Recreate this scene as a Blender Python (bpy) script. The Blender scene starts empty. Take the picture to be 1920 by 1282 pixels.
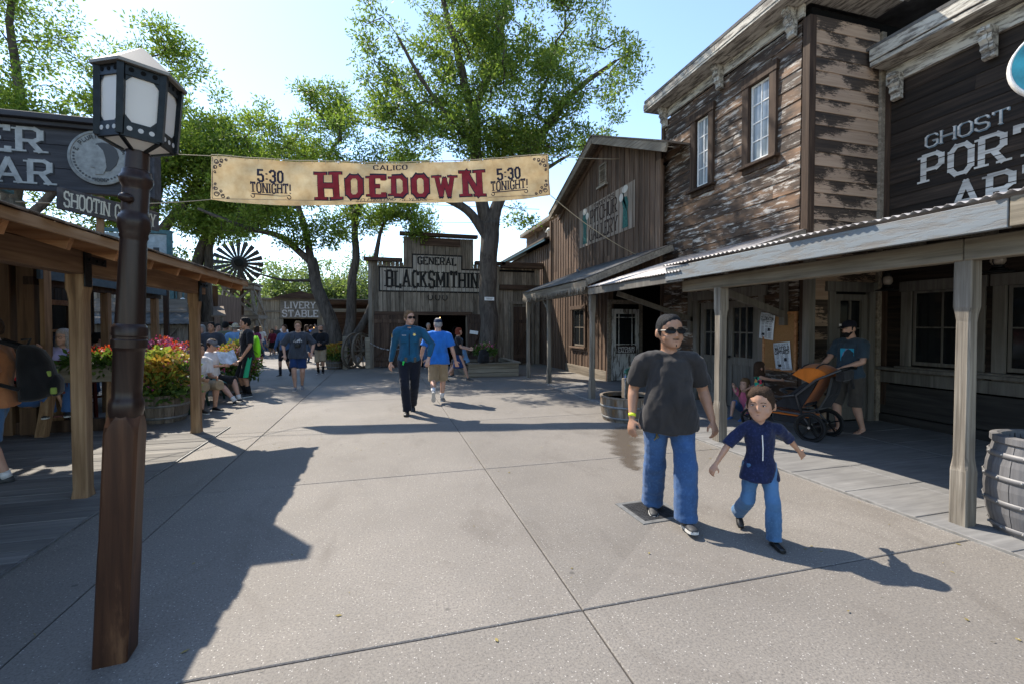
import bpy, bmesh, math, random
import numpy as np
from math import radians, sin, cos, pi, sqrt, atan2
from mathutils import Vector, Matrix, Quaternion, noise
random.seed(7)
V = Vector
SC = bpy.context.scene
COL = SC.collection

# ---------------------------------------------------------------- camera, sky, sun, exposure
YAW, PITCH, EYE = radians(15.5), radians(1.3), 1.6
cam_data = bpy.data.cameras.new("camera")
cam_data.sensor_fit = 'HORIZONTAL'
cam_data.sensor_width = 36.0
cam_data.lens = 36.0 * 853.0 / 1920.0
cam_data.shift_y = -11.6 / 1920.0
cam_data.clip_end = 2000.0
cam = bpy.data.objects.new("camera", cam_data)
cam.location = (0, 0, EYE)
cam.rotation_euler = (radians(90) - PITCH, 0, -YAW)
COL.objects.link(cam)
SC.camera = cam

SUN_DIR = V((-0.59 * 0.656, 0.807 * 0.656, 0.755)).normalized()
world = bpy.data.worlds.new("World")
SC.world = world
world.use_nodes = True
wn = world.node_tree
wn.nodes.clear()
sky = wn.nodes.new("ShaderNodeTexSky")
sky.sky_type = 'NISHITA'
sky.sun_disc = False
sky.sun_elevation = radians(49)
sky.sun_rotation = radians(-36.2)
sky.air_density = 0.95
sky.dust_density = 0.18
sky.ozone_density = 1.0
bg = wn.nodes.new("ShaderNodeBackground")
bg.inputs["Strength"].default_value = 0.148
wo = wn.nodes.new("ShaderNodeOutputWorld")
wn.links.new(sky.outputs[0], bg.inputs[0])
wn.links.new(bg.outputs[0], wo.inputs[0])

sun_data = bpy.data.lights.new("sun", 'SUN')
sun_data.energy = 3.6
sun_data.angle = radians(0.53)
sun_data.color = (1.0, 0.92, 0.80)
sun = bpy.data.objects.new("sun", sun_data)
sun.rotation_euler = SUN_DIR.to_track_quat('Z', 'Y').to_euler()
sun.location = (-10, 14, 25)
COL.objects.link(sun)

vs = SC.view_settings
vs.view_transform = 'Standard'
vs.look = 'None'
vs.exposure = 1.34
vs.gamma = 1.0
vs.use_curve_mapping = False
SC.cycles.use_denoising = True
SC.cycles.max_bounces = 7
SC.cycles.diffuse_bounces = 4
SC.cycles.transparent_max_bounces = 6

# ---------------------------------------------------------------- object helpers
def tag(o, label=None, cat=None, group=None, kind=None):
    if label: o["label"] = label
    if cat: o["category"] = cat
    if group: o["group"] = group
    if kind: o["kind"] = kind
    return o

def empty(name, loc=(0, 0, 0), rz=0.0, label=None, cat=None, group=None):
    o = bpy.data.objects.new(name, None)
    o.empty_display_size = 0.2
    COL.objects.link(o)
    o.location = loc
    o.rotation_euler = (0, 0, rz)
    return tag(o, label, cat, group)

def link(name, me, parent=None, loc=None, rot=None, scale=None):
    o = bpy.data.objects.new(name, me)
    COL.objects.link(o)
    if parent is not None: o.parent = parent
    if loc is not None: o.location = loc
    if rot is not None: o.rotation_euler = rot
    if scale is not None: o.scale = scale
    return o

def copy_tree(o, parent=None):
    c = o.copy(); COL.objects.link(c); c.parent = parent
    for ch in list(o.children): copy_tree(ch, c)
    return c

class MB:
    """collects shapes, then links them as one mesh object"""
    def __init__(s): s.v = []; s.f = []; s.mi = []; s.cur = 0
    def add(s, vs, fs, M=None):
        b = len(s.v)
        s.v.extend([(M @ V(p))[:] if M is not None else tuple(p) for p in vs])
        for f in fs:
            s.f.append([i + b for i in f]); s.mi.append(s.cur)
        return s
    def box(s, c, size, rot=None, taper=1.0, ch=0.0):
        x, y, z = [k / 2 for k in size]
        M = Matrix.Translation(V(c))
        if rot is not None:
            M = M @ (rot.to_4x4() if isinstance(rot, Matrix) else Matrix.Rotation(rot, 4, 'Z'))
        if ch <= 0:
            vs = [(-x, -y, -z), (x, -y, -z), (x, y, -z), (-x, y, -z)] + [(a * taper, b * taper, z) for a, b in ((-x, -y), (x, -y), (x, y), (-x, y))]
            fs = [(0, 3, 2, 1), (4, 5, 6, 7), (0, 1, 5, 4), (1, 2, 6, 5), (2, 3, 7, 6), (3, 0, 4, 7)]
        else:
            vs, fs = chamfer_box(x, y, z, ch)
        return s.add(vs, fs, M)
    def bar(s, p0, p1, w, h, up=(0, 0, 1), ch=0.0):
        p0, p1 = V(p0), V(p1)
        d = p1 - p0; L = d.length; d.normalize()
        u = V(up)
        if abs(u.dot(d)) > 0.98: u = V((0, 1, 0))
        sx = d.cross(u).normalized(); uz = sx.cross(d).normalized()
        R = Matrix((sx, d, uz)).transposed()
        return s.box((p0 + p1) / 2, (w, L, h), R, ch=ch)
    def tube(s, pts, rad, seg=8, cap=True):
        pts = [V(p) for p in pts]
        if not hasattr(rad, '__len__'): rad = [rad] * len(pts)
        vs = []; fs = []
        u = None
        for i, p in enumerate(pts):
            t = (pts[min(i + 1, len(pts) - 1)] - pts[max(i - 1, 0)])
            if t.length < 1e-9: t = V((0, 0, 1))
            t.normalize()
            if u is None:
                u = t.orthogonal().normalized()
            else:
                u = (u - t * u.dot(t))
                u = u.normalized() if u.length > 1e-6 else t.orthogonal().normalized()
            w = t.cross(u)
            for k in range(seg):
                a = 2 * pi * k / seg
                vs.append(p + (u * cos(a) + w * sin(a)) * rad[i])
        n = len(pts)
        for i in range(n - 1):
            for k in range(seg):
                a, b = i * seg + k, i * seg + (k + 1) % seg
                fs.append((a, b, b + seg, a + seg))
        if cap:
            fs.append(tuple(reversed(range(seg)))); fs.append(tuple(range((n - 1) * seg, n * seg)))
        return s.add(vs, fs)
    def loft(s, rings, cap=True):
        """rings: list of equal-length point lists"""
        n = len(rings[0]); vs = [p for r in rings for p in r]; fs = []
        for i in range(len(rings) - 1):
            for k in range(n):
                a, b = i * n + k, i * n + (k + 1) % n
                fs.append((a, b, b + n, a + n))
        if cap:
            fs.append(tuple(reversed(range(n)))); fs.append(tuple(range((len(rings) - 1) * n, len(rings) * n)))
        return s.add(vs, fs)
    def lathe(s, prof, seg=24, c=(0, 0, 0), M=None, cap=True):
        rings = [[(c[0] + r * cos(2 * pi * k / seg), c[1] + r * sin(2 * pi * k / seg), c[2] + z) for k in range(seg)] for r, z in prof]
        if M is not None: rings = [[M @ V(p) for p in r] for r in rings]
        return s.loft(rings, cap)
    def ell(s, c, r, seg=12, rings=8, M=None):
        vs = []; fs = []
        for i in range(rings + 1):
            th = pi * i / rings
            th = min(max(th, 0.03), pi - 0.03)
            for k in range(seg):
                a = 2 * pi * k / seg
                p = V((r[0] * sin(th) * cos(a), r[1] * sin(th) * sin(a), -r[2] * cos(th)))
                vs.append((M @ p if M is not None else p) + V(c))
        for i in range(rings):
            for k in range(seg):
                a, b = i * seg + k, i * seg + (k + 1) % seg
                fs.append((a, b, b + seg, a + seg))
        fs.append(tuple(reversed(range(seg)))); fs.append(tuple(range(rings * seg, (rings + 1) * seg)))
        return s.add(vs, fs)
    def prism(s, poly, h0, h1, M=None):
        """poly in xy, extruded in z"""
        n = len(poly)
        vs = [(x, y, h0) for x, y in poly] + [(x, y, h1) for x, y in poly]
        fs = [tuple(reversed(range(n))), tuple(range(n, 2 * n))] + [(k, (k + 1) % n, (k + 1) % n + n, k + n) for k in range(n)]
        return s.add(vs, fs, M)
    def mesh(s, name, mats, smooth=False):
        me = bpy.data.meshes.new(name)
        me.from_pydata([tuple(p) for p in s.v], [], s.f)
        if not isinstance(mats, (list, tuple)): mats = [mats]
        for m in mats: me.materials.append(m)
        if len(mats) > 1: me.polygons.foreach_set("material_index", s.mi)
        if smooth: me.polygons.foreach_set("use_smooth", [True] * len(me.polygons))
        me.update()
        return me
    def build(s, name, mats, parent=None, smooth=False, loc=None, rot=None):
        return link(name, s.mesh(name, mats, smooth), parent, loc, rot)

def chamfer_box(x, y, z, c):
    bm = bmesh.new()
    bmesh.ops.create_cube(bm, size=1.0)
    for v in bm.verts: v.co = V((v.co.x * 2 * x, v.co.y * 2 * y, v.co.z * 2 * z))
    c = min(c, x * .8, y * .8, z * .8)
    bmesh.ops.bevel(bm, geom=bm.edges[:], offset=c, segments=1, affect='EDGES')
    bm.verts.ensure_lookup_table()
    vs = [v.co[:] for v in bm.verts]; fs = [[v.index for v in f.verts] for f in bm.faces]
    bm.free()
    return vs, fs

_board_cache = {}
def board(name, parent, mat, c, size, rot=None, ch=0.004):
    """one plank, sharing mesh data with planks of the same size"""
    key = (round(size[0], 3), round(size[1], 3), round(size[2], 3), mat.name, ch)
    me = _board_cache.get(key)
    if me is None:
        me = MB().box((0, 0, 0), size, ch=ch).mesh(name, mat)
        _board_cache[key] = me
    return link(name, me, parent, c, rot)

def rnd(a, b): return random.uniform(a, b)

# ---------------------------------------------------------------- materials
MATS = {}
class NT:
    def __init__(s, name):
        s.m = bpy.data.materials.new(name); s.m.use_nodes = True
        s.t = s.m.node_tree; s.t.nodes.clear()
        s.out = s.t.nodes.new("ShaderNodeOutputMaterial")
        s.p = s.t.nodes.new("ShaderNodeBsdfPrincipled")
        s.t.links.new(s.p.outputs[0], s.out.inputs[0])
        MATS[name] = s.m
    def n(s, typ, **kw):
        nd = s.t.nodes.new(typ)
        for k, v in kw.items():
            if k in nd.inputs.keys() if hasattr(nd.inputs, 'keys') else False: nd.inputs[k].default_value = v
            else: setattr(nd, k, v)
        return nd
    def l(s, a, b): s.t.links.new(a, b)
    def pos(s, scale=(1, 1, 1), rnd_off=True, coord='world'):
        mp = s.n("ShaderNodeMapping"); mp.inputs["Scale"].default_value = scale
        if coord == 'world': src = s.n("ShaderNodeNewGeometry").outputs["Position"]
        else: src = s.n("ShaderNodeTexCoord").outputs["Object"]
        if rnd_off:
            oi = s.n("ShaderNodeObjectInfo")
            ml = s.n("ShaderNodeMath", operation='MULTIPLY'); ml.inputs[1].default_value = 37.0
            s.l(oi.outputs["Random"], ml.inputs[0])
            ad = s.n("ShaderNodeVectorMath", operation='ADD')
            s.l(src, ad.inputs[0]); s.l(ml.outputs[0], ad.inputs[1]); src = ad.outputs[0]
        s.l(src, mp.inputs["Vector"])
        return mp.outputs[0]
    def noise(s, vec, scale=5, detail=4, rough=.55, dist=0.0):
        nd = s.n("ShaderNodeTexNoise"); nd.inputs["Scale"].default_value = scale
        nd.inputs["Detail"].default_value = detail; nd.inputs["Roughness"].default_value = rough
        nd.inputs["Distortion"].default_value = dist
        if vec is not None: s.l(vec, nd.inputs["Vector"])
        return nd.outputs[0]
    def ramp(s, fac, stops):
        r = s.n("ShaderNodeValToRGB"); e = r.color_ramp.elements
        while len(e) < len(stops): e.new(0.5)
        for el, (p, c) in zip(e, stops):
            el.position = p; el.color = (c[0], c[1], c[2], 1) if hasattr(c, '__len__') else (c, c, c, 1)
        s.l(fac, r.inputs[0]); return r.outputs[0]
    def mix(s, fac, a, b, mode='MIX'):
        m = s.n("ShaderNodeMix", data_type='RGBA', blend_type=mode)
        for sock, val in ((m.inputs[0], fac), (m.inputs[6], a), (m.inputs[7], b)):
            if hasattr(val, 'is_output') or isinstance(val, bpy.types.NodeSocket): s.l(val, sock)
            elif hasattr(val, '__len__'): sock.default_value = (val[0], val[1], val[2], 1)
            else: sock.default_value = val
        return m.outputs[2]
    def math(s, op, a, b=0.0):
        m = s.n("ShaderNodeMath", operation=op)
        for sock, val in ((m.inputs[0], a), (m.inputs[1], b)):
            if isinstance(val, bpy.types.NodeSocket): s.l(val, sock)
            else: sock.default_value = val
        return m.outputs[0]
    def objvar(s, col, lo=.75, hi=1.25):
        oi = s.n("ShaderNodeObjectInfo")
        mr = s.n("ShaderNodeMapRange"); mr.inputs[3].default_value = lo; mr.inputs[4].default_value = hi
        s.l(oi.outputs["Random"], mr.inputs[0])
        h = s.n("ShaderNodeHueSaturation"); s.l(mr.outputs[0], h.inputs["Value"]); s.l(col, h.inputs["Color"])
        return h.outputs[0]
    def bump(s, h, strength=.4, dist=.01):
        b = s.n("ShaderNodeBump"); b.inputs["Strength"].default_value = strength; b.inputs["Distance"].default_value = dist
        s.l(h, b.inputs["Height"]); s.l(b.outputs[0], s.p.inputs["Normal"])
    def fin(s, col=None, rough=.7, spec=.35, metal=0.0):
        if col is not None:
            if isinstance(col, bpy.types.NodeSocket): s.l(col, s.p.inputs["Base Color"])
            else: s.p.inputs["Base Color"].default_value = (col[0], col[1], col[2], 1)
        if isinstance(rough, bpy.types.NodeSocket): s.l(rough, s.p.inputs["Roughness"])
        else: s.p.inputs["Roughness"].default_value = rough
        s.p.inputs["Specular IOR Level"].default_value = spec
        s.p.inputs["Metallic"].default_value = metal
        return s.m

def stretch(axis, along, across):
    return tuple(along if axis == k else across for k in 'XYZ')

def wood(name, dark, mid, light, axis='Z', grain=22., var=(.7, 1.3), rough=.75, patch=None, bumps=.5, coord='world'):
    """weathered timber: grain runs along axis; patch = (colour, low, high) grey or stained areas"""
    t = NT(name)
    g = t.noise(t.pos(stretch(axis, .9, grain), coord=coord), 1.0, 6, .62, .6)
    col = t.ramp(g, [(.28, dark), (.5, mid), (.75, light)])
    big = t.noise(t.pos(stretch(axis, .8, 3.0), coord=coord), 1.3, 3, .6)
    col = t.mix(t.ramp(big, [(.35, 0), (.7, .55)]), col, dark)
    if patch:
        pn = t.noise(t.pos(stretch(axis, 1.2, 6.0), coord=coord), 1.7, 5, .65)
        col = t.mix(t.ramp(pn, [(patch[1], 0), (patch[2], 1)]), col, patch[0])
    col = t.objvar(col, *var)
    t.bump(g, bumps, .006)
    return t.fin(col, rough, .25)

def paint_peel(name, base_d, base_m, paint, axis, lo, hi, patch=None, var=(.8, 1.2)):
    """flaking paint over old timber"""
    t = NT(name)
    g = t.noise(t.pos(stretch(axis, 1.0, 25.), True), 1.0, 6, .62, .5)
    col = t.ramp(g, [(.3, base_d), (.7, base_m)])
    if patch is not None:
        pn0 = t.noise(t.pos(stretch(axis, .7, 2.2), True), 1.6, 4, .6)
        col = t.mix(t.ramp(pn0, [(.46, 0), (.66, 1)]), col, patch)
    pn = t.noise(t.pos(stretch(axis, 2.4, 15.), True), 1.0, 8, .72, .3)
    pm = t.ramp(pn, [(lo, 0), (hi, 1)])
    col = t.mix(pm, col, paint)
    col = t.objvar(col, *var)
    hh = t.math('ADD', t.math('MULTIPLY', g, .6), t.math('MULTIPLY', pm, .5))
    t.bump(hh, .5, .006)
    return t.fin(col, .7, .3)

def plain(name, col, rough=.6, spec=.35, metal=0.0, nscale=0, namt=.15, bumps=0.0, axis=None):
    t = NT(name)
    if nscale:
        g = t.noise(t.pos(stretch(axis, nscale * .1, nscale) if axis else (nscale,) * 3), 1.0, 5, .6)
        c = t.ramp(g, [(.3, [k * (1 - namt) for k in col]), (.7, [min(1, k * (1 + namt)) for k in col])])
        if bumps: t.bump(g, bumps, .005)
        return t.fin(c, rough, spec, metal)
    return t.fin(col, rough, spec, metal)

def cloth(name, col, fold=9., amt=.18, rough=.9, fleck=None):
    t = NT(name)
    g = t.noise(t.pos((fold, fold, fold * .6), False), 1.0, 3, .5, .8)
    fine = t.noise(t.pos((260, 260, 260), False), 1.0, 2, .5)
    c = t.ramp(g, [(.3, [k * (1 - amt) for k in col]), (.7, [min(1, k * (1 + amt)) for k in col])])
    if fleck is not None:
        fl = t.noise(t.pos((60, 60, 60), False), 1.0, 3, .7)
        c = t.mix(t.ramp(fl, [(.5, 0), (.75, .8)]), c, fleck)
    t.bump(t.math('ADD', g, t.math('MULTIPLY', fine, .04)), .55, .02)
    t.p.inputs["Sheen Weight"].default_value = .15
    return t.fin(c, rough, .2)

# timber
M_DECK = wood("grey_deck_timber", (.10, .095, .09), (.19, .18, .165), (.27, .25, .225), 'X', 24, (.8, 1.2), .8)
M_POSTL = wood("porch_post_timber", (.11, .060, .030), (.25, .150, .076), (.40, .265, .15), 'Z', 20, (.9, 1.1), .75)
M_BEAML = wood("porch_beam_timber", (.085, .045, .024), (.20, .115, .062), (.34, .215, .125), 'Y', 18, (.85, 1.15), .75)
M_RAFT = wood("cedar_rafter_timber", (.17, .072, .028), (.38, .18, .075), (.52, .29, .14), 'X', 18, (.8, 1.2), .7)
M_FASL = wood("eave_board_timber", (.16, .085, .04), (.32, .19, .10), (.45, .30, .17), 'Y', 18, (.85, 1.15), .75)
M_SHING = wood("cedar_shingle", (.07, .05, .037), (.16, .125, .095), (.27, .22, .17), 'X', 20, (.6, 1.35), .9)
M_LAMPW = wood("dark_stained_post", (.022, .009, .005), (.060, .025, .012), (.12, .055, .026), 'Z', 16, (1, 1), .45, ((.13, .062, .030), .60, .74), .35)
M_LAMPT = wood("turned_post_stain", (.010, .006, .005), (.026, .014, .010), (.055, .030, .020), 'Z', 16, (1, 1), .33, ((.075, .042, .028), .62, .76), .25)
M_POSTR = wood("weathered_grey_post", (.075, .062, .048), (.23, .20, .16), (.40, .355, .29), 'Z', 34, (.9, 1.1), .85, None, .9)
M_BEAMR = wood("weathered_grey_beam", (.10, .085, .06), (.22, .185, .135), (.34, .29, .22), 'Y', 24, (.9, 1.1), .85)
M_BLUEF = paint_peel("pale_blue_fascia", (.12, .11, .10), (.22, .21, .19), (.185, .205, .215), 'Y', .40, .54, None, (.92, 1.06))
M_BS = wood("blacksmith_board", (.075, .060, .045), (.21, .172, .13), (.36, .31, .245), 'Z', 26, (.6, 1.35), .9, ((.085, .065, .047), .52, .72))
M_BSTRIM = wood("blacksmith_trim", (.03, .018, .012), (.075, .045, .03), (.13, .085, .06), 'X', 22, (.8, 1.2), .85)
M_BSDOOR = wood("blacksmith_door", (.028, .017, .011), (.075, .045, .030), (.13, .085, .06), 'Z', 22, (.7, 1.3), .8)
M_GAL = wood("gallery_board", (.050, .030, .020), (.125, .080, .054), (.22, .155, .11), 'Z', 24, (.65, 1.3), .85)
M_GALTRIM = wood("gallery_trim", (.10, .082, .06), (.23, .19, .145), (.36, .31, .24), 'Y', 22, (.85, 1.15), .85)
M_A = paint_peel("peeling_clapboard", (.014, .010, .008), (.075, .045, .028), (.38, .35, .31), 'Y', .525, .62, (.17, .095, .052), (.65, 1.3))
t = NT("peeling_side_clapboard")
tc = t.n("ShaderNodeTexCoord"); sx_ = t.n("ShaderNodeSeparateXYZ"); t.l(tc.outputs["Object"], sx_.inputs[0])
pn = t.noise(t.pos((9, 9, 46), True), 1.0, 9, .8, .3); big_ = t.noise(t.pos((1.4, 1.4, 1.0), True), 1.0, 3, .5)
val = t.math('ADD', t.math('ADD', t.math('MULTIPLY', sx_.outputs[2], 1.1), pn), t.math('MULTIPLY', t.math('SUBTRACT', big_, .5), 1.3))
mk = t.ramp(val, [(.45, 0), (.52, 1)])
g = t.noise(t.pos((1.2, 1.2, 25), True), 1.0, 6, .6)
c = t.mix(mk, t.ramp(g, [(.3, (.30, .20, .135)), (.7, (.44, .32, .225))]), t.ramp(g, [(.3, (.022, .017, .014)), (.75, (.085, .060, .043))]))
t.bump(t.math('ADD', g, mk), .5, .006); t.fin(t.objvar(c, .9, 1.1), .75, .3); M_AR = t.m
M_ACASE = wood("brown_window_casing", (.022, .013, .009), (.060, .036, .023), (.12, .08, .053), 'Z', 22, (.8, 1.2), .8)
M_ATRIM = paint_peel("old_white_cornice", (.07, .06, .05), (.16, .14, .12), (.46, .43, .37), 'Y', .42, .55, None, (.9, 1.1))
M_B = wood("black_brown_clapboard", (.008, .006, .005), (.026, .018, .013), (.065, .044, .03), 'Y', 22, (.7, 1.35), .8)
M_GREYTRIM = wood("grey_painted_trim", (.085, .076, .064), (.15, .137, .118), (.21, .195, .165), 'Z', 18, (.9, 1.1), .75)
M_SHADEWALL = wood("dark_skirting_board", (.020, .018, .016), (.040, .036, .032), (.07, .063, .055), 'Y', 12, (.8, 1.2), .8)
M_FAR = wood("barn_board", (.14, .115, .08), (.27, .23, .165), (.38, .33, .25), 'Z', 20, (.75, 1.2), .9)
M_FARX = wood("barn_beam", (.10, .085, .065), (.20, .175, .14), (.31, .275, .22), 'X', 20, (.75, 1.2), .9)
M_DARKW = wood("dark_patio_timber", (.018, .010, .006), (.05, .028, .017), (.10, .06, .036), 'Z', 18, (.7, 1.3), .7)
M_BARRELW = wood("barrel_stave", (.075, .058, .042), (.16, .13, .10), (.26, .215, .165), 'Z', 20, (.75, 1.25), .8)
M_SIGNB = wood("sign_board_slate", (.020, .020, .023), (.042, .042, .048), (.085, .085, .095), 'X', 14, (.95, 1.05), .6)
M_SIGNS = wood("small_sign_grey", (.045, .040, .040), (.085, .078, .076), (.13, .12, .115), 'X', 16, (1, 1), .8)
M_TEAL = plain("dark_teal_paint", (.02, .075, .085), .5, .4, 0, 14, .3)
M_CREAM = paint_peel("cream_trim_paint", (.12, .10, .07), (.2, .17, .12), (.50, .45, .33), 'Y', .40, .5)
M_PLANTBOX = wood("planter_timber", (.12, .10, .07), (.24, .205, .15), (.36, .32, .25), 'X', 20, (.8, 1.2), .85)
M_TUBW = wood("wet_tub_stave", (.07, .055, .04), (.17, .145, .115), (.33, .30, .26), 'Z', 14, (.7, 1.25), .6, ((.16, .085, .03), .5, .68))

# metal and others
M_IRON = plain("black_iron", (.012, .013, .014), .45, .5, .6, 30, .4)
M_LANT = plain("lantern_blue_black_metal", (.011, .013, .014), .38, .5, .7, 25, .4)
M_ROOFMET = plain("lantern_roof_zinc", (.20, .185, .16), .6, .4, .2, 12, .12)
M_STEEL = plain("brushed_steel", (.45, .45, .46), .35, .5, .9)
M_HOOP = plain("grey_hoop_iron", (.20, .20, .195), .55, .4, .5, 22, .3)
t = NT("corrugated_tin")
nn = t.noise(t.pos((1.2, 1.2, 1.2), False), 2.2, 6, .65)
t.fin(t.ramp(nn, [(.3, (.20, .18, .17)), (.55, (.36, .335, .32)), (.75, (.46, .44, .42))]), .55, .4, .25)
M_TIN = t.m
t = NT("rusted_old_tin")
nn = t.noise(t.pos((1.5, 1.5, 1.5), False), 2.2, 6, .65)
t.fin(t.ramp(nn, [(.3, (.065, .06, .055)), (.6, (.13, .125, .12)), (.8, (.21, .20, .19))]), .85, .15, .0)
M_TIN2 = t.m

t = NT("exposed_aggregate_concrete")
big = t.noise(t.pos((.55, .55, .55), False), 1.0, 5, .6)
mid = t.noise(t.pos((5, 5, 5), False), 1.0, 6, .65)
fine = t.noise(t.pos((75, 75, 75), False), 1.0, 4, .75)
vor = t.n("ShaderNodeTexVoronoi"); vor.inputs["Scale"].default_value = 105.0
t.l(t.pos((1, 1, 1), False), vor.inputs["Vector"])
sep = t.n("ShaderNodeSeparateColor"); t.l(vor.outputs["Color"], sep.inputs[0])
col = t.ramp(big, [(.3, (.158, .141, .121)), (.7, (.242, .218, .189))])
col = t.mix(t.ramp(mid, [(.3, 0), (.75, .4)]), col, (.165, .153, .138))
st = t.noise(t.pos((1.7, .9, 1), False), 1.0, 6, .7, .8)
col = t.mix(t.ramp(st, [(.54, 0), (.70, .6)]), col, (.115, .098, .082))
vg = t.n("ShaderNodeTexVoronoi"); vg.inputs["Scale"].default_value = 2.3; t.l(t.pos((1, 1, 1), False), vg.inputs["Vector"])
sg = t.n("ShaderNodeSeparateColor"); t.l(vg.outputs["Color"], sg.inputs[0])
gum = t.math('MULTIPLY', t.ramp(sg.outputs[0], [(.60, 0), (.63, .7)]), t.ramp(vg.outputs["Distance"], [(.035, 1), (.055, 0)]))
col = t.mix(gum, col, (.06, .055, .05))
col = t.mix(t.ramp(fine, [(.38, .75), (.55, 0)]), col, (.10, .092, .085))
peb = t.math('MULTIPLY', t.ramp(sep.outputs[0], [(.90, 0), (.96, .8)]), t.ramp(vor.outputs["Distance"], [(.25, 1), (.42, 0)]))
col = t.mix(peb, col, (.50, .47, .43))
peb2 = t.math('MULTIPLY', t.ramp(sep.outputs[1], [(.80, 0), (.9, .8)]), t.ramp(vor.outputs["Distance"], [(.25, 1), (.42, 0)]))
col = t.mix(peb2, col, (.085, .075, .068))
col = t.objvar(col, .91, 1.07)
t.bump(fine, .5, .004)
t.fin(col, .72, .4)
M_CONC = t.m
M_JOINT = plain("joint_filler", (.055, .05, .046), .9, .2, 0, 40, .3)
t = NT("porch_slab_concrete")
nn = t.noise(t.pos((1.5, 14, 1), False), 1.0, 6, .65)
n2 = t.noise(t.pos((2, 2, 2), False), 1.0, 5, .6)
c = t.ramp(nn, [(.3, (.135, .132, .13)), (.7, (.235, .23, .222))])
c = t.mix(t.ramp(n2, [(.4, 0), (.75, .5)]), c, (.11, .108, .107))
t.bump(nn, .3, .004); t.fin(c, .75, .35); M_PORCHS = t.m

t = NT("window_glass")
t.fin((.012, .014, .015), .06, .5); M_GLASS = t.m
t = NT("curtained_glass")
nn = t.noise(t.pos((2, 14, .5), False), 1.0, 3, .5)
t.fin(t.ramp(nn, [(.35, (.16, .18, .19)), (.65, (.42, .45, .47))]), .12, .5); M_GLASSW = t.m
t = NT("lantern_frosted_glass")
nn = t.noise(t.pos((3, 3, 1), False), 1.6, 3, .5)
t.l(t.ramp(nn, [(.3, (.78, .75, .70)), (.7, (.88, .86, .82))]), t.p.inputs["Base Color"])
t.p.inputs["Roughness"].default_value = .35
tr = t.n("ShaderNodeBsdfTranslucent"); tr.inputs[0].default_value = (.9, .87, .82, 1)
mx = t.n("ShaderNodeMixShader"); mx.inputs[0].default_value = .5
t.l(t.p.outputs[0], mx.inputs[1]); t.l(tr.outputs[0], mx.inputs[2]); t.l(mx.outputs[0], t.out.inputs[0])
M_FROST = t.m
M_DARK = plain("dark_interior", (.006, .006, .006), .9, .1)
M_CURT = plain("green_curtain", (.045, .055, .03), .9, .1, 0, 9, .5)
M_WHITE = plain("white_paint", (.72, .70, .66), .6, .3, 0, 18, .12)
M_OFFW = wood("worn_white_lettering", (.22, .20, .18), (.52, .50, .46), (.66, .64, .60), 'Y', 16, (1, 1), .8)
M_OFFWX = wood("worn_white_panel", (.24, .21, .17), (.52, .48, .42), (.70, .67, .60), 'Z', 24, (.85, 1.1), .85)
M_BLKL = wood("worn_black_lettering", (.010, .010, .010), (.016, .015, .014), (.045, .04, .035), 'Z', 16, (1, 1), .85)
M_SILV = plain("silver_grey_lettering", (.30, .31, .30), .55, .4, 0, 14, .25)
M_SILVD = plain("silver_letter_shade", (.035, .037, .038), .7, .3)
M_ROPE = plain("rope", (.42, .34, .22), .9, .2)
M_PAPER = plain("newsprint", (.62, .66, .70), .85, .2, 0, 6, .06)
M_INK = plain("news_ink", (.03, .03, .035), .8, .2)
M_CORK = plain("cork_panel", (.27, .145, .06), .9, .2, 0, 60, .18)
M_SOIL = plain("planter_soil", (.03, .02, .013), .95, .1)
M_WATER = NT("tub_water").fin((.06, .05, .03), .04, .6)
t = NT("tree_bark")
nb = t.noise(t.pos((9, 9, 1.8), False), 1.0, 7, .68, .8)
t.bump(nb, .9, .03)
t.fin(t.ramp(nb, [(.3, (.03, .024, .02)), (.55, (.09, .075, .062)), (.8, (.165, .145, .12))]), .9, .2); M_BARK = t.m

def leafmat(name, c1, c2, c3, trans=.45, ty=.5):
    t = NT(name)
    g = t.n("ShaderNodeNewGeometry")
    col = t.ramp(g.outputs["Random Per Island"], [(.1, c1), (.5, c2), (.9, c3)])
    t.l(col, t.p.inputs["Base Color"]); t.p.inputs["Roughness"].default_value = .5
    t.p.inputs["Specular IOR Level"].default_value = .3
    tr = t.n("ShaderNodeBsdfTranslucent")
    br = t.mix(ty, col, (.24, .36, .03), 'MIX'); t.l(br, tr.inputs[0])
    mx = t.n("ShaderNodeMixShader"); mx.inputs[0].default_value = trans
    t.l(t.p.outputs[0], mx.inputs[1]); t.l(tr.outputs[0], mx.inputs[2]); t.l(mx.outputs[0], t.out.inputs[0])
    return t.m
M_LEAF = leafmat("podocarp_leaf", (.05, .095, .022), (.12, .185, .034), (.23, .28, .058), .55)
M_LEAF2 = leafmat("bright_leaf", (.07, .125, .020), (.155, .235, .036), (.27, .33, .060), .55)
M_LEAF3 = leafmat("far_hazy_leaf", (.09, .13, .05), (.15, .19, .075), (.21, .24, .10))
M_FLEAF = leafmat("planter_leaf", (.03, .07, .015), (.06, .12, .025), (.10, .16, .035), .3)
M_COLEUS = leafmat("coleus_leaf", (.42, .20, .03), (.50, .30, .05), (.30, .26, .05), .35, .15)
def petal(name, a, b, c): return leafmat(name, a, b, c, .3, 0.0)
M_PINK = petal("pink_petal", (.55, .06, .20), (.62, .14, .32), (.66, .30, .42))
M_ORANGE = petal("orange_petal", (.60, .06, .02), (.66, .13, .02), (.60, .03, .04))
M_MAGENTA = petal("magenta_petal", (.45, .02, .14), (.55, .05, .22), (.62, .42, .48))
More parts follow.
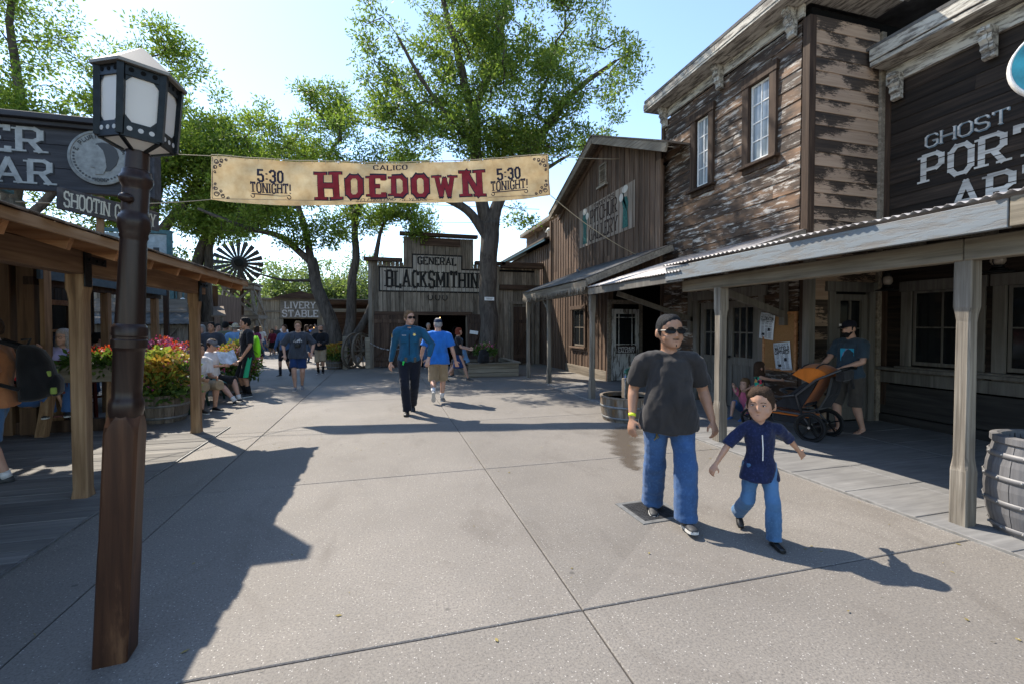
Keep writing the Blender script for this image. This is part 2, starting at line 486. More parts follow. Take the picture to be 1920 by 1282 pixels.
# ---------------------------------------------------------------- block lettering (mesh strokes with slab feet)
c_ = .2
def _o(w=.62):  # chamfered ring
    return [(0, c_), (0, 1 - c_), (c_ * .8, 1), (w - c_ * .8, 1), (w, 1 - c_), (w, c_), (w - c_ * .8, 0), (c_ * .8, 0), (0, c_)]
GLY = {
 'A': (.74, [[(.0, 0), (.37, 1), (.74, 0)], [(.15, .33), (.59, .33)]]),
 'B': (.62, [[(0, 0), (0, 1)], [(0, 1), (.46, 1), (.6, .88), (.6, .64), (.46, .53), (0, .53)], [(.46, .53), (.62, .41), (.62, .13), (.47, 0), (0, 0)]]),
 'C': (.6, [[(.6, .74), (.6, .84), (.44, 1), (.16, 1), (0, .8), (0, .2), (.16, 0), (.44, 0), (.6, .16), (.6, .26)]]),
 'D': (.64, [[(0, 0), (0, 1)], [(0, 1), (.44, 1), (.64, .8), (.64, .2), (.44, 0), (0, 0)]]),
 'E': (.56, [[(0, 0), (0, 1)], [(0, 1), (.54, 1), (.54, .82)], [(0, .52), (.38, .52)], [(0, 0), (.56, 0), (.56, .18)]]),
 'F': (.54, [[(0, 0), (0, 1)], [(0, 1), (.54, 1), (.54, .82)], [(0, .52), (.38, .52)]]),
 'G': (.62, [[(.6, .76), (.6, .84), (.44, 1), (.16, 1), (0, .8), (0, .2), (.16, 0), (.44, 0), (.62, .14), (.62, .44), (.36, .44)]]),
 'H': (.68, [[(0, 0), (0, 1)], [(.68, 0), (.68, 1)], [(0, .5), (.68, .5)]]),
 'I': (.16, [[(.08, 0), (.08, 1)]]),
 'K': (.64, [[(0, 0), (0, 1)], [(.6, 1), (.04, .46)], [(.22, .62), (.64, 0)]]),
 'L': (.54, [[(0, 0), (0, 1)], [(0, 0), (.54, 0), (.54, .2)]]),
 'M': (.84, [[(0, 0), (0, 1)], [(.84, 0), (.84, 1)], [(0, 1), (.42, .25), (.84, 1)]]),
 'N': (.68, [[(0, 0), (0, 1)], [(.68, 0), (.68, 1)], [(0, 1), (.68, 0)]]),
 'O': (.62, [_o()]),
 'P': (.6, [[(0, 0), (0, 1)], [(0, 1), (.44, 1), (.6, .87), (.6, .58), (.44, .46), (0, .46)]]),
 'R': (.64, [[(0, 0), (0, 1)], [(0, 1), (.44, 1), (.6, .88), (.6, .6), (.44, .48), (0, .48)], [(.32, .48), (.62, 0)]]),
 'S': (.58, [[(.56, .74), (.56, .86), (.42, 1), (.14, 1), (0, .87), (0, .65), (.14, .53), (.44, .48), (.58, .36), (.58, .13), (.44, 0), (.14, 0), (0, .13), (0, .26)]]),
 'T': (.64, [[(.32, 0), (.32, 1)], [(0, .8), (0, 1), (.64, 1), (.64, .8)]]),
 'U': (.64, [[(0, 1), (0, .18), (.16, 0), (.48, 0), (.64, .18), (.64, 1)]]),
 'V': (.7, [[(0, 1), (.35, 0), (.7, 1)]]),
 'W': (.98, [[(0, 1), (.24, 0), (.49, .8), (.74, 0), (.98, 1)]]),
 'Y': (.68, [[(0, 1), (.34, .46), (.68, 1)], [(.34, 0), (.34, .46)]]),
 'Z': (.6, [[(0, .82), (0, 1), (.6, 1), (0, 0), (.6, 0), (.6, .18)]]),
 '0': (.54, [_o(.54)]),
 '1': (.3, [[(.18, 0), (.18, 1), (0, .84)]]),
 '3': (.54, [[(0, .78), (0, .86), (.14, 1), (.4, 1), (.54, .87), (.54, .64), (.4, .53), (.2, .53)], [(.4, .53), (.54, .4), (.54, .14), (.4, 0), (.14, 0), (0, .14), (0, .24)]]),
 '4': (.6, [[(.45, 0), (.45, 1), (0, .3), (.6, .3)]]),
 '5': (.54, [[(.5, 1), (0, 1), (0, .56), (.4, .58), (.54, .45), (.54, .14), (.4, 0), (.14, 0), (0, .14), (0, .24)]]),
 '7': (.5, [[(0, .84), (0, 1), (.5, 1), (.15, 0)]]),
 '8': (.54, [_o(.54), [(0, .52), (.54, .52)]]),
 ':': (.12, [[(.06, .18), (.06, .30)], [(.06, .62), (.06, .74)]]),
 '!': (.14, [[(.07, .30), (.07, 1)], [(.07, 0), (.07, .10)]]),
 "'": (.1, [[(.05, .75), (.05, 1)]]),
 '-': (.3, [[(0, .48), (.3, .48)]]),
 '.': (.1, [[(.05, 0), (.05, .06)]]),
 ' ': (.36, []),
}
def text_quads(s, h, sx=1.0, tv=.2, th=.15, gap=.17, serif=True, spur=0.0):
    """list of convex polygons (x, y) for a word, and its width"""
    polys = []; x0 = 0.0
    for ch in s:
        w, strokes = GLY[ch]
        for st in strokes:
            pts = [(x * sx * h, y * h) for x, y in st]
            closed = len(pts) > 2 and (pts[0] == pts[-1])
            n = len(pts)
            for i in range(n - 1):
                (ax, ay), (bx, by) = pts[i], pts[i + 1]
                dx, dy = bx - ax, by - ay; L = math.hypot(dx, dy)
                if L < 1e-9: continue
                dx /= L; dy /= L
                tk = (tv * abs(dy) + th * abs(dx)) / max(1e-6, abs(dx) + abs(dy)) * h
                e0 = tk * .38 if (closed or i > 0) else 0.0
                e1 = tk * .38 if (closed or i < n - 2) else 0.0
                if not closed and i == 0 and abs(dx) > .8: e0 = th * .5 * h
                ax2, ay2, bx2, by2 = ax - dx * e0, ay - dy * e0, bx + dx * e1, by + dy * e1
                nx, ny = -dy * tk / 2, dx * tk / 2
                polys.append([(x0 + ax2 - nx, ay2 - ny), (x0 + bx2 - nx, by2 - ny), (x0 + bx2 + nx, by2 + ny), (x0 + ax2 + nx, ay2 + ny)])
                if spur and abs(dy) > .9 and L > .5 * h:
                    mx, my = x0 + (ax + bx) / 2, (ay + by) / 2
                    polys.append([(mx - tk / 2 - spur * h, my), (mx, my - spur * 1.3 * h), (mx + tk / 2 + spur * h, my), (mx, my + spur * 1.3 * h)])
            if serif and not closed and ch not in "SCG:!'.-35 ":
                for (px, py), (qx, qy) in ((pts[0], pts[1]), (pts[-1], pts[-2])):
                    if (abs(py) < 1e-6 or abs(py - h) < 1e-6) and abs(qy - py) > abs(qx - px) * .6 and abs(qy - py) > .3 * h:
                        sw = tv * 1.05 * h; sh = th * .55 * h
                        y0 = 0 if py < 1e-6 else h - sh
                        polys.append([(x0 + px - sw, y0), (x0 + px + sw, y0), (x0 + px + sw, y0 + sh), (x0 + px - sw, y0 + sh)])
        x0 += w * sx * h + (gap * .5 + tv) * h
    xs = [x for p in polys for x, y in p]; lo = min(xs); polys = [[(x - lo, y) for x, y in p] for p in polys]
    return polys, max(xs) - lo

def text_mb(mb, s, h, M, width=None, tv=.2, th=.15, gap=.17, serif=True, center=True, depth=.003, warp=None, spur=0.0):
    """adds lettering to mb; M maps (x right, y up, z out) to the surface; pieces are stepped by a hair so none are coplanar"""
    sx = 1.0
    polys, w = text_quads(s, h, 1.0, tv, th, gap, serif, spur)
    if width:
        fixed = 0
        sx = width / w
        polys = [[(x * sx, y) for x, y in p] for p in polys]; w = width
    off = -w / 2 if center else 0
    for k, p in enumerate(polys):
        area = sum(p[i][0] * p[(i + 1) % 4][1] - p[(i + 1) % 4][0] * p[i][1] for i in range(4))
        if area < 0: p = p[::-1]
        z1 = depth + (k % 17) * .00012
        if warp:
            nx_ = max(1, int(math.hypot(p[1][0] - p[0][0], p[1][1] - p[0][1]) / .05)); ny_ = max(1, int(math.hypot(p[2][0] - p[1][0], p[2][1] - p[1][1]) / .05))
            P4 = [V((x + off, y, 0)) for x, y in p]; grid = []
            for i in range(nx_ + 1):
                for j in range(ny_ + 1):
                    c = P4[0].lerp(P4[1], i / nx_).lerp(P4[3].lerp(P4[2], i / nx_), j / ny_); a, b = warp(c.x, c.y); grid.append(a + b * z1)
            mb.add(grid, [(i * (ny_ + 1) + j, (i + 1) * (ny_ + 1) + j, (i + 1) * (ny_ + 1) + j + 1, i * (ny_ + 1) + j + 1) for i in range(nx_) for j in range(ny_)])
            continue
            mb.add([a + b * .0005 for a, b in q] + [a + b * z1 for a, b in q], [(3, 2, 1, 0), (4, 5, 6, 7), (0, 1, 5, 4), (1, 2, 6, 5), (2, 3, 7, 6), (3, 0, 4, 7)])
        else:
            mb.prism([(x + off, y) for x, y in p], 0.0003, z1, M)
    return w

def face_matrix(origin, right, up):
    r, u = V(right).normalized(), V(up).normalized(); n = r.cross(u)
    M = Matrix((r, u, n)).transposed().to_4x4(); M.translation = V(origin)
    return M

def cut_strips(me, axis, cuts, w):
    """removes a strip of lettering where it crosses each board gap"""
    bm = bmesh.new(); bm.from_mesh(me)
    no = V([1 if k == axis else 0 for k in range(3)])
    for c in cuts:
        for s in (-w / 2, w / 2):
            bmesh.ops.bisect_plane(bm, geom=bm.verts[:] + bm.edges[:] + bm.faces[:], plane_co=no * (c + s), plane_no=no)
    kill = [f for f in bm.faces if any(abs(f.calc_center_median()[axis] - c) < w / 2 - 1e-5 for c in cuts)]
    bmesh.ops.delete(bm, geom=kill, context='FACES')
    bm.to_mesh(me); bm.free()
# ---------------------------------------------------------------- ground
g = MB(); g.add([(-300, -60, -.012), (300, -60, -.012), (300, 500, -.012), (-300, 500, -.012)], [(0, 1, 2, 3)])
ground = g.build("ground", M_JOINT); tag(ground, "pale exposed aggregate concrete street paving", "ground", kind="structure")
XL = [-60, -14, -9, -5.4, -1.75, 1.06, 4.19, 8, 14, 60]
YL = [-14, -6, -2.9, -.3, 2.33, 4.95, 7.55, 10.2, 13, 16, 19, 22.5, 26, 31, 38, 60, 160, 480]
def slab(poly):
    m = MB(); k = .0045
    cx = sum(p[0] for p in poly) / len(poly); cy = sum(p[1] for p in poly) / len(poly)
    def ins(p, d):
        x, y = p
        return (x - math.copysign(d, x - cx), y - math.copysign(d, y - cy))
    a = [ins(p, k) for p in poly]; b = [ins(p, k + .006) for p in poly]
    n = len(poly)
    vs = [(x, y, -.011) for x, y in a] + [(x, y, -.005) for x, y in a] + [(x, y, 0) for x, y in b]
    fs = [tuple(range(2 * n, 3 * n))] + [(i, (i + 1) % n, n + (i + 1) % n, n + i) for i in range(n)] + [(n + i, n + (i + 1) % n, 2 * n + (i + 1) % n, 2 * n + i) for i in range(n)]
    m.add(vs, fs)
    m.build("paving_slab", M_CONC, ground)
for i in range(len(XL) - 1):
    for j in range(len(YL) - 1):
        x0, x1, y0, y1 = XL[i], XL[i + 1], YL[j], YL[j + 1]
        if x0 == 1.06 and y0 == 2.33:
            slab([(x0, y0), (x1, y1 - .0), (x0, y1)]); slab([(x0, y0), (x1, y0), (x1, y1)])
        else:
            slab([(x0, y0), (x1, y0), (x1, y1), (x0, y1)])
# damp stain with a shape of its own beside the water tub
t = NT("wet_concrete"); nw = t.noise(t.pos((1, 1, 1), False), 60, 4, .7); at_ = t.n("ShaderNodeAttribute"); at_.attribute_name = "wet"
nb_ = t.noise(t.pos((5, 5, 5), False), 1.0, 6, .7)
t.fin(t.ramp(nw, [(.35, (.075, .058, .042)), (.6, (.125, .10, .078))]), .38, .5)
tp = t.n("ShaderNodeBsdfTransparent"); mxs = t.n("ShaderNodeMixShader")
fac = t.ramp(t.math('ADD', at_.outputs["Fac"], t.math('MULTIPLY', t.math('SUBTRACT', nb_, .5), 1.3)), [(.2, 0), (.75, .7)])
t.l(fac, mxs.inputs[0]); t.l(tp.outputs[0], mxs.inputs[1]); t.l(t.p.outputs[0], mxs.inputs[2]); t.l(mxs.outputs[0], t.out.inputs[0]); M_WET = t.m
m = MB()
spine = [(3.78, 6.42, .30), (3.45, 6.05, .34), (3.12, 5.55, .25), (2.88, 5.05, .17), (2.72, 4.70, .12), (2.66, 4.42, .05)]
pl_, pr_ = [], []
sp, sr = [], []
for i in range(len(spine) - 1):
    for k in range(8):
        f = k / 8; a_, b_ = spine[i], spine[i + 1]; sp.append((a_[0] + (b_[0] - a_[0]) * f, a_[1] + (b_[1] - a_[1]) * f)); sr.append(a_[2] + (b_[2] - a_[2]) * f)
for i, ((x, y), r) in enumerate(zip(sp, sr)):
    pl_.append((x - r * .8 * (1 + .75 * noise.noise((i * .31, 2.2, 0)) + .4 * noise.noise((i * .9, 5, 0))), y + .25 * r)); pr_.append((x + r * .8 * (1 + .75 * noise.noise((i * .31, 8.2, 0)) + .4 * noise.noise((i * .9, 9, 0))), y - .25 * r))
n_ = len(pl_); vs = []; wet = []
for (x0, y0), (x1, y1) in zip(pl_, pr_):
    for f in (-.25, .1, .5, .9, 1.25): vs.append((x0 + (x1 - x0) * f, y0 + (y1 - y0) * f, .0035)); wet.append(1 - abs(f - .5) / .75)
m.add(vs, [(5 * i + j, 5 * i + j + 1, 5 * i + j + 6, 5 * i + j + 5) for i in range(n_ - 1) for j in range(4)])
pd = m.build("water_puddle", M_WET); tag(pd, "damp brown water stain running from the wooden tub", "puddle", kind="stuff")
at_ = pd.data.attributes.new("wet", 'FLOAT', 'POINT'); at_.data.foreach_set("value", wet)
# utility cover
uc = empty("utility_cover", (2.20, 3.44, 0), radians(2), "dark square metal utility cover set in the paving", "cover")
m = MB(); m.box((0, 0, .004), (.44, .44, .006)); m.build("frame", M_HOOP, uc)
m = MB(); m.box((0, 0, .008), (.35, .35, .005))
for i in range(11):
    for j in range(11):
        m.box((-.15 + i * .03, -.15 + j * .03, .0115), (.017, .017, .003))
m.build("lid", plain("worn_cover_iron", (.045, .045, .047), .5, .4, .4, 18, .4), uc)

# left boardwalk
bw = empty("boardwalk", (0, 0, 0)); tag(bw, "weathered grey plank boardwalk under the left porch", "boardwalk", kind="structure")
y = 1.2
while y < 8.0:
    w = .185
    seg = [(-6.2, -4.3 + rnd(-.5, .5)), (0, -2.385 + rnd(-.004, .004))]
    xa = -6.2; xm = seg[0][1]; xb = seg[1][1]
    for a, b in ((xa, xm - .003), (xm + .003, xb)):
        board("plank", bw, M_DECK, ((a + b) / 2, y + w / 2, .002 + rnd(-.002, .003)), (round(b - a, 2), w - .007, .03), (rnd(-.004, .004), 0, 0))
    y += w
m = MB(); m.box((-2.373, 4.6, .001), (.018, 6.9, .03)); m.build("edge_strip", M_HOOP, bw)
# right porch floor
pw = empty("porch_floor", (0, 0, 0)); tag(pw, "smooth grey slab floor under the right hand porches", "porch floor", kind="structure")
y = -1.5
while y < 11.6:
    for a, b in ((4.22, 5.05), (5.06, 6.55), (6.56, 8.4)):
        board("slab", pw, M_PORCHS, ((a + b) / 2, y + .30, .004 + rnd(-.001, .0015)), (b - a, .592, .03))
    y += .6
m = MB(); m.box((4.205, 5.0, .002), (.011, 13, .034)); m.build("edge_strip", plain("pale_edge", (.22, .21, .195), .8, .2, 0, 12, .3), pw)

# ---------------------------------------------------------------- wall helpers
def wp(axis, fixed, a, z, out): return (fixed - out, a, z) if axis == 'Y' else (a, fixed - out, z)
def wbox(mb, axis, fixed, a0, a1, z0, z1, o0, o1, ch=0.0):
    c = wp(axis, fixed, (a0 + a1) / 2, (z0 + z1) / 2, (o0 + o1) / 2)
    s = (abs(o1 - o0), abs(a1 - a0), z1 - z0) if axis == 'Y' else (abs(a1 - a0), abs(o1 - o0), z1 - z0)
    return mb.box(c, s, ch=ch)
def wboard(name, parent, mat, axis, fixed, a0, a1, z0, z1, o0, o1, rot=None, ch=.004):
    c = wp(axis, fixed, (a0 + a1) / 2, (z0 + z1) / 2, (o0 + o1) / 2)
    s = (abs(o1 - o0), abs(a1 - a0), z1 - z0) if axis == 'Y' else (abs(a1 - a0), abs(o1 - o0), z1 - z0)
    return board(name, parent, mat, c, s, rot, ch)
def pieces(lo, hi, cuts):
    out = [(lo, hi)]
    for c0, c1 in cuts:
        nx = []
        for a, b in out:
            if c1 <= a or c0 >= b: nx.append((a, b))
            else:
                if c0 > a: nx.append((a, c0))
                if c1 < b: nx.append((c1, b))
        out = nx
    return [(a, b) for a, b in out if b - a > .03]
def vboards(parent, mat, axis, fixed, a0, a1, z0, ztop, w, th=.025, openings=(), gap=.008, batten=None, ragged=0.0, jit=.005):
    n = max(1, round((a1 - a0) / w)); w = (a1 - a0) / n; cuts = []
    for k in range(n):
        lo, hi = a0 + k * w, a0 + (k + 1) * w
        cuts.append(hi)
        zt = min(ztop(lo), ztop(hi)) if callable(ztop) else ztop
        ops = [(o[2], o[3]) for o in openings if o[0] < hi - w * .3 and o[1] > lo + w * .3]
        for (p, q) in pieces(z0, zt, ops):
            d = rnd(0, jit)
            wboard("wall_board", parent, mat, axis, fixed, lo + gap / 2, hi - gap / 2, round(p + rnd(0, ragged), 2), round(q, 2), d - .0, d + th)
            if batten: wboard("batten", parent, batten, axis, fixed, hi - .022, hi + .022, round(p, 2), round(min(q, (ztop(hi) if callable(ztop) else q)), 2), th + .005, th + .024)
    return cuts
def hboards(parent, mat, axis, fixed, a0, a1, z0, z1, rh, th=.022, openings=(), split=True, tilt=.06, name="clapboard"):
    n = max(1, round((z1 - z0) / rh)); rh = (z1 - z0) / n; rows = []
    for k in range(n):
        lo, hi = z0 + k * rh, z0 + (k + 1) * rh
        rows.append(hi)
        ops = [(o[0], o[1]) for o in openings if o[2] < hi - rh * .3 and o[3] > lo + rh * .3]
        if split:
            c = rnd(a0, a1); ops = ops + [(c - .002, c + .002)]
        for p, q in pieces(a0, a1, ops):
            rot = (0, tilt, 0) if axis == 'Y' else (-tilt, 0, 0)
            wboard(name, parent, mat, axis, fixed, round(p, 2), round(q, 2), lo + .002, hi + .012, 0.004, .004 + th, rot, .003)
    return rows
def window(parent, axis, fixed, a0, a1, z0, z1, nx, nz, case_m, sash_m, glass_m, cw=.11, out=.05, sill=True, head=True):
    """casing with sash, muntins and panes; a0..z1 is the clear opening"""
    m = MB()
    wbox(m, axis, fixed, a0 - cw, a0, z0 - .02, z1 + .0, 0, out, .004); wbox(m, axis, fixed, a1, a1 + cw, z0 - .02, z1, 0, out, .004)
    wbox(m, axis, fixed, a0 - cw - .02, a1 + cw + .02, z1 + .001, z1 + cw + .02, 0, out + .012, .004)
    w = m.build("window", case_m, parent)
    if sill:
        m = MB(); wbox(m, axis, fixed, a0 - cw - .05, a1 + cw + .05, z0 - .075, z0 - .022, -.02, out + .06, .005)
        wbox(m, axis, fixed, a0 - cw, a1 + cw, z0 - .17, z0 - .077, 0, out * .7, .004); m.build("sill", case_m, w)
    m = MB(); s = .035; o0, o1 = -.045, -.012
    wbox(m, axis, fixed, a0 + .002, a0 + s, z0, z1, o0, o1); wbox(m, axis, fixed, a1 - s, a1 - .002, z0, z1, o0, o1)
    wbox(m, axis, fixed, a0 + s, a1 - s, z0 + .002, z0 + s + .02, o0, o1 - .001); wbox(m, axis, fixed, a0 + s, a1 - s, z1 - s, z1 - .002, o0, o1 - .001)
    ia0, ia1, iz0, iz1 = a0 + s, a1 - s, z0 + s + .02, z1 - s
    mu = .02
    for k in range(1, nx):
        a = ia0 + (ia1 - ia0) * k / nx; wbox(m, axis, fixed, a - mu / 2, a + mu / 2, iz0, iz1, o0 + .004, o1 - .004)
    for k in range(1, nz):
        z = iz0 + (iz1 - iz0) * k / nz; wbox(m, axis, fixed, ia0, ia1, z - mu / 2, z + mu / 2, o0 + .006, o1 - .006)
    m.build("sash", sash_m, w)
    for i in range(nx):
        for j in range(nz):
            pa0 = ia0 + (ia1 - ia0) * i / nx + (mu / 2 if i else 0); pa1 = ia0 + (ia1 - ia0) * (i + 1) / nx - (mu / 2 if i < nx - 1 else 0)
            pz0 = iz0 + (iz1 - iz0) * j / nz + (mu / 2 if j else 0); pz1 = iz0 + (iz1 - iz0) * (j + 1) / nz - (mu / 2 if j < nz - 1 else 0)
            m = MB(); wbox(m, axis, fixed, pa0 + .001, pa1 - .001, pz0 + .001, pz1 - .001, -.034, -.030)
            o = m.build("pane", glass_m, w)
            ang = rnd(-.012, .012)
    return w
def corr_sheets(parent, mat, y0, y1, xf, zf, xb, zb, pitch=.076, amp=.011, sheet=.84, name="roof_sheet"):
    """corrugated sheets, ridges running down the slope in X, laid side by side along Y"""
    y = y0; k = 0
    d = V((xb - xf, 0, zb - zf)).normalized(); nrm = V((-d.z, 0, d.x))
    if nrm.z < 0: nrm = -nrm
    while y < y1 - .01:
        e = min(y + sheet + .03, y1); m = MB(); n = max(2, int((e - y) / (pitch / 6)))
        dz = .004 * (k % 2); jx = rnd(-.03, .03)
        top = []; 
        for i in range(n + 1):
            yy = y + (e - y) * i / n; w = amp * sin(2 * pi * yy / pitch) + dz
            pf = V((xf, yy, zf)) + nrm * w + d * jx; pb = V((xb, yy, zb)) + nrm * w
            top += [pf, pb, pf - nrm * .002, pb - nrm * .002]
        fs = []
        for i in range(n):
            a, b = 4 * i, 4 * i + 4
            fs += [(a, a + 1, b + 1, b), (b + 2, b + 3, a + 3, a + 2), (a, b, b + 2, a + 2), (a + 1, a + 3, b + 3, b + 1)]
        m.add(top, fs); m.build(name, mat, parent, True)
        y += sheet; k += 1
def bracket(parent, mat, axis, fixed, a, ztop, h=.42, w=.13):
    m = MB()
    prof = [(0, 0), (.20, 0), (.21, -.06), (.15, -.10), (.17, -.17), (.12, -.22), (.13, -.29), (.08, -.33), (.085, -.40), (.05, -.42), (0, -.42)]
    k = h / .42
    for s, (b0, b1) in enumerate(((-w / 2, -w / 6 - .004), (-w / 6, w / 6), (w / 6 + .004, w / 2))):
        g = 1.0 if s == 1 else .9
        vs = []
        for aa in (a + b0, a + b1):
            vs += [wp(axis, fixed, aa, ztop + z * k, x * k * g) for x, z in prof]
        n = len(prof)
        m.add(vs, [tuple(range(n)), tuple(reversed(range(n, 2 * n)))] + [(i, i + n, (i + 1) % n + n, (i + 1) % n) for i in range(n)])
    m.build("bracket", mat, parent)

# ---------------------------------------------------------------- house with peeling clapboards (right)
A = empty("clapboard_house", (6.4, 7.6, 0), 0, "two-storey house with dark clapboards, flaking white paint and two upper windows", "house")
A.location = (0, 0, 0)
m = MB(); m.box((8.3, 7.6, 3.3), (3.6, 3.7, 6.6)); m.build("inner_wall", M_DARK, A)
aw = [(6.42, 6.88, 4.52, 5.90), (7.95, 8.36, 4.50, 5.92)]
ops = [(a0 - .05, a1 + .05, z0 - .03, z1 + .03) for a0, a1, z0, z1 in aw] + [(6.62, 8.3, 0, 2.12)]
hboards(A, M_A, 'Y', 6.42, 5.83, 9.52, .12, 6.42, .245, openings=ops)
for a0, a1, z0, z1 in aw: window(A, 'Y', 6.40, a0, a1, z0, z1, 2, 4, M_ACASE, M_WHITE, M_GLASSW, .15, .06)
hboards(A, M_AR, 'X', 5.72, 6.52, 7.86, .1, 6.45, .215, openings=[(6.92, 7.72, 0, 2.2)], split=False)
for c, s in (((6.405, 5.70, 3.2), (.13, .13, 6.4)),): board("corner_board", A, M_ACASE, c, s)
board("corner_board", A, M_GALTRIM, (7.90, 5.70, 3.2), (.10, .1, 6.4))
board("corner_board", A, M_ACASE, (6.405, 9.55, 3.2), (.11, .09, 6.4))
# cornice
for (p, q) in ((5.35, 7.3), (7.303, 9.75)):
    board("cornice_board", A, M_ATRIM, (6.22, (p + q) / 2, 6.70), (.50, q - p, .06)); board("cornice_board", A, M_ATRIM, (5.98, (p + q) / 2, 6.78), (.045, q - p, .13))
    board("frieze_board", A, M_ATRIM, (6.385, (max(p, 5.78) + min(q, 9.6)) / 2, 6.56), (.05, min(q, 9.6) - max(p, 5.78), .20))
board("cornice_board", A, M_ATRIM, (7.15, 5.55, 6.70), (1.4, .42, .058)); board("cornice_board", A, M_ATRIM, (7.0, 5.36, 6.78), (2.0, .045, .128))
m = MB(); m.box((8.0, 7.5, 6.88), (4.1, 4.4, .06)); m.build("roof", M_TIN2, A)
for yy in (5.95, 7.60, 9.42): bracket(A, M_ATRIM, 'Y', 6.36, yy, 6.66, .44)
# double door on the ground floor
for k, (a0, a1) in enumerate(((6.66, 7.40), (7.44, 8.20))):
    m = MB(); fx = 6.44
    wbox(m, 'Y', fx, a0, a0 + .12, .05, 2.06, -.02, .03); wbox(m, 'Y', fx, a1 - .12, a1, .05, 2.06, -.02, .03)
    for z0, z1 in ((.05, .24), (.86, 1.0), (1.93, 2.06)): wbox(m, 'Y', fx, a0 + .12, a1 - .12, z0, z1, -.02, .028)
    n = 6
    for i in range(n):
        b0 = a0 + .12 + (a1 - a0 - .24) * i / n
        wbox(m, 'Y', fx, b0 + .003, b0 + (a1 - a0 - .24) / n - .003, .24, .86, -.02, .012)
    d = m.build("door", M_GREYTRIM, A)
    m = MB()
    for i in (1, 2): b = a0 + .12 + (a1 - a0 - .24) * i / 3; wbox(m, 'Y', fx, b - .014, b + .014, 1.0, 1.93, -.01, .016)
    wbox(m, 'Y', fx, a0 + .12, a1 - .12, 1.45, 1.475, -.01, .0155); m.build("glazing_bar", M_GREYTRIM, d)
    for i in range(3):
        for z0, z1 in ((1.0, 1.45), (1.475, 1.93)):
            b0 = a0 + .12 + (a1 - a0 - .24) * i / 3; b1 = b0 + (a1 - a0 - .24) / 3
            m = MB(); wbox(m, 'Y', fx, b0 + .015, b1 - .015, z0 + .001, z1 - .001, -.006, -.001); m.build("pane", M_GLASS, d)
    m = MB(); m.ell(wp('Y', fx, a0 + .07 if k else a1 - .07, 1.0, .06), (.03, .03, .03)); m.build("knob", M_IRON, d, True)
m = MB(); wbox(m, 'Y', 6.41, 6.50, 6.62, 0, 2.12, -.02, .05); wbox(m, 'Y', 6.41, 8.26, 8.38, 0, 2.12, -.02, .05); wbox(m, 'Y', 6.41, 6.44, 8.44, 2.121, 2.30, -.02, .065); m.build("door_frame", M_GREYTRIM, A)
# door on the side wall
m = MB()
wbox(m, 'X', 5.73, 6.98, 7.10, .06, 2.1, 0, .04); wbox(m, 'X', 5.73, 7.56, 7.68, .06, 2.1, 0, .04)
for z0, z1 in ((.06, .25), (.95, 1.1), (2.0, 2.1)): wbox(m, 'X', 5.73, 7.10, 7.56, z0, z1, 0, .038)
wbox(m, 'X', 5.73, 7.10, 7.56, .25, .95, 0, .02)
d = m.build("door", M_GREYTRIM, A)
m = MB(); wbox(m, 'X', 5.73, 7.32, 7.345, 1.1, 2.0, 0, .03); wbox(m, 'X', 5.73, 7.10, 7.56, 1.54, 1.56, 0, .029); m.build("glazing_bar", M_GREYTRIM, d)
for i in range(2):
    for j in range(2):
        m = MB(); wbox(m, 'X', 5.73, 7.10 + .23 * i + .012, 7.33 + .22 * i - .012, 1.11 + .45 * j, 1.53 + .45 * j, .001, .006); m.build("pane", M_GLASS, d)
m = MB(); wbox(m, 'X', 5.72, 6.84, 6.97, 0, 2.14, -.01, .06); wbox(m, 'X', 5.72, 7.69, 7.82, 0, 2.14, -.01, .06); wbox(m, 'X', 5.72, 6.78, 7.84, 2.141, 2.30, -.01, .075); m.build("door_frame", M_GREYTRIM, A)
# canopy over the house's own door
corr_sheets(A, M_TIN, 5.66, 8.82, 4.08, 2.39, 6.42, 3.13)
board("fascia", A, M_GREYTRIM, (4.12, 7.23, 2.30), (.04, 3.14, .13)); 
m = MB(); m.bar((4.15, 5.68, 2.33), (6.4, 5.68, 3.04), .04, .14); m.build("rake_board", M_GALTRIM, A)
for yy in (6.3, 7.4, 8.5):
    m = MB(); m.bar((4.15, yy, 2.31), (6.4, yy, 3.02), .05, .11); m.build("rafter", M_GREYTRIM, A)
m = MB(); m.bar((4.6, 8.45, 2.25), (6.38, 8.45, 1.72), .09, .09); m.bar((6.34, 8.45, 1.45), (6.34, 8.45, 2.9), .07, .09); m.build("knee_brace", M_GREYTRIM, A)
m = MB(); m.bar((4.6, 6.05, 2.30), (6.36, 6.05, 1.76), .09, .10); m.bar((6.335, 6.05, 1.6), (6.335, 6.05, 2.9), .08, .11); m.build("knee_brace", M_GREYTRIM, A)
def post(parent, x, y, h, w=.15, mat=M_POSTR, base=.42, top=.36, z0=0.0):
    m = MB(); k = w / 2; n = w / 2 * .84
    def sq(r, z, c): return [(x + sx * (r if i else r - c), y + sy * (r - c if i else r), z) for sx, sy, i in ((1, 1, 1), (1, 1, 0), (-1, 1, 0), (-1, 1, 1), (-1, -1, 1), (-1, -1, 0), (1, -1, 0), (1, -1, 1))]
    b = .006; jx = rnd(-.006, .006)
    rings = [sq(k, z0, b), sq(k, z0 + base - .05, b), sq(k - .004, z0 + base, b * 2), sq(n, z0 + base + .06, .012), sq(n, z0 + h - top - .06, .012), sq(k - .004, z0 + h - top, b * 2), sq(k, z0 + h - top + .05, b), sq(k, z0 + h, b)]
    rings = [r[::-1] for r in rings]
    for r in rings[1:-1]:
        for i in range(8): r[i] = (r[i][0] + rnd(-.003, .003), r[i][1] + rnd(-.003, .003), r[i][2] + rnd(-.008, .008))
    m.loft(rings); return m.build("post", mat, parent)
post(A, 4.31, 9.04, 2.24, .12)
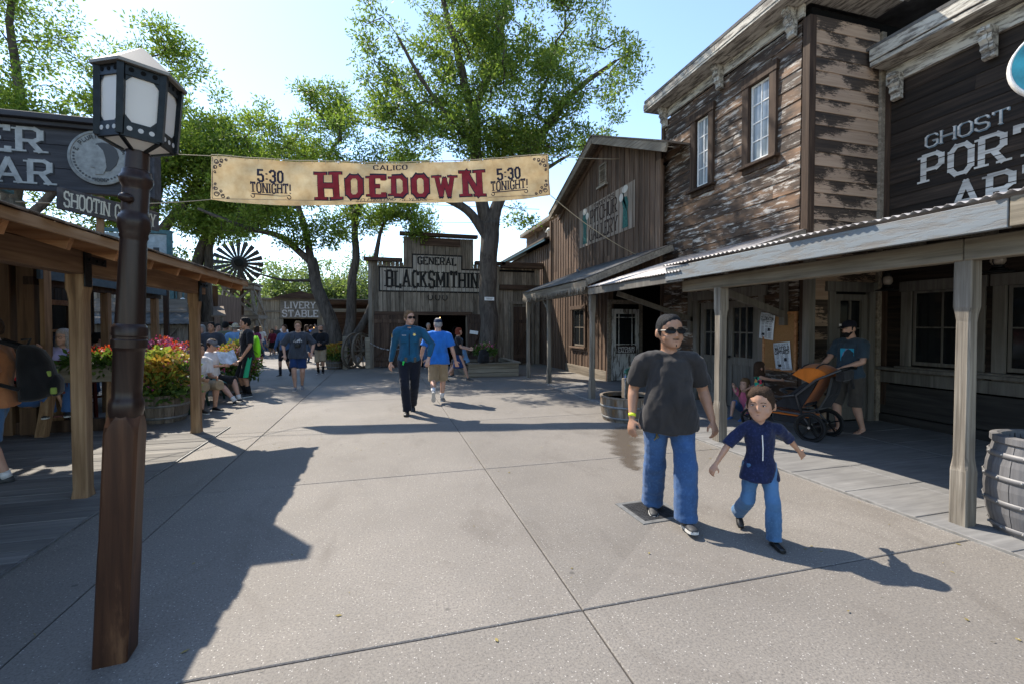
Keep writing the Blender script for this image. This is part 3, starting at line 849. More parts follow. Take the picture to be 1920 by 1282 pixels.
# papers on a cork board
nb = empty("notice_board", (6.36, 6.15, 0), 0, "cork notice board between the double doors and the corner post", "notice board")
nb.location = (0, 0, 0)
m = MB(); wbox(m, 'Y', 6.385, 5.86, 6.46, .88, 1.78, 0, .02); m.build("cork_panel", M_CORK, nb)
m = MB(); wbox(m, 'Y', 6.385, 5.82, 5.86, .84, 1.82, 0, .035); wbox(m, 'Y', 6.385, 6.46, 6.50, .84, 1.82, 0, .035); wbox(m, 'Y', 6.385, 5.86, 6.46, 1.78, 1.82, 0, .034); wbox(m, 'Y', 6.385, 5.86, 6.46, .84, .88, 0, .034); m.build("frame", M_RAFT, nb)
def paper(a, z, w, h, tilt, head, label):
    o = empty("newspaper_sheet", (6.352, a, z), 0, label, "newspaper")
    n = 8; m = MB(); M = face_matrix((0, 0, 0), (0, -cos(tilt), sin(tilt)), (0, sin(tilt), cos(tilt)))
    def cv(x, y): return .006 * sin(3.1 * y / h + 1.2) + .008 * (x / w) * (1 if y < 0 else .3) + .004
    vs = []; fs = []
    for i in range(n + 1):
        for j in range(n + 1):
            x, y = (i / n - .5) * w, (j / n - .5) * h; vs.append(M @ V((x, y, cv(x, y))))
    for i in range(n):
        for j in range(n):
            a0 = i * (n + 1) + j; fs.append((a0, a0 + n + 1, a0 + n + 2, a0 + 1))
    m.add(vs, fs); sh = m.build("sheet", M_PAPER, o, True)
    sm = sh.modifiers.new("thick", 'SOLIDIFY'); sm.thickness = .0008; sm.offset = -1
    m = MB()
    def ln(s, hh, y, ww, tv=.22, th=.2):
        def warp(x, yy): return M @ V((x, y + yy, cv(x, y + yy) + .0015)), M.to_3x3() @ V((0, 0, 1))
        text_mb(m, s, hh, None, ww, tv, th, .14, True, True, .001, warp)
    yy = h / 2 - .06
    ln("CALICO GAZETTE", .035, yy, w * .86, .16, .12)
    for t_, hh in head: yy -= hh + .012; ln(t_, hh, yy, w * (.9 if hh > .03 else .8), .3, .22)
    random.seed(hash(label) % 1000 if False else len(label))
    while yy > -h / 2 + .03:
        yy -= .0135
        for c in (-.26, .0, .26):
            if random.random() < .12: continue
            x0 = (c - .115) * w; x1 = x0 + w * rnd(.17, .23)
            q = [(x0, yy), (x1, yy), (x1, yy + .005), (x0, yy + .005)]
            m.add([M @ V((x, y_, cv(x, y_) + .002)) for x, y_ in q], [(0, 1, 2, 3)])
    for (bx, by, bw, bh) in ((-.22 * w, -.32 * h, .2 * w, .09 * h), (.17 * w, -.12 * h, .16 * w, .12 * h)):
        m.add([M @ V((x, y_, cv(x, y_) + .0028)) for x, y_ in ((bx - bw / 2, by - bh / 2), (bx + bw / 2, by - bh / 2), (bx + bw / 2, by + bh / 2), (bx - bw / 2, by + bh / 2))], [(0, 1, 2, 3)])
    m.build("print", M_INK, o)
paper(6.40, 1.585, .31, .45, -.10, (("CELEBRATION", .05), ("GHOST TOWN ALIVE", .02)), "upper white newspaper sheet pinned at the cork board's left edge")
paper(6.07, 1.09, .33, .46, .12, (("MAYFIELD", .052), ("CAPTURED!", .052)), "lower white newspaper sheet with two bold headline lines on the cork board")

# ---------------------------------------------------------------- dark portrait shop (far right)
B = empty("portrait_shop", (0, 0, 0), 0, "black-brown clapboard shop with white painted lettering at the right edge", "shop")
m = MB(); m.box((10.1, 2.0, 3.0), (4.0, 7.3, 6.0)); m.build("inner_wall", M_DARK, B)
bwin = [(4.44, 5.22, .98, 2.13), (3.05, 4.08, .98, 2.13), (1.6, 2.6, .98, 2.13)]
rowsB = hboards(B, M_B, 'Y', 8.0, -1.2, 5.62, .66, 5.5, .20, openings=[(a - .04, b + .04, c - .03, d + .03) for a, b, c, d in bwin])
board("skirting_board", B, M_SHADEWALL, (7.985, 2.3, .40), (.03, 7.0, .48)); board("skirting_board", B, M_SHADEWALL, (7.96, 2.3, .08), (.08, 7.0, .14))
for a0, a1, z0, z1 in bwin: window(B, 'Y', 7.985, a0, a1, z0, z1, 2, 2, M_GREYTRIM, M_GREYTRIM, M_GLASS, .14, .045)
board("sill_board", B, M_GREYTRIM, (7.90, 2.3, .905), (.16, 6.7, .05)); board("sill_board", B, M_GREYTRIM, (7.955, 2.3, .76), (.05, 6.7, .18))
board("corner_board", B, M_ACASE, (7.99, 5.63, 2.9), (.10, .10, 5.2))
for (p, q) in ((-1.2, 2.1), (2.103, 5.64)):
    board("cornice_board", B, M_ATRIM, (7.80, (p + q) / 2, 5.80), (.46, q - p, .07)); board("cornice_board", B, M_ATRIM, (7.58, (p + q) / 2, 5.95), (.05, q - p, .20)); board("frieze_board", B, M_ATRIM, (7.955, (p + q) / 2, 5.63), (.07, q - p, .24))
m = MB(); m.box((9.8, 2.2, 6.06), (4.5, 7.0, .05)); m.build("roof", M_TIN2, B)
for yy in (5.44, 4.28, 3.1): bracket(B, M_ATRIM, 'Y', 7.92, yy, 5.60, .40, .14)
hboards(B, M_B, 'Y', 8.9, -1.2, 5.6, 6.2, 8.2, .2)
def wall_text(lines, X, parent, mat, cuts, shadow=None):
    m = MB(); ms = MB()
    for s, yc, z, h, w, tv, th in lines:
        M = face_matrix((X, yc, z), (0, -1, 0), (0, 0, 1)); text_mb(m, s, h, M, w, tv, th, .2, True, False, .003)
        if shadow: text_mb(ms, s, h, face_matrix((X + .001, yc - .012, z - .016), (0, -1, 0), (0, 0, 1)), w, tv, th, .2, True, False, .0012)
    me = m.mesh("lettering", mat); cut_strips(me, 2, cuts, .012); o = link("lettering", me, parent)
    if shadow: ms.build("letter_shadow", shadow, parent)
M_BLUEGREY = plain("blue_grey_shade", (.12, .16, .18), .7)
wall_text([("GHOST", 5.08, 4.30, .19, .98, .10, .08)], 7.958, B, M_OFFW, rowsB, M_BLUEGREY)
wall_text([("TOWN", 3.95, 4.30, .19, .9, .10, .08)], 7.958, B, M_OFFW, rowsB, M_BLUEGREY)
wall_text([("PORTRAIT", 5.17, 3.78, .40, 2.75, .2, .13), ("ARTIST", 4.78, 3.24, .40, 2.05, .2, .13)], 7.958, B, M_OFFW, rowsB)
# canopy of the shop
corr_sheets(B, M_TIN, -1.2, 6.06, 4.06, 2.50, 8.0, 2.98)
for p, q in ((2.10, 6.04), (-1.2, 2.09)): board("fascia", B, M_BLUEF if p > 2 else M_BEAMR, (4.11, (p + q) / 2, 2.365 if p > 2 else 2.37), (.05, q - p, .20))
for p, q in ((2.5, 6.0), (-1.2, 2.495)): board("beam", B, M_BEAMR, (4.42, (p + q) / 2, 2.19), (.14, q - p, .17), None, .008)
for k in range(9):
    m = MB(); yy = 5.9 - k * .85; m.bar((4.15, yy, 2.42), (7.95, yy, 2.88), .05, .11); m.build("rafter", M_BEAMR, B)
post(B, 4.43, 2.51, 2.11, .118, M_POSTR, .5, .42); post(B, 4.42, 5.24, 2.11, .135, M_POSTR, .5, .36, .02)
m = MB(); m.tube([(4.42, 5.24, 0), (4.42, 5.24, .03)], .035, 10); m.build("post_foot", M_IRON, B)
board("corner_post", B, M_GREYTRIM, (6.33, 5.58, 1.45), (.12, .12, 2.9))
m = MB(); m.tube([(7.9, 5.45, 3.0), (6.9, 5.4, 2.9), (5.0, 5.35, 2.58)], .008, 6); m.build("stay_rod", M_IRON, B)
# round hanging sign (glass blue roundel), only its edge in view
rs = empty("round_sign", (6.97, 3.19, .30), radians(-48.6), "round blue and white sign cut off by the right edge", "sign")
M_ROUND = plain("sign_turquoise", (.03, .25, .30), .3, .5, 0, 4, .5)
m = MB(); m.lathe([(.37, -.03), (.37, .03)], 40, M=Matrix.Translation((0, 0, 4.13)) @ Matrix.Rotation(pi / 2, 4, 'X')); m.build("panel", M_ROUND, rs, False)
m = MB(); m.lathe([(.37, -.04), (.39, -.04), (.39, .04), (.37, .04), (.37, -.04)], 40, M=Matrix.Translation((0, 0, 4.13)) @ Matrix.Rotation(pi / 2, 4, 'X'), cap=False); m.build("rim", M_WHITE, rs, True)
m = MB(); m.bar((.0, 0, 4.57), (.76, .86, 4.75), .04, .05); m.bar((0, 0, 4.53), (0, 0, 4.6), .03, .03); m.build("bracket_arm", M_IRON, rs)
# hanging lanterns under the canopy
def oil_lantern(x, y, z, label):
    o = empty("oil_lantern", (x, y, z), 0, label, "lantern", "oil lanterns hanging under the porch")
    m = MB(); m.lathe([(.085, 0), (.085, .02), (.06, .03), (.06, .06), (.075, .065)], 16); m.build("base", M_IRON, o, True)
    m = MB(); m.lathe([(.05, .065), (.075, .11), (.07, .17), (.05, .2)], 16); m.build("globe", plain("lantern_globe", (.30, .25, .2), .15, .5) if "lantern_globe" not in MATS else MATS["lantern_globe"], o, True)
    m = MB(); m.lathe([(.055, .2), (.06, .22), (.04, .25), (.045, .27), (.02, .29)], 16); m.build("cap", M_IRON, o, True)
    m = MB(); 
    for s in (-1, 1): m.tube([(s * .06, 0, .05), (s * .095, 0, .1), (s * .095, 0, .2), (s * .05, 0, .25)], .006, 6)
    m.tube([(0, 0, .29), (0, 0, .45)], .004, 5); m.build("wire_frame", M_IRON, o)
    m = MB(); m.lathe([(.15, -.02), (.15, -.008), (.02, 0)], 18); m.build("shelf", M_IRON, o, True)
oil_lantern(7.35, 3.86, 2.28, "oil lantern hanging beside the thick carved porch post")
oil_lantern(7.55, 5.30, 2.16, "oil lantern hanging beside the house's side door")
# ---------------------------------------------------------------- board-and-batten gallery
Gal = empty("gable_gallery", (0, 0, 0), 0, "brown board-and-batten gallery with gable roof and faded painted sign", "gallery")
m = MB(); m.box((9.3, 13.4, 2.7), (6.0, 8.0, 5.4)); m.prism([(9.25, 5.4), (17.0, 5.4), (12.3, 6.9)], 6.32, 12, Matrix(((0, 0, 1, 0), (1, 0, 0, 0), (0, 1, 0, 0), (0, 0, 0, 1))))
RID, ZR = 12.2, 6.95
def zt(y): return ZR - (.43 if y < RID else .40) * abs(y - RID)
def zt2(y): return zt(y) if y < 15.6 else 5.62
m2 = MB(); m2.box((9.3, 14.45, 2.7), (5.9, 5.2, 5.3)); m2.box((9.3, 10.7, 4.1), (5.9, 2.3, 2.6)); m2.prism([(9.35, 5.38), (15.5, 5.38), (RID, 6.7)], 6.35, 12, Matrix(((0, 0, 1, 0), (1, 0, 0, 0), (0, 1, 0, 0), (0, 0, 0, 1))))
m2.build("inner_wall", M_DARK, Gal)
gw = [(13.52, 14.48, .92, 2.12)]
cutsG = vboards(Gal, M_GAL, 'Y', 6.22, 11.85, 16.62, .0, lambda y: min(3.6, 3.6), .24, openings=[(a - .1, b + .1, c - .1, d + .1) for a, b, c, d in gw], batten=M_GAL)
cutsG = vboards(Gal, M_GAL, 'Y', 6.22, 9.35, 16.62, 2.75, zt2, .245, gap=.01, batten=M_GAL)
for a0, a1, z0, z1 in gw: window(Gal, 'Y', 6.20, a0, a1, z0, z1, 2, 2, M_GAL, M_GALTRIM, M_GLASS, .1, .055)
board("corner_board", Gal, M_GAL, (6.2, 11.87, 1.5), (.14, .14, 3.0)); board("corner_board", Gal, M_GAL, (6.18, 16.6, 2.8), (.1, .12, 5.6)); board("corner_board", Gal, M_GAL, (6.18, 9.40, 4.2), (.08, .2, 2.5))
board("base_board", Gal, M_GALTRIM, (6.165, 13.5, .14), (.04, 3.1, .28))
# roof
for ya, yb in ((8.55, RID), (RID, 15.75)):
    za, zb = zt(ya) + .06, zt(yb) + .06
    m = MB(); m.add([(5.75, ya, za + .1), (5.75, yb, zb + .1), (12.2, yb, zb + .1), (12.2, ya, za + .1), (5.75, ya, za + .06), (5.75, yb, zb + .06), (12.2, yb, zb + .06), (12.2, ya, za + .06)], [(0, 3, 2, 1), (4, 5, 6, 7), (0, 1, 5, 4), (1, 2, 6, 5), (2, 3, 7, 6), (3, 0, 4, 7)])
    m.build("roof", M_SHING, Gal)
    m = MB(); m.bar((5.79, ya, za - .05), (5.79, yb, zb - .05), .045, .19, (0, 0, 1)); m.build("rake_board", M_GALTRIM, Gal)
    m = MB(); m.bar((5.9, ya + .02, za - .02), (5.9, yb, zb - .02), .18, .02, (0, 0, 1)); m.build("soffit_board", M_GALTRIM, Gal)
    m = MB(); m.bar((6.14, max(ya, 9.3), zt(max(ya, 9.3)) - .03), (6.14, yb, zt(yb) - .03), .05, .14, (0, 0, 1)); m.build("frieze_board", M_GAL, Gal)
m = MB(); m.bar((6.75, 17.0, 5.55), (6.75, 12.6, 7.05), .05, .2); m.bar((7.2, 17.05, 5.66), (7.2, 12.6, 7.17), .95, .05); m.build("rear_rake_board", M_GALTRIM, Gal)
m = MB(); m.prism([(15.55, 5.3), (16.62, 5.3), (16.62, 5.6), (13.0, 6.85), (12.6, 6.9)], 6.82, 6.9, Matrix(((0, 0, 1, 0), (1, 0, 0, 0), (0, 1, 0, 0), (0, 0, 0, 1)))); m.build("rear_gable_wall", M_GAL, Gal)
# louvre vent
m = MB(); wbox(m, 'Y', 6.18, 12.02, 12.06, 5.72, 6.32, 0, .05); wbox(m, 'Y', 6.18, 12.40, 12.44, 5.72, 6.32, 0, .05); wbox(m, 'Y', 6.18, 12.06, 12.40, 6.28, 6.32, 0, .049); wbox(m, 'Y', 6.18, 11.94, 12.52, 5.64, 5.70, 0, .1)
vent = m.build("vent", M_GALTRIM, Gal)
for k in range(8): board("slat", vent, M_GALTRIM, (6.15, 12.23, 5.76 + k * .066), (.045, .335, .012), (0, .7, 0))
# painted sign on the boards
def yz(mb, s, yc, zc, h, w, tv, th, italic=0): text_mb(mb, s, h, face_matrix((6.165, yc, zc), (0, -1, 0), (0, 0, 1)), w, tv, th, .15, True, True, .003)
m = MB(); wbox(m, 'Y', 6.172, 10.46, 13.92, 4.12, 5.33, 0, .004); me = m.mesh("sign_ground", wood("faded_sign_ground", (.13, .095, .070), (.28, .225, .175), (.44, .385, .315), 'Z', 22, (1, 1), .85)); cut_strips(me, 1, cutsG, .05); link("sign_ground", me, Gal)
m = MB(); yz(m, "PITCHUR", 12.25, 4.74, .40, 1.75, .16, .10); yz(m, "GALLERY", 12.25, 4.22, .40, 1.85, .16, .10); yz(m, "TINTYPES", 12.2, 5.19, .085, 1.3, .18, .12)
me = m.mesh("lettering", plain("faded_brown_lettering", (.032, .018, .014), .85, .2, 0, 25, .4)); cut_strips(me, 1, cutsG, .05); link("lettering", me, Gal)
M_FIG = plain("faded_green_figure", (.03, .10, .085), .85, .2, 0, 20, .5)
for yc, s in ((13.5, 1), (10.95, -1)):
    m = MB(); M = face_matrix((6.164, yc, 4.2), (0, -1, 0), (0, 0, 1))
    m.prism([(-.14, 0), (.16, 0), (.12, .4), (.17, .62), (.10, .80), (.2 * s, .86), (.12, 1.0), (-.10, .98), (-.16, .8), (-.10, .5)], .0, .004, M)
    o = m.build("painted_figure", M_FIG, Gal)
    m = MB(); M2 = face_matrix((6.158, yc, 5.22), (0, -1, 0), (0, 0, 1)); m.prism([(cos(a) * .16, sin(a) * .10) for a in [2 * pi * k / 14 for k in range(14)]], 0, .002, M2); m.prism([(cos(a) * .11 + .2 * s, sin(a) * .11 - .18) for a in [2 * pi * k / 14 for k in range(14)]], 0, .0025, M2); m.build("painted_hat", M_OFFWX, o)
# porch roof of the gallery
corr_sheets(Gal, M_TIN2, 8.84, 13.46, 4.04, 2.58, 6.2, 3.42, .076, .009)
board("fascia", Gal, M_GALTRIM, (4.10, 11.15, 2.49), (.04, 4.58, .15))
m = MB(); m.bar((4.1, 8.86, 2.52), (6.18, 8.86, 3.33), .04, .14); m.build("rake_board", M_GALTRIM, Gal)
m = MB(); y = 8.9
while y < 13.4:
    h = rnd(.08, .17); w = rnd(.07, .11)
    m.add([(4.082, y, 2.43), (4.082, y + w, 2.43), (4.082, y + w * .6, 2.43 - h), (4.095, y, 2.43), (4.095, y + w, 2.43), (4.095, y + w * .6, 2.43 - h)], [(0, 2, 1), (3, 4, 5), (0, 1, 4, 3), (1, 2, 5, 4), (2, 0, 3, 5)]); y += w
m.build("ragged_fringe", M_POSTR, Gal)
for yy in (9.5, 10.6, 11.7, 12.8):
    m = MB(); m.bar((4.15, yy, 2.50), (6.18, yy, 3.28), .05, .1); m.build("rafter", M_DARKW, Gal)
board("beam", Gal, M_POSTR, (4.33, 11.3, 2.36), (.1, 5.0, .12))
post(Gal, 4.36, 11.88, 2.31, .115); post(Gal, 4.24, 13.40, 2.31, .115)
m = MB(); m.bar((4.36, 11.9, 2.0), (4.36, 12.35, 2.32), .05, .06); m.build("knee_brace", M_POSTR, Gal)
for yy, zz, xx in ((12.3, 3.12, 5.4), (14.3, 3.0, 6.0)):
    m = MB(); m.ell((xx, yy, zz + .06), (.04, .10, .04), 10, 6, Matrix.Rotation(.5, 3, 'X')); m.ell((xx, yy - .09, zz + .12), (.028, .035, .028)); tag(m.build("pigeon", plain("pigeon_grey%d" % int(yy), (.08, .08, .085), .7), None, True), "small grey pigeon perched on the %s" % ("dark tin porch roof" if yy < 13 else "far end of the brown gallery wall"), "pigeon")
# entry recess with open white door
m = MB(); m.box((7.95, 10.6, 1.38), (.06, 2.5, 2.76)); m.build("recess_back", M_DARKW, Gal)
hboards(Gal, M_DARKW, 'X', 11.90, 6.28, 7.95, 0, 2.74, .2, split=False, tilt=.02, name="recess_board")
m = MB(); m.box((7.1, 10.6, 2.77), (1.8, 2.5, .04)); m.build("recess_ceiling", M_DARKW, Gal)
dm = paint_peel("peeling_white_door", (.06, .05, .04), (.12, .10, .085), (.50, .49, .46), 'Z', .42, .5)
m = MB(); YD = 11.74
for a0, a1, z0, z1 in ((6.20, 6.32, .04, 2.06), (6.94, 7.06, .04, 2.06), (6.32, 6.94, .04, .22), (6.32, 6.94, .80, .95), (6.32, 6.94, 1.92, 2.06)): wbox(m, 'X', YD, a0, a1, z0, z1, 0, .04 if z1 > 2 and a1 < 6.4 or a0 > 6.9 else .038)
wbox(m, 'X', YD, 6.32, 6.94, .22, .80, .0, .02)
for a in (6.42, 6.84): wbox(m, 'X', YD, a - .01, a + .01, .95, 1.92, .01, .03)
for z in (1.06, 1.82): wbox(m, 'X', YD, 6.32, 6.94, z - .01, z + .01, .01, .029)
d = m.build("door", dm, Gal)
m = MB(); wbox(m, 'X', YD, 6.32, 6.94, .95, 1.92, .012, .017); m.build("pane", M_GLASS, d)
m = MB(); wbox(m, 'X', YD, 6.33, 6.96, .80, 1.02, .042, .055); sgn = m.build("door_sign", plain("door_sign_brown", (.035, .018, .012), .6), d)
m = MB()
for s, z in (("PITCHUR", .92), ("GALLERY", .83)): text_mb(m, s, .07, face_matrix((6.645, YD - .056, z), (1, 0, 0), (0, 0, 1)), .54, .2, .15, .16)
m.build("lettering", M_WHITE, d)
m = MB(); wbox(m, 'X', YD, 6.08, 6.18, 0, 2.2, -.02, .03); wbox(m, 'X', YD, 7.08, 7.18, 0, 2.2, -.02, .03); wbox(m, 'X', YD, 6.08, 7.18, 2.2, 2.32, -.02, .031); m.build("door_frame", M_GALTRIM, Gal)

# long wall beyond the gallery
LW = empty("lean_to_building", (0, 0, 0), 0, "long brown board building with low green eave beyond the gallery", "building")
m = MB(); m.box((8.4, 21.3, 2.4), (4.2, 9.2, 4.8)); m.build("inner_wall", M_DARK, LW)
vboards(LW, M_GAL, 'Y', 6.28, 16.7, 25.8, 0, 4.85, .25, batten=M_GAL)
m = MB(); m.bar((5.95, 16.7, 4.92), (5.95, 26, 4.92), .05, .12); m.build("eave_board", M_TEAL, LW)
m = MB(); m.add([(5.9, 16.7, 4.98), (5.9, 26, 4.98), (9, 26, 6.0), (9, 16.7, 6.0), (5.9, 16.7, 4.94), (5.9, 26, 4.94), (9, 26, 5.96), (9, 16.7, 5.96)], [(0, 3, 2, 1), (4, 5, 6, 7), (0, 1, 5, 4), (1, 2, 6, 5), (2, 3, 7, 6), (3, 0, 4, 7)]); m.build("roof", M_SHING, LW)
hboards(LW, M_GAL, 'Y', 7.0, 16.7, 22.4, 5.0, 6.0, .2)
m = MB(); m.box((6.85, 19.5, 6.06), (.4, 5.9, .06)); m.box((6.66, 19.5, 6.14), (.04, 5.9, .14)); m.build("cornice_board", M_GALTRIM, LW)
for yy in (17.2, 18.3, 19.4, 20.6): bracket(LW, M_GALTRIM, 'Y', 6.96, yy, 6.02, .3, .1)
m = MB(); m.lathe([(.07, 0), (.07, .25), (.16, .27), (.05, .42), (.0, .44)], 14, (6.3, 17.2, 5.05)); m.build("roof_vent_cap", M_WHITE, LW, True)

# ---------------------------------------------------------------- blacksmith shop
BS = empty("blacksmith_shop", (0, 0, 0), 0, "grey plank blacksmith shop with stepped false front and open dark doorway", "shop")
YB = 17.85
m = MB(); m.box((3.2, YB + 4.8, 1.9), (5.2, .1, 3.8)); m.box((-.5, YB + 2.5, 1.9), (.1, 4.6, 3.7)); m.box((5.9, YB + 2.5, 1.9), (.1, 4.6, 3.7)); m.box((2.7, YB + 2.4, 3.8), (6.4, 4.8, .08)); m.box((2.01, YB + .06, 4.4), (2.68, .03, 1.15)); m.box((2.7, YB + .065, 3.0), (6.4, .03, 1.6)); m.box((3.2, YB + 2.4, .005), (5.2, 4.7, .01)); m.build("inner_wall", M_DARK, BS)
def zbs(x): return 5.0 if .66 < x < 3.36 else 4.0
bs_op = [(1.22, 3.08, 0, 2.12)]
cutsB = vboards(BS, M_BS, 'X', YB, -.58, .66, 0, 3.98, .155, openings=[(-.45, 1.3, 0, 2.0)], ragged=.0, gap=.009)
cutsB += vboards(BS, M_BS, 'X', YB, .66, 3.36, 0, 4.98, .16, openings=bs_op + [(-.45, 1.3, 0, 2.0)], gap=.009)
cutsB += vboards(BS, M_BS, 'X', YB, 3.36, 4.42, 0, 3.98, .155, openings=[(3.0, 3.14, 0, 2.12)], gap=.009)
vboards(BS, M_BS, 'X', YB + .06, 4.42, 6.15, 0, 3.98, .19, gap=.009)
for x0, x1, z, dz in ((-.78, .62, 3.99, .13), (.52, 3.50, 5.0, .12), (3.40, 4.62, 3.99, .13), (4.46, 6.2, 3.9, .22)):
    board("cap_board", BS, M_BSTRIM, ((x0 + x1) / 2, YB - .10, z + dz / 2), (x1 - x0, .30, dz))
board("cap_board", BS, M_BSTRIM, (2.05, YB - .06, 4.80), (1.55, .06, .28)); board("ledger_beam", BS, M_BSTRIM, (5.3, YB - .05, 3.13), (1.75, .16, .20))
board("corner_board", BS, M_POSTR, (-.56, YB - .03, 2.0), (.13, .06, 4.0))
# sign: white panel with black border, stepped top
def bsx(mb, x0, x1, z0, z1, o): mb.box(((x0 + x1) / 2, YB - o, (z0 + z1) / 2), (x1 - x0, .004, z1 - z0))
m = MB(); bsx(m, -.22, 3.95, 2.90, 3.78, .034); bsx(m, 1.02, 2.86, 3.781, 4.29, .034)
me = m.mesh("sign_ground", wood("worn_smithy_panel", (.16, .135, .105), (.37, .335, .285), (.52, .485, .42), 'Z', 26, (1, 1), .88)); cut_strips(me, 0, cutsB, .016); sg = link("sign_ground", me, BS)
m = MB(); e = .055; o = .039
for x0, x1, z0, z1 in ((-.25, 3.98, 2.86, 2.86 + e), (-.25, -.25 + e, 2.86 + e, 3.81), (-.25, .97, 3.81 - e, 3.81), (.97, .97 + e, 3.81 - e, 4.33), (.97 + e, 2.86, 4.33 - e, 4.33), (2.86, 2.86 + e, 3.81 - e, 4.33), (2.86 + e, 3.98, 3.81 - e, 3.81), (3.98 - e, 3.98, 2.86 + e, 3.81 - e)): bsx(m, x0, x1, z0, z1, o)
M_ = face_matrix((1.93, YB - .036, 3.94), (1, 0, 0), (0, 0, 1)); text_mb(m, "GENERAL", .27, M_, 1.5, .28, .16, .15, True, True, .003)
M_ = face_matrix((-.05, YB - .036, 3.06), (1, 0, 0), (0, 0, 1)); text_mb(m, "BLACKSMITHING", .60, M_, 3.92, .29, .13, .10, True, False, .003)
me = m.mesh("lettering", M_BLKL); cut_strips(me, 0, cutsB, .016); link("lettering", me, BS)
for k, (x, op) in enumerate(((1.66, 1), (1.94, 0), (2.22, -1))):
    m = MB(); pts = [(x + .09 * sin(a), YB - .05, 2.68 - .11 * cos(a)) for a in [(-2.4 + 4.8 * i / 12) for i in range(13)]]; m.tube(pts, .016, 6); m.build("horseshoe", M_IRON, BS, True)
board("door_lintel", BS, M_BSTRIM, (1.45, YB - .055, 2.05), (3.7, .07, .13))
def plank_door(x0, x1, y, z1, ang, hinge, name="door"):
    d = bpy.data.objects.new(name, None); COL.objects.link(d); d.parent = BS; d.location = (hinge, y, 0); d.rotation_euler = (0, 0, ang)
    n = 6; w = (x1 - x0) / n
    for i in range(n): board("plank", d, M_BSDOOR, (x0 - hinge + w * (i + .5), 0, .06 + (z1 - .06) / 2), (w - .008, .03, z1 - .06))
    for z in (.35, 1.75): board("rail", d, M_BSDOOR, ((x0 + x1) / 2 - hinge, -.028, z), (x1 - x0 - .04, .026, .14))
    m = MB(); m.bar((x0 - hinge + .08, -.03, .45), (x1 - hinge - .08, -.03, 1.66), .024, .11, (0, 1, 0)); m.build("brace", M_BSDOOR, d)
    return d
d = plank_door(-.44, 1.2, YB - .09, 1.98, radians(0), -.44)
for z, w_, t_ in ((1.12, .42, ("BLACKSMITH", "AT WORK")), (.88, .34, ("OPEN",))):
    m = MB(); m.box((.82, -.06, z), (w_, .02, .2)); s_ = m.build("door_notice", M_IRON, d)
    m = MB()
    for i, q in enumerate(t_): text_mb(m, q, .05, face_matrix((.82, -.0705, z + (.02 if len(t_) > 1 else -.025) - .075 * i), (1, 0, 0), (0, 0, 1)), w_ * .8, .18, .14)
    m.build("lettering", M_SILV, d)
d = plank_door(3.1, 4.0, YB - .1, 2.02, radians(-38), 3.1)
m = MB(); m.box((.32, -.06, 1.32), (.36, .02, .13), Matrix.Rotation(.12, 3, 'Y')); m.build("door_notice", M_WHITE, d)
d = plank_door(5.0, 5.75, YB - .02, 2.35, 0, 5.0); 
m = MB(); wbox(m, 'X', YB - .0, 4.88, 4.99, 0, 2.45, 0, .07); wbox(m, 'X', YB, 5.76, 5.87, 0, 2.45, 0, .07); wbox(m, 'X', YB, 4.85, 5.9, 2.452, 2.56, 0, .08); m.build("door_frame", M_BS, BS)
# things seen inside the shop: hanging lamp glow and iron tools
M_GLOW = NT("warm_bulb"); M_GLOW.p.inputs["Emission Color"].default_value = (1, .55, .2, 1); M_GLOW.p.inputs["Emission Strength"].default_value = 1.6; M_GLOW = M_GLOW.fin((.8, .5, .2), .4)
for x, y, z, lb in ((2.28, 20.0, 1.93, "small warm bulb glowing above the doorway crowd inside the smithy"), (2.62, 19.6, 2.06, "small warm bulb glowing at the top right of the smithy doorway")):
    m = MB(); m.ell((x, y, z), (.03, .03, .022), 10, 6); b = m.build("ceiling_bulb", M_GLOW, None, True); tag(b, lb, "lamp"); mm = MB(); mm.tube([(x, y, z + .03), (x, y, 3.76)], .006, 5); mm.build("cord", M_IRON, b)
m = MB()
for k in range(3):
    pts = [(2.75 + .13 * cos(a) + .05 * k, 18.5 + .1 * k, 1.35 + .2 * sin(a) - .1 * k) for a in [2 * pi * i / 16 for i in range(17)]]; m.tube(pts, .012, 5)
tag(m.build("iron_hoops", M_IRON, None, True), "iron hoops hanging inside the smithy's right doorway", "hoops")
ch = MB(); pts = [V((-.56, YB - .16, .95)).lerp(V((.75, YB - .16, .82)), i / 22) - V((0, 0, .19 * 4 * (i / 22) * (1 - i / 22))) for i in range(23)]
for i in range(22):
    c = (pts[i] + pts[i + 1]) / 2; dd = (pts[i + 1] - pts[i]).normalized(); u = V((0, 1, 0)) if i % 2 else V((0, 0, 1)); 
    ring = [c + dd * .042 * cos(a) + u * .018 * sin(a) for a in [2 * pi * k / 8 for k in range(9)]]; ch.tube(ring, .006, 5)
tag(ch.build("chain", M_STEEL), "sagging steel chain across the blacksmith's left door", "chain")

# wooden planter round the big tree
pl = empty("tree_planter", (0, 0, 0), 0, "low square timber planter round the big tree", "planter")
PX0, PX1, PY0, PY1 = 2.45, 4.05, 13.85, 15.9
for z in (.07, .205, .34):
    board("timber", pl, M_PLANTBOX, ((PX0 + PX1) / 2, PY0, z), (PX1 - PX0, .09, .125)); board("timber", pl, M_PLANTBOX, ((PX0 + PX1) / 2, PY1, z), (PX1 - PX0, .09, .125))
    for x in (PX0 + .04, PX1 - .04): board("timber", pl, M_PLANTBOX, (x, (PY0 + PY1) / 2, z), (.085, PY1 - PY0 - .1, .12))
board("timber", pl, M_PLANTBOX, ((PX0 + PX1) / 2, PY0 - .03, .425), (PX1 - PX0 + .1, .2, .04))
for x in (PX0, PX1): board("timber", pl, M_PLANTBOX, (x, (PY0 + PY1) / 2 + .07, .4255), (.2, PY1 - PY0 - .06, .04))
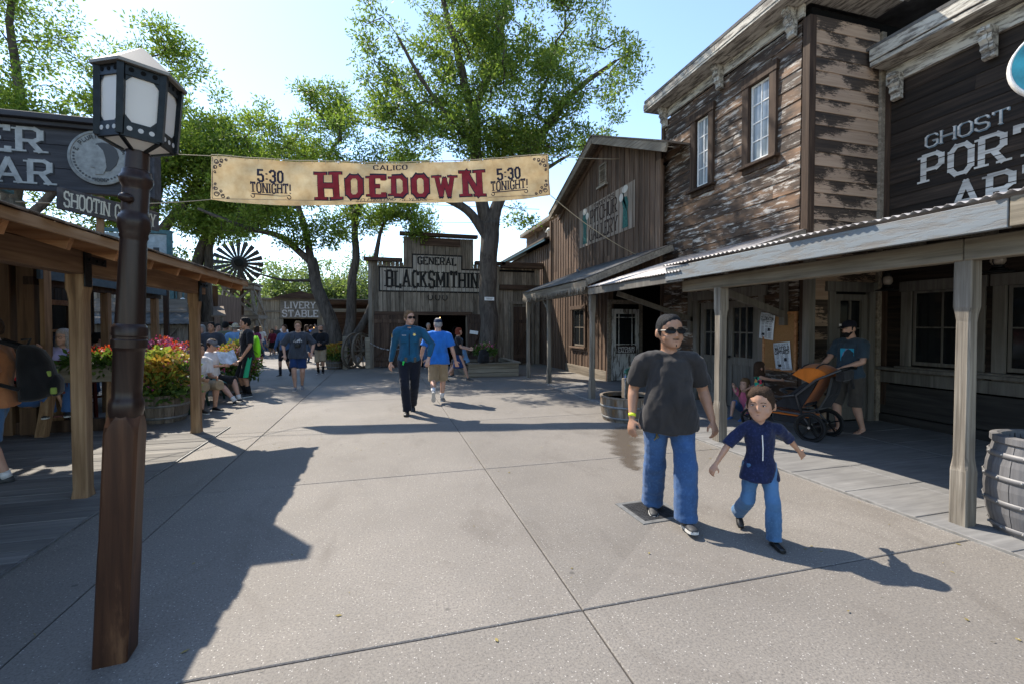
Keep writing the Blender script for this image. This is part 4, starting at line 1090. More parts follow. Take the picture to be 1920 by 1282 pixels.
m = MB(); m.box(((PX0 + PX1) / 2, (PY0 + PY1) / 2, .16), (PX1 - PX0 - .1, PY1 - PY0 - .1, .3)); m.build("soil", M_SOIL, pl)

# ---------------------------------------------------------------- far stable barn
LS = empty("livery_barn", (0, 0, 0), 0, "wide tan board barn with lettered panel above its dark doorway, far down the street", "barn")
YS = 33.0
m = MB(); m.box((-2.8, YS + 6, 1.6), (10.6, .1, 3.2)); m.box((-2.8, YS + 3.1, 3.22), (10.6, 6.0, .08)); m.box((-8.0, YS + 3.1, 1.6), (.1, 6, 3.2)); m.build("inner_wall", M_DARK, LS)
vboards(LS, M_FAR, 'X', YS, -8.05, 2.5, 0, 3.28, .26, openings=[(-6.5, -4.4, 0, 2.02)], gap=.015)
board("top_rail", LS, M_FARX, (-2.75, YS - .06, 3.32), (10.7, .12, .12)); board("mid_rail", LS, M_FARX, (-7.3, YS - .05, 2.5), (1.4, .06, .12))
m = MB(); m.prism([(-7.2, 3.36), (-3.6, 3.36), (-4.2, 3.55), (-5.4, 3.85), (-6.6, 3.55)], -YS - .5, -YS + .3, Matrix(((1, 0, 0, 0), (0, 0, -1, 0), (0, 1, 0, 0), (0, 0, 0, 1)))); m.build("gable", M_BSTRIM, LS)
panel = empty("barn_sign", (0, 0, 0), 0, "brown panel reading LIVERY STABLE above the barn door", "sign")
m = MB(); m.box((-5.46, YS - .11, 2.66), (2.4, .05, 1.16)); m.build("panel", M_FARX, panel)
m = MB()
for s, z, w in (("LIVERY", 2.72, 1.95), ("STABLE", 2.16, 2.2)): text_mb(m, s, .42, face_matrix((-5.46, YS - .137, z), (1, 0, 0), (0, 0, 1)), w, .17, .13, .3, True, True, .02)
m.build("lettering", plain("pale_barn_lettering", (.55, .53, .50), .8), panel)
d = bpy.data.objects.new("door", None); COL.objects.link(d); d.parent = LS; d.location = (-6.5, YS - .15, 0); d.rotation_euler = (0, 0, radians(12))
for i in range(5): board("plank", d, M_FAR, (-.22 * i - .11, 0, 1.0), (.205, .04, 1.95))
m = MB(); m.bar((-.1, -.04, .2), (-1.0, -.04, 1.8), .03, .12, (0, 1, 0)); m.build("brace", M_FARX, d)
m = MB(); m.ell((-4.7, YS + .8, 1.42), (.09, .09, .12), 10, 6); b = m.build("barn_lamp", M_GLOW, None, True); tag(b, "small amber lamp hanging in the barn doorway", "lamp")
mm = MB(); mm.tube([(-4.7, YS + .8, 1.5), (-4.7, YS + .8, 3.4)], .01, 5); mm.build("cord", M_IRON, b)
fb = empty("far_fence", (0, 0, 0), 0, "grey board fence running left of the far barn behind the windmill", "fence")
vboards(fb, M_FAR, 'X', YS + .4, -24, -8.1, 0, 2.75, .3, gap=.015)
board("rail", fb, M_FARX, (-16, YS + .34, 2.6), (15.8, .08, .12))
wsd = empty("wagon_shed", (0, 0, 0), 0, "dark brown shed roof behind the wagon wheels and leaning tree", "shed")
m = MB(); m.box((-1.2, 24.5, 2.75), (3.2, 3.0, .12)); m.build("roof", M_BSTRIM, wsd)
hboards(wsd, M_BSTRIM, 'X', 26.0, -2.8, 1.4, 0, 2.7, .3, split=False)
for x in (-2.7, -1.6, -.7): board("post", wsd, M_FARX, (x, 23.1, 1.35), (.14, .14, 2.7))
board("rail", wsd, M_FARX, (-1.7, 23.0, 2.3), (2.3, .08, .16)); board("rail", wsd, M_FARX, (-1.7, 23.0, 1.1), (2.3, .08, .12))

# ---------------------------------------------------------------- windmill
wm = empty("windmill", (-7.85, 29.0, 0), 0, "wooden tower windmill with dark slatted wheel", "windmill")
zt_, rb, rt = 3.85, 1.22, .62
cor = [(-1, -1), (1, -1), (1, 1), (-1, 1)]
for sx, sy in cor:
    m = MB(); m.bar((sx * rb, sy * rb, 0), (sx * rt, sy * rt, zt_), .15, .15); m.build("leg", M_FARX, wm)
for z in (2.05, 3.7):
    r = rb + (rt - rb) * z / zt_ + .12
    for k in range(4):
        (ax, ay), (bx, by) = cor[k], cor[(k + 1) % 4]; m = MB(); m.bar((ax * r, ay * r, z + .01 * (k % 2)), (bx * r, by * r, z + .01 * (k % 2)), .09, .2); m.build("girt", M_FARX, wm)
for z0, z1 in ((.1, 2.0), (2.1, 3.65)):
    r0 = rb + (rt - rb) * z0 / zt_; r1 = rb + (rt - rb) * z1 / zt_
    for k in range(4):
        (ax, ay), (bx, by) = cor[k], cor[(k + 1) % 4]
        for q, (u, w_) in enumerate((((ax, ay), (bx, by)), ((bx, by), (ax, ay)))):
            off = .05 + .06 * q; m = MB(); m.bar((u[0] * (r0 + off), u[1] * (r0 + off), z0), (w_[0] * (r1 + off), w_[1] * (r1 + off), z1), .05, .11); m.build("brace", M_FARX, wm)
m = MB(); m.box((0, 0, zt_ + .05), (1.75, 1.75, .1)); m.build("platform", M_FARX, wm)
m = MB(); m.tube([(0, 0, .0), (0, 0, 3.8), (0, 0, 5.2)], .10, 8); m.build("pump_rod", M_BSTRIM, wm)
wh = bpy.data.objects.new("wheel", None); COL.objects.link(wh); wh.parent = wm; wh.location = (0, -.55, 5.05); wh.rotation_euler = (0, 0, radians(18))
m = MB(); m.lathe([(.02, -.12), (.22, -.10), (.22, .10), (.02, .12)], 20, M=Matrix.Rotation(pi / 2, 4, 'X')); m.tube([(0, 0, 0), (0, .6, 0)], .05, 8); m.build("hub", M_IRON, wh)
bm_ = MB(); bm_.add([(-.045, -.02, .2), (.045, .02, .2), (.125, .05, 1.22), (-.125, -.05, 1.22), (-.045, -.005, .2), (.045, .035, .2), (.125, .065, 1.22), (-.125, -.035, 1.22)], [(0, 1, 2, 3), (7, 6, 5, 4), (0, 4, 5, 1), (1, 5, 6, 2), (2, 6, 7, 3), (3, 7, 4, 0)])
bme = bm_.mesh("blade", plain("grey_blade", (.045, .045, .047), .6, .3))
for k in range(20): link("blade", bme, wh, (0, 0, 0), (0, 2 * pi * k / 20, 0))
for r in (.55, 1.05):
    m = MB(); m.tube([(r * cos(a), .03, r * sin(a)) for a in [2 * pi * k / 40 for k in range(41)]], .012, 5); m.build("ring", M_IRON, wh)
# ---------------------------------------------------------------- left porch
LP = empty("shingled_porch", (0, 0, 0), 0, "low cedar-shingled porch on square timber posts along the left side", "porch")
EX, EZ, SL = -2.10, 2.24, .34            # eave line and slope
def rz(x): return EZ + (EX - x) * SL
PY0_, PY1_ = .2, 8.0
for y in (2.4, 5.11, 7.74): post(LP, -2.72, y, 2.07, .14, M_POSTL, .03, .18)
for p, q in ((.2, 5.1), (5.105, 7.95)):
    board("beam", LP, M_BEAML, (-2.72, (p + q) / 2, 2.17), (.15, q - p, .21), None, .008)
    board("beam", LP, M_FASL, (-2.72, (p + q) / 2, 2.32), (.12, q - p, .085), None, .006)
y = .45
while y < 8.0:
    m = MB(); m.bar((-5.2, y, rz(-5.2) - .085), (EX + .02 - .07, y, rz(EX) - .05), .05, .12); m.build("rafter", M_RAFT, LP); y += .585
m = MB(); m.bar((-5.2, PY1_ - .03, rz(-5.2) - .085), (EX - .05, PY1_ - .03, rz(EX) - .05), .05, .13); m.build("rafter", M_RAFT, LP)
x = EX
while x > -5.1:
    x2 = x - .17
    m = MB(); m.bar((( x + x2) / 2 + .0, PY0_, rz((x + x2) / 2) + .012), ((x + x2) / 2, PY1_, rz((x + x2) / 2) + .012), .168, .02, (SL, 0, 1)); m.build("roof_board", M_RAFT, LP); x = x2
board("eave_board", LP, M_FASL, (EX + .012, (PY0_ + PY1_) / 2, EZ + .0), (.025, PY1_ - PY0_, .075))
shm = [MB().box((0, 0, 0), (.36, w, .012), taper=1.0, ch=.002).mesh("shingle", M_SHING) for w in (.10, .13, .16)]
for c in range(5):
    y = PY0_
    while y < PY1_ + .02:
        k = random.randrange(3); w = (.10, .13, .16)[k]
        xx = EX - .12 - c * .2 + rnd(-.025, .03)
        link("shingle", shm[k], LP, (xx, y + w / 2, rz(xx) + .040 + .012 * 1 + rnd(0, .006)), (rnd(-.03, .03), math.atan(SL) - .035 + rnd(-.01, .03), rnd(-.02, .02))); y += w + .006
m = MB(); m.add([(EX - .9, PY0_, rz(EX - .9) + .05), (EX - .9, PY1_, rz(EX - .9) + .05), (-5.2, PY1_, rz(-5.2) + .05), (-5.2, PY0_, rz(-5.2) + .05), (EX - .9, PY0_, rz(EX - .9) + .03), (EX - .9, PY1_, rz(EX - .9) + .03), (-5.2, PY1_, rz(-5.2) + .03), (-5.2, PY0_, rz(-5.2) + .03)], [(3, 2, 1, 0), (4, 5, 6, 7), (0, 1, 5, 4), (1, 2, 6, 5), (2, 3, 7, 6), (3, 0, 4, 7)]); m.build("upper_roof", M_SHING, LP)
for yy in (5.11, 7.74):
    m = MB(); m.box((-2.635, yy - .03, 2.12), (.012, .10, .34)); m.box((-2.634, yy + .1, 2.20), (.013, .3, .07))
    for b in (-.02, .1, .2): m.tube([(-2.64, yy + b, 2.2), (-2.615, yy + b, 2.2)], .014, 6)
    m.build("strap_plate", M_IRON, LP)
# wall and shop front behind the porch
M_DARKP = wood("brown_shop_post", (.06, .032, .018), (.14, .08, .042), (.22, .135, .075), 'Z', 16, (.85, 1.15), .7)
SW = empty("saloon_front", (0, 0, 0), 0, "dark brown timber shop front deep under the left porch", "shop front")
for x, y, w, z in ((-5.05, 8.35, .20, 2.9), (-5.35, 8.36, .22, 2.9), (-4.86, 8.36, .06, 2.9)): board("post", SW, M_DARKP if w > .1 else M_POSTL, (x, y, z / 2), (w, .16, z))
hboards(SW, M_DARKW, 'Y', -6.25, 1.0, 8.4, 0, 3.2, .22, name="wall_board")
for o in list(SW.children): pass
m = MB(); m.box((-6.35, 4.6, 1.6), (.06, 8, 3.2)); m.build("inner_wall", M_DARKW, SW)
board("sill_beam", SW, M_DARKW, (-4.6, 8.42, .09), (1.5, .16, .18))
# teal and cream eave trim of the building behind the porch
TB = empty("teal_trimmed_store", (0, 0, 0), 0, "store with teal and cream eaves behind the slate sign board", "store")
m = MB(); m.box((-7.3, 4.6, 1.9), (1.6, 7.4, 3.7)); m.build("inner_wall", M_DARKW, TB)
board("frieze_board", TB, M_CREAM, (-5.6, 5.2, 3.50), (.06, 7.0, .16)); board("eave_board", TB, M_TEAL, (-5.45, 5.2, 3.68), (.08, 7.0, .20)); board("gutter", TB, M_CREAM, (-5.3, 5.2, 3.83), (.14, 7.0, .09))
m = MB(); m.box((-6.6, 5.2, 3.9), (2.6, 7.0, .04)); m.build("roof", M_TIN2, TB)
for yy in (4.4, 5.6, 6.9, 8.1): bracket(TB, M_TEAL, 'Y', -5.58, yy, 3.6, -.3, .1) if False else None

# ---------------------------------------------------------------- lamp post
lp = empty("street_lamp", (-1.27, 2.60, 0), 0, "dark turned wooden lamp post with a six-sided white glass lantern", "street lamp")
tilt_q = Quaternion(V((cos(YAW), -sin(YAW), 0)).cross(V((0, 0, -1))), radians(3.6))
lp.rotation_mode = 'QUATERNION'; lp.rotation_quaternion = tilt_q @ Quaternion((0, 0, 1), radians(6))
m = MB(); s = .068
def sqr(r, z, c): return [(r, r - c, z), (r - c, r, z), (-r + c, r, z), (-r, r - c, z), (-r, -r + c, z), (-r + c, -r, z), (r - c, -r, z), (r, -r + c, z)]
m.loft([sqr(s, -.02, .006), sqr(s, .0, .006), sqr(s * .985, .5, .008), sqr(s * .97, .6, .012), sqr(s * .975, 1.10, .012), sqr(s * .97, 1.13, .02), sqr(s * .95, 1.165, .038), sqr(s * .9, 1.185, .046)])
m.build("square_base", M_LAMPW, lp)
prof = [(.075, 1.15), (.085, 1.19), (.088, 1.20), (.088, 1.235), (.080, 1.255), (.074, 1.265), (.074, 1.30), (.077, 1.48), (.082, 1.495), (.089, 1.50), (.089, 1.535), (.083, 1.54), (.083, 1.55), (.089, 1.555), (.089, 1.59), (.080, 1.605), (.074, 1.61), (.066, 2.00), (.066, 2.01), (.072, 2.02), (.070, 2.035), (.080, 2.06), (.084, 2.09), (.080, 2.115), (.068, 2.125), (.066, 2.14), (.068, 2.235), (.066, 2.25), (.080, 2.27), (.085, 2.285), (.083, 2.30), (.074, 2.31), (.070, 2.33), (.060, 2.335), (.058, 2.44)]
m = MB(); m.lathe([(r * .78, z) for r, z in prof], 32); o = m.build("turned_shaft", M_LAMPT, lp, True)
es = o.modifiers.new("edges", 'EDGE_SPLIT'); es.split_angle = radians(38)
m = MB(); m.ell((-.015, -.066, 2.19), (.030, .024, .022)); m.build("knob", M_LAMPT, lp, True)
# lantern: six sides
HR, Z0, Z1 = .150, 2.455, 2.765; R0 = radians(22)
lan = bpy.data.objects.new("lantern", None); COL.objects.link(lan); lan.parent = lp
def hx(r, z, k): a = R0 + k * pi / 3; return V((r * cos(a), r * sin(a), z))
m = MB()
for k in range(6):
    m.bar(hx(HR * .93, Z0, k), hx(HR, Z1, k), .026, .026)
    for (z, r, h) in ((Z0 + .030, HR * .935, .058), (Z1 - .026, HR * .985, .05)):
        a, b = hx(r, z, k), hx(r, z, k + 1); m.bar(a, b, .010, h)
    a0, b0 = hx(HR * .945, Z0 + .055, k), hx(HR * .945, Z0 + .055, k + 1); a1, b1 = hx(HR * .985, Z1 - .045, k), hx(HR * .985, Z1 - .045, k + 1)
    n = (a0 + b0 + a1 + b1).normalized(); n.z = 0
    for p, q, r_ in ((a0, b0, a1), (b0, a0, b1), (a1, b1, a0), (b1, a1, b0)):
        d1 = (q - p).normalized() * .042; d2 = (r_ - p).normalized() * .052
        tri = [p, p + d1, p + d2]; m.add([t_ + n * .004 for t_ in tri] + [t_ - n * .004 for t_ in tri], [(0, 1, 2), (5, 4, 3), (0, 3, 4, 1), (1, 4, 5, 2), (2, 5, 3, 0)])
m.build("frame", M_LANT, lan)
for k in range(6):
    a0, b0 = hx(HR * .915, Z0 + .05, k), hx(HR * .915, Z0 + .05, k + 1); a1, b1 = hx(HR * .955, Z1 - .04, k), hx(HR * .955, Z1 - .04, k + 1)
    n = (a0 + b0 + a1 + b1).normalized() * .004; m = MB(); m.add([a0 + n, b0 + n, b1 + n, a1 + n, a0 - n, b0 - n, b1 - n, a1 - n], [(0, 1, 2, 3), (7, 6, 5, 4), (0, 4, 5, 1), (1, 5, 6, 2), (2, 6, 7, 3), (3, 7, 4, 0)]); m.build("pane", M_FROST, lan)
m = MB()
for k in range(6):
    for z, r in ((Z0 + .030, HR * .935),):
        a, b = hx(r, z, k), hx(r, z, k + 1); n = (a + b); n.z = 0; n.normalize()
        for f in (.22, .5, .78):
            c = a.lerp(b, f) + n * .0055; M = face_matrix(c, (b - a), (0, 0, 1)); m.prism([(.0105 * cos(t_), .0105 * sin(t_)) for t_ in [2 * pi * i / 10 for i in range(10)]], -.001, .0012, M)
m.build("pierced_light", M_FROST, lan)["kind"] = "stuff"
m = MB()
for k in range(6):
    a, b = hx(HR * .985, Z1 - .026, k), hx(HR * .985, Z1 - .026, k + 1); n = (a + b); n.z = 0; n.normalize()
    for f in (.22, .5, .78):
        c = a.lerp(b, f) + n * .0055; M = face_matrix(c, (b - a), (0, 0, 1)); m.prism([(.010 * cos(t_), .010 * sin(t_)) for t_ in [2 * pi * i / 10 for i in range(10)]], -.001, .0012, M)
m.build("pierced_hole", M_DARK, lan)["kind"] = "stuff"
m = MB(); m.loft([[hx(HR * 1.2, Z1 - .005, k) for k in range(6)], [hx(HR * 1.2, Z1 + .008, k) for k in range(6)], [hx(.010, Z1 + .135, k) for k in range(6)]]); m.build("lantern_roof", M_ROOFMET, lan)
m = MB(); m.loft([[hx(.050, Z0 - .035, k) for k in range(6)], [hx(HR * .90, Z0, k) for k in range(6)]], False); m.build("bottom_glass", M_FROST, lan)
m = MB()
for k in range(6): m.bar(hx(.050, Z0 - .037, k), hx(HR * .93, Z0 - .002, k), .014, .012); m.bar(hx(HR * .92, Z0, k), hx(HR * .92, Z0, k + 1), .014, .014)
m.build("bottom_frame", M_LANT, lan)

# ---------------------------------------------------------------- signs on the left
s1 = empty("slate_sign_board", (0, 0, 0), 0, "big slate-coloured sign board with silver letters and a large coin", "sign")
YS1 = 6.2
for z0, z1 in ((3.06, 3.315), (3.318, 3.57), (3.573, 3.80)): board("panel", s1, M_SIGNB, (-4.5, YS1, (z0 + z1) / 2), (3.9, .05, z1 - z0))
board("cap_moulding", s1, M_SIGNB, (-4.5, YS1 - .05, 3.83), (4.0, .2, .06)); board("cap_moulding", s1, M_SIGNB, (-4.5, YS1 - .03, 3.775), (3.94, .12, .045))
board("bottom_moulding", s1, M_SIGNB, (-4.5, YS1 - .035, 3.085), (3.9, .03, .05)); board("end_board", s1, M_SIGNB, (-2.54, YS1 + .0, 3.43), (.025, .16, .78))
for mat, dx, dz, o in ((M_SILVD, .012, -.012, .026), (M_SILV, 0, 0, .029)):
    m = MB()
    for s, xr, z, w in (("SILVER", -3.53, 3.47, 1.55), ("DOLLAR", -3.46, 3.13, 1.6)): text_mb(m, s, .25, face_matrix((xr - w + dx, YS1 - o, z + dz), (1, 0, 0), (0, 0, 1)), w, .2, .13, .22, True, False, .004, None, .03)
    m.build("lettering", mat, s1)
m = MB(); M = Matrix.Translation((-3.05, YS1 - .03, 3.46)) @ Matrix.Rotation(pi / 2, 4, 'X')
M_COIN = plain("coin_silver", (.20, .205, .195), .5, .5, .3, 14, .3); M_COIND = plain("coin_relief_dark", (.05, .053, .055), .6, .4, .2)
m.lathe([(.30, 0), (.30, .03), (.275, .034), (.27, .026), (.0, .026)], 48, M=M); coin = m.build("coin", M_COIN, s1)
m = MB(); Mf = face_matrix((-3.05, YS1 - .058, 3.46), (1, 0, 0), (0, 0, 1))
for k in range(44):
    a = 2 * pi * k / 44
    if abs(math.degrees(a) % 360 - 90) > 75: m.prism([(.245 * cos(a) + .011 * cos(t_), .245 * sin(a) + .011 * sin(t_)) for t_ in [2 * pi * i / 6 for i in range(6)]], 0, .004, Mf)
w0 = "E PLURIBUS UNUM"
for i, chh in enumerate(w0):
    if chh == ' ': continue
    a = radians(160 - i * 10); text_mb(m, chh, .04, Mf @ Matrix.Rotation(a - pi / 2, 4, 'Z') @ Matrix.Translation((0, .215, 0)), None, .2, .16, .1, False, True, .004)
text_mb(m, "1885", .035, Mf @ Matrix.Translation((0, -.262, 0)), .12, .2, .16, .2, False)
hairp = [(.02, .17), (.10, .16), (.155, .10), (.175, .02), (.15, -.07), (.09, -.14), (.03, -.15), (.06, -.06), (.03, 0), (.0, .06), (-.03, .1), (-.04, .15)]
m.prism(hairp, .0, .004, Mf); m.build("coin_relief", M_COIND, coin)
m = MB(); facep = [(-.02, .14), (-.075, .12), (-.105, .06), (-.11, .03), (-.135, -.005), (-.11, -.02), (-.118, -.045), (-.11, -.06), (-.115, -.085), (-.09, -.11), (-.045, -.115), (-.05, -.19), (.03, -.18), (.06, -.1), (.05, .0), (.03, .08)]
m.prism(facep, .001, .007, Mf); m.build("coin_head", M_COIN, coin)
for x in (-2.75, -4.4): board("support_post", s1, M_DARKW, (x, YS1 + .1, 3.0), (.08, .08, 1.4))
# smaller sign hung at an angle
s2 = empty("small_hanging_sign", (-3.22, 5.74, 2.90), radians(-16), "narrow grey board lettered SHOOTIN GALLERY below the slate sign", "sign")
m = MB(); m.box((.5, 0, 0), (1.0, .035, .225), ch=.004); m.build("panel", M_SIGNS, s2)
m = MB(); text_mb(m, "SHOOTIN GALLERY", .15, face_matrix((.5, -.019, -.075), (1, 0, 0), (0, 0, 1)), .92, .17, .13, .14, True); m.build("lettering", plain("cream_lettering", (.55, .52, .42), .7), s2)
m = MB(); m.tube([(.42, .06, -.45), (.42, .06, .14)], .035, 8); m.build("support_post", M_POSTL, s2)
s2.rotation_euler = (0, radians(2), radians(58))
# teal framed sign on posts behind the porch
s3 = empty("teal_framed_sign", (0, 0, 0), 0, "teal-framed pale sign board rising behind the porch roof", "sign")
m = MB(); m.box((-5.78, 13, 3.45), (1.34, .04, .70)); m.build("panel", plain("pale_sign_panel", (.26, .30, .31), .6, .3, 0, 8, .25), s3)
m = MB(); 
for x in (-6.49, -5.07): m.box((x, 12.98, 3.45), (.1, .09, .9))
for z in (3.05, 3.86): m.box((-5.78, 12.985, z), (1.32, .08, .09))
m.build("frame", M_TEAL, s3)
m = MB(); text_mb(m, "JOHNNY", .1, face_matrix((-5.4, 12.975, 3.62), (1, 0, 0), (0, 0, 1)), .5, .2, .15) if False else m.box((-5.35, 12.972, 3.4), (.12, .01, .16)); m.box((-5.62, 12.972, 3.36), (.3, .01, .06)); m.build("painted_mark", M_SILVD, s3)
for x in (-6.4, -5.2): board("support_post", s3, M_DARKW, (x, 13.06, 1.55), (.1, .08, 3.1))

# ---------------------------------------------------------------- buildings further along the left
PB = empty("patio_restaurant", (0, 0, 0), 0, "dark timber eating house with grey tin awning behind the tables", "restaurant")
m = MB(); m.box((-8.1, 10.6, 1.7), (3.1, 4.0, 3.4)); m.build("inner_wall", M_DARK, PB)
vboards(PB, M_DARKW, 'Y', -6.42, 8.5, 12.6, 0, 3.2, .22, openings=[(9.2, 10.3, .9, 2.1), (10.7, 11.7, .9, 2.1)])
hboards(PB, M_DARKW, 'X', 12.55, -9.4, -6.4, 0, 3.1, .22, split=False)
for ob in list(PB.children):
    if ob.name.startswith("wall_board"): ob.rotation_euler = (0, 0, 0)
for a0, a1 in ((9.2, 10.3), (10.7, 11.7)):
    m = MB(); wx_ = -6.33
    for y0, y1, z0, z1 in ((a0, a0 + .09, .9, 2.1), (a1 - .09, a1, .9, 2.1), (a0 + .09, a1 - .09, 2.0, 2.1), (a0 + .09, a1 - .09, .9, 1.0), (a0 + .09, a1 - .09, 1.47, 1.52)): m.box((wx_, (y0 + y1) / 2, (z0 + z1) / 2), (.06, y1 - y0, z1 - z0))
    w_ = m.build("window", M_RAFT, PB); m = MB(); m.box((-6.36, (a0 + a1) / 2, 1.5), (.01, a1 - a0 - .1, 1.1)); m.build("pane", M_GLASS, w_)
    m = MB(); m.box((-6.345, a0 + .25, 1.5), (.01, .22, 1.0)); m.build("curtain", M_WHITE, w_)
corr_sheets(PB, M_TIN2, 8.2, 12.15, -4.85, 2.48, -6.45, 3.12, .15, .014)
board("fascia", PB, plain("slate_blue_fascia", (.05, .075, .095), .6, .3, 0, 8, .3), (-4.86, 10.2, 2.36), (.05, 3.95, .17)); board("beam", PB, M_DARKW, (-5.0, 10.2, 2.25), (.12, 3.9, .12))
for y in (10.15, 12.0): board("post", PB, M_POSTL, (-5.0, y, 1.1), (.12, .12, 2.2))
# grey gable screen and gate shed
GS = empty("gate_shed", (0, 0, 0), 0, "low plank shed with braced gate and small corrugated roof", "shed")
m = MB(); m.box((-7.3, 17.2, .85), (2.9, 1.6, 1.7)); m.build("inner_wall", M_DARKW, GS)
vboards(GS, M_BS, 'X', 16.33, -8.8, -5.92, 0, 1.62, .16)
m = MB(); m.bar((-6.75, 16.28, .85), (-6.2, 16.28, 1.5), .02, .07, (0, 1, 0)); m.box((-6.5, 16.285, 1.55), (1.0, .02, .08)); m.box((-6.5, 16.285, .8), (1.0, .02, .08)); m.build("gate_brace", M_BS, GS)
n = 60; m = MB(); vs = []; fs = []
for i in range(n + 1):
    xx = -8.9 + 3.1 * i / n; w_ = .012 * sin(i * 2.2); vs += [(xx, 16.1, 1.64 + w_), (xx, 17.0, 2.0 + w_)]
for i in range(n): fs.append((2 * i, 2 * i + 2, 2 * i + 3, 2 * i + 1))
m.add(vs, fs); o = m.build("roof_sheet", M_TIN2, GS, True); sm = o.modifiers.new("thick", 'SOLIDIFY'); sm.thickness = .004
m = MB(); m.add([(-9.2, 17.0, 2.05), (-6.2, 17.0, 2.05), (-6.6, 18.2, 2.5), (-9.2, 18.2, 2.5), (-9.2, 17.0, 2.0), (-6.2, 17.0, 2.0), (-6.6, 18.2, 2.45), (-9.2, 18.2, 2.45)], [(0, 1, 2, 3), (7, 6, 5, 4), (0, 4, 5, 1), (1, 5, 6, 2), (2, 6, 7, 3), (3, 7, 4, 0)]); m.build("shingle_roof", M_SHING, GS)
TW = empty("grey_plank_store", (0, 0, 0), 0, "grey weathered plank store with a teal window beyond the shed", "store")
m = MB(); m.box((-15.6, 21.2, 1.9), (16.6, 3.0, 3.8)); m.build("inner_wall", M_BS, TW)
vboards(TW, M_BS, 'X', 19.65, -16, -7.25, 0, 3.9, .24); board("corner_board", TW, M_TEAL, (-7.6, 19.6, 1.95), (.14, .08, 3.9))
window(TW, 'X', 19.64, -7.45 + .0, -7.28 + .0, 2.3, 3.0, 1, 1, M_TEAL, M_TEAL, M_GLASS, .05, .05, False)
m = MB(); m.box((-15.6, 21.2, 3.95), (16.9, 3.4, .1)); m.build("roof", M_TIN2, TW)
m = MB(); m.lathe([(.3, 0), (.02, .22)], 4, (-6.9, 18.6, 2.35)); tag(m.build("white_roof_cap", M_WHITE), "small white pyramid vent cap above the shingled shed", "vent")
GR = empty("red_sign_store", (0, 0, 0), 0, "small brown store with shingled porch and red square sign on top", "store")
m = MB(); m.box((-10.2, 25.2, 1.5), (5.6, 4.0, 3.0)); m.build("inner_wall", M_GAL, GR)
vboards(GR, M_GAL, 'X', 23.15, -13, -7.45, 0, 2.3, .25); vboards(GR, M_GAL, 'X', 23.1, -9.6, -7.2, 2.3, 3.35, .22)
vboards(GR, M_GAL, 'X', 23.0, -9.4, -8.0, 3.3, 3.75, .2)
m = MB(); m.box((-7.75, 23.02, 2.78), (.62, .05, .58)); rsn = m.build("red_panel", plain("red_sign_paint", (.33, .035, .02), .6), GR)
m = MB(); m.prism([(-.16, -.18), (.16, -.18), (.16, .06), (0, .18), (-.16, .06)], 0, .006, face_matrix((-7.75, 22.992, 2.76), (1, 0, 0), (0, 0, 1))); m.build("emblem", plain("sign_cream", (.6, .42, .25), .7), GR)
m = MB(); m.add([(-13, 21.4, 2.0), (-6.4, 21.4, 2.0), (-7.0, 23.1, 2.45), (-13, 23.1, 2.45), (-13, 21.4, 1.95), (-6.4, 21.4, 1.95), (-7.0, 23.1, 2.4), (-13, 23.1, 2.4)], [(0, 1, 2, 3), (7, 6, 5, 4), (0, 4, 5, 1), (1, 5, 6, 2), (2, 6, 7, 3), (3, 7, 4, 0)]); m.build("porch_roof", M_SHING, GR)
for x in (-6.6, -8.0, -9.4): board("post", GR, M_FARX, (x, 21.55, .98), (.1, .1, 1.95))
m = MB(); text_mb(m, "AIL", .28, face_matrix((-7.72, 21.50, 1.68), (1, 0, 0), (0, 0, 1)), .75, .14, .12, .3, False, True, .02); o = m.build("lettering", M_OFFWX, GR); board("sign_plank", GR, M_BSDOOR, (-7.7, 21.53, 1.80), (1.2, .04, .36))
for x, w_ in ((-6.85, .5), (-8.3, .5)):
    m = MB(); wbox(m, 'X', 23.12, x - w_ / 2, x + w_ / 2, .9, 1.75, .0, .05); pn = m.build("window", plain("maroon_sash%d" % int(-x * 10), (.11, .02, .02), .5), GR); m = MB(); wbox(m, 'X', 23.12, x - w_ / 2 + .06, x + w_ / 2 - .06, .97, 1.68, .051, .055); m.build("pane", M_GLASS, pn)

# ---------------------------------------------------------------- banner across the street
TL, TR = V((-3.43, 10.70, 5.07)), V((3.42, 9.40, 5.30)); BL, BR = V((-3.45, 10.72, 4.18)), V((3.49, 9.42, 4.44))
def ban(u, v):
    t_ = TL.lerp(TR, u); b_ = BL.lerp(BR, u); s = 4 * u * (1 - u)
    t_ = t_ - V((0, 0, .17 * s)); b_ = b_ - V((0, 0, .16 * s + .03 * sin(3 * pi * u)))
    p = b_.lerp(t_, v); 
    return p + V((.05, .25, 0)) * (.2 * sin(7.3 * u + 1.1 * v) * (1 - v) + .075 * sin(23 * u + 3 * v) * (1 - .5 * v) + .03 * sin(57 * u - 4 * v)) + V((0, .04, 0)) * noise.noise((u * 18, v * 4, 1.7))
t = NT("aged_banner_cloth")
n1 = t.noise(t.pos((1.3, 1.3, 1.3), False), 1.6, 6, .65); n2 = t.noise(t.pos((7, 7, 7), False), 1.0, 5, .7)
c = t.ramp(n1, [(.3, (.40, .27, .13)), (.5, (.52, .39, .22)), (.7, (.60, .49, .31))]); c = t.mix(t.ramp(n2, [(.45, 0), (.8, .5)]), c, (.34, .21, .09))
t.l(c, t.p.inputs["Base Color"]); t.p.inputs["Roughness"].default_value = .8
tr = t.n("ShaderNodeBsdfTranslucent"); t.l(c, tr.inputs[0]); mx = t.n("ShaderNodeMixShader"); mx.inputs[0].default_value = .42
t.l(t.p.outputs[0], mx.inputs[1]); t.l(tr.outputs[0], mx.inputs[2]); t.l(mx.outputs[0], t.out.inputs[0]); M_BANN = t.m
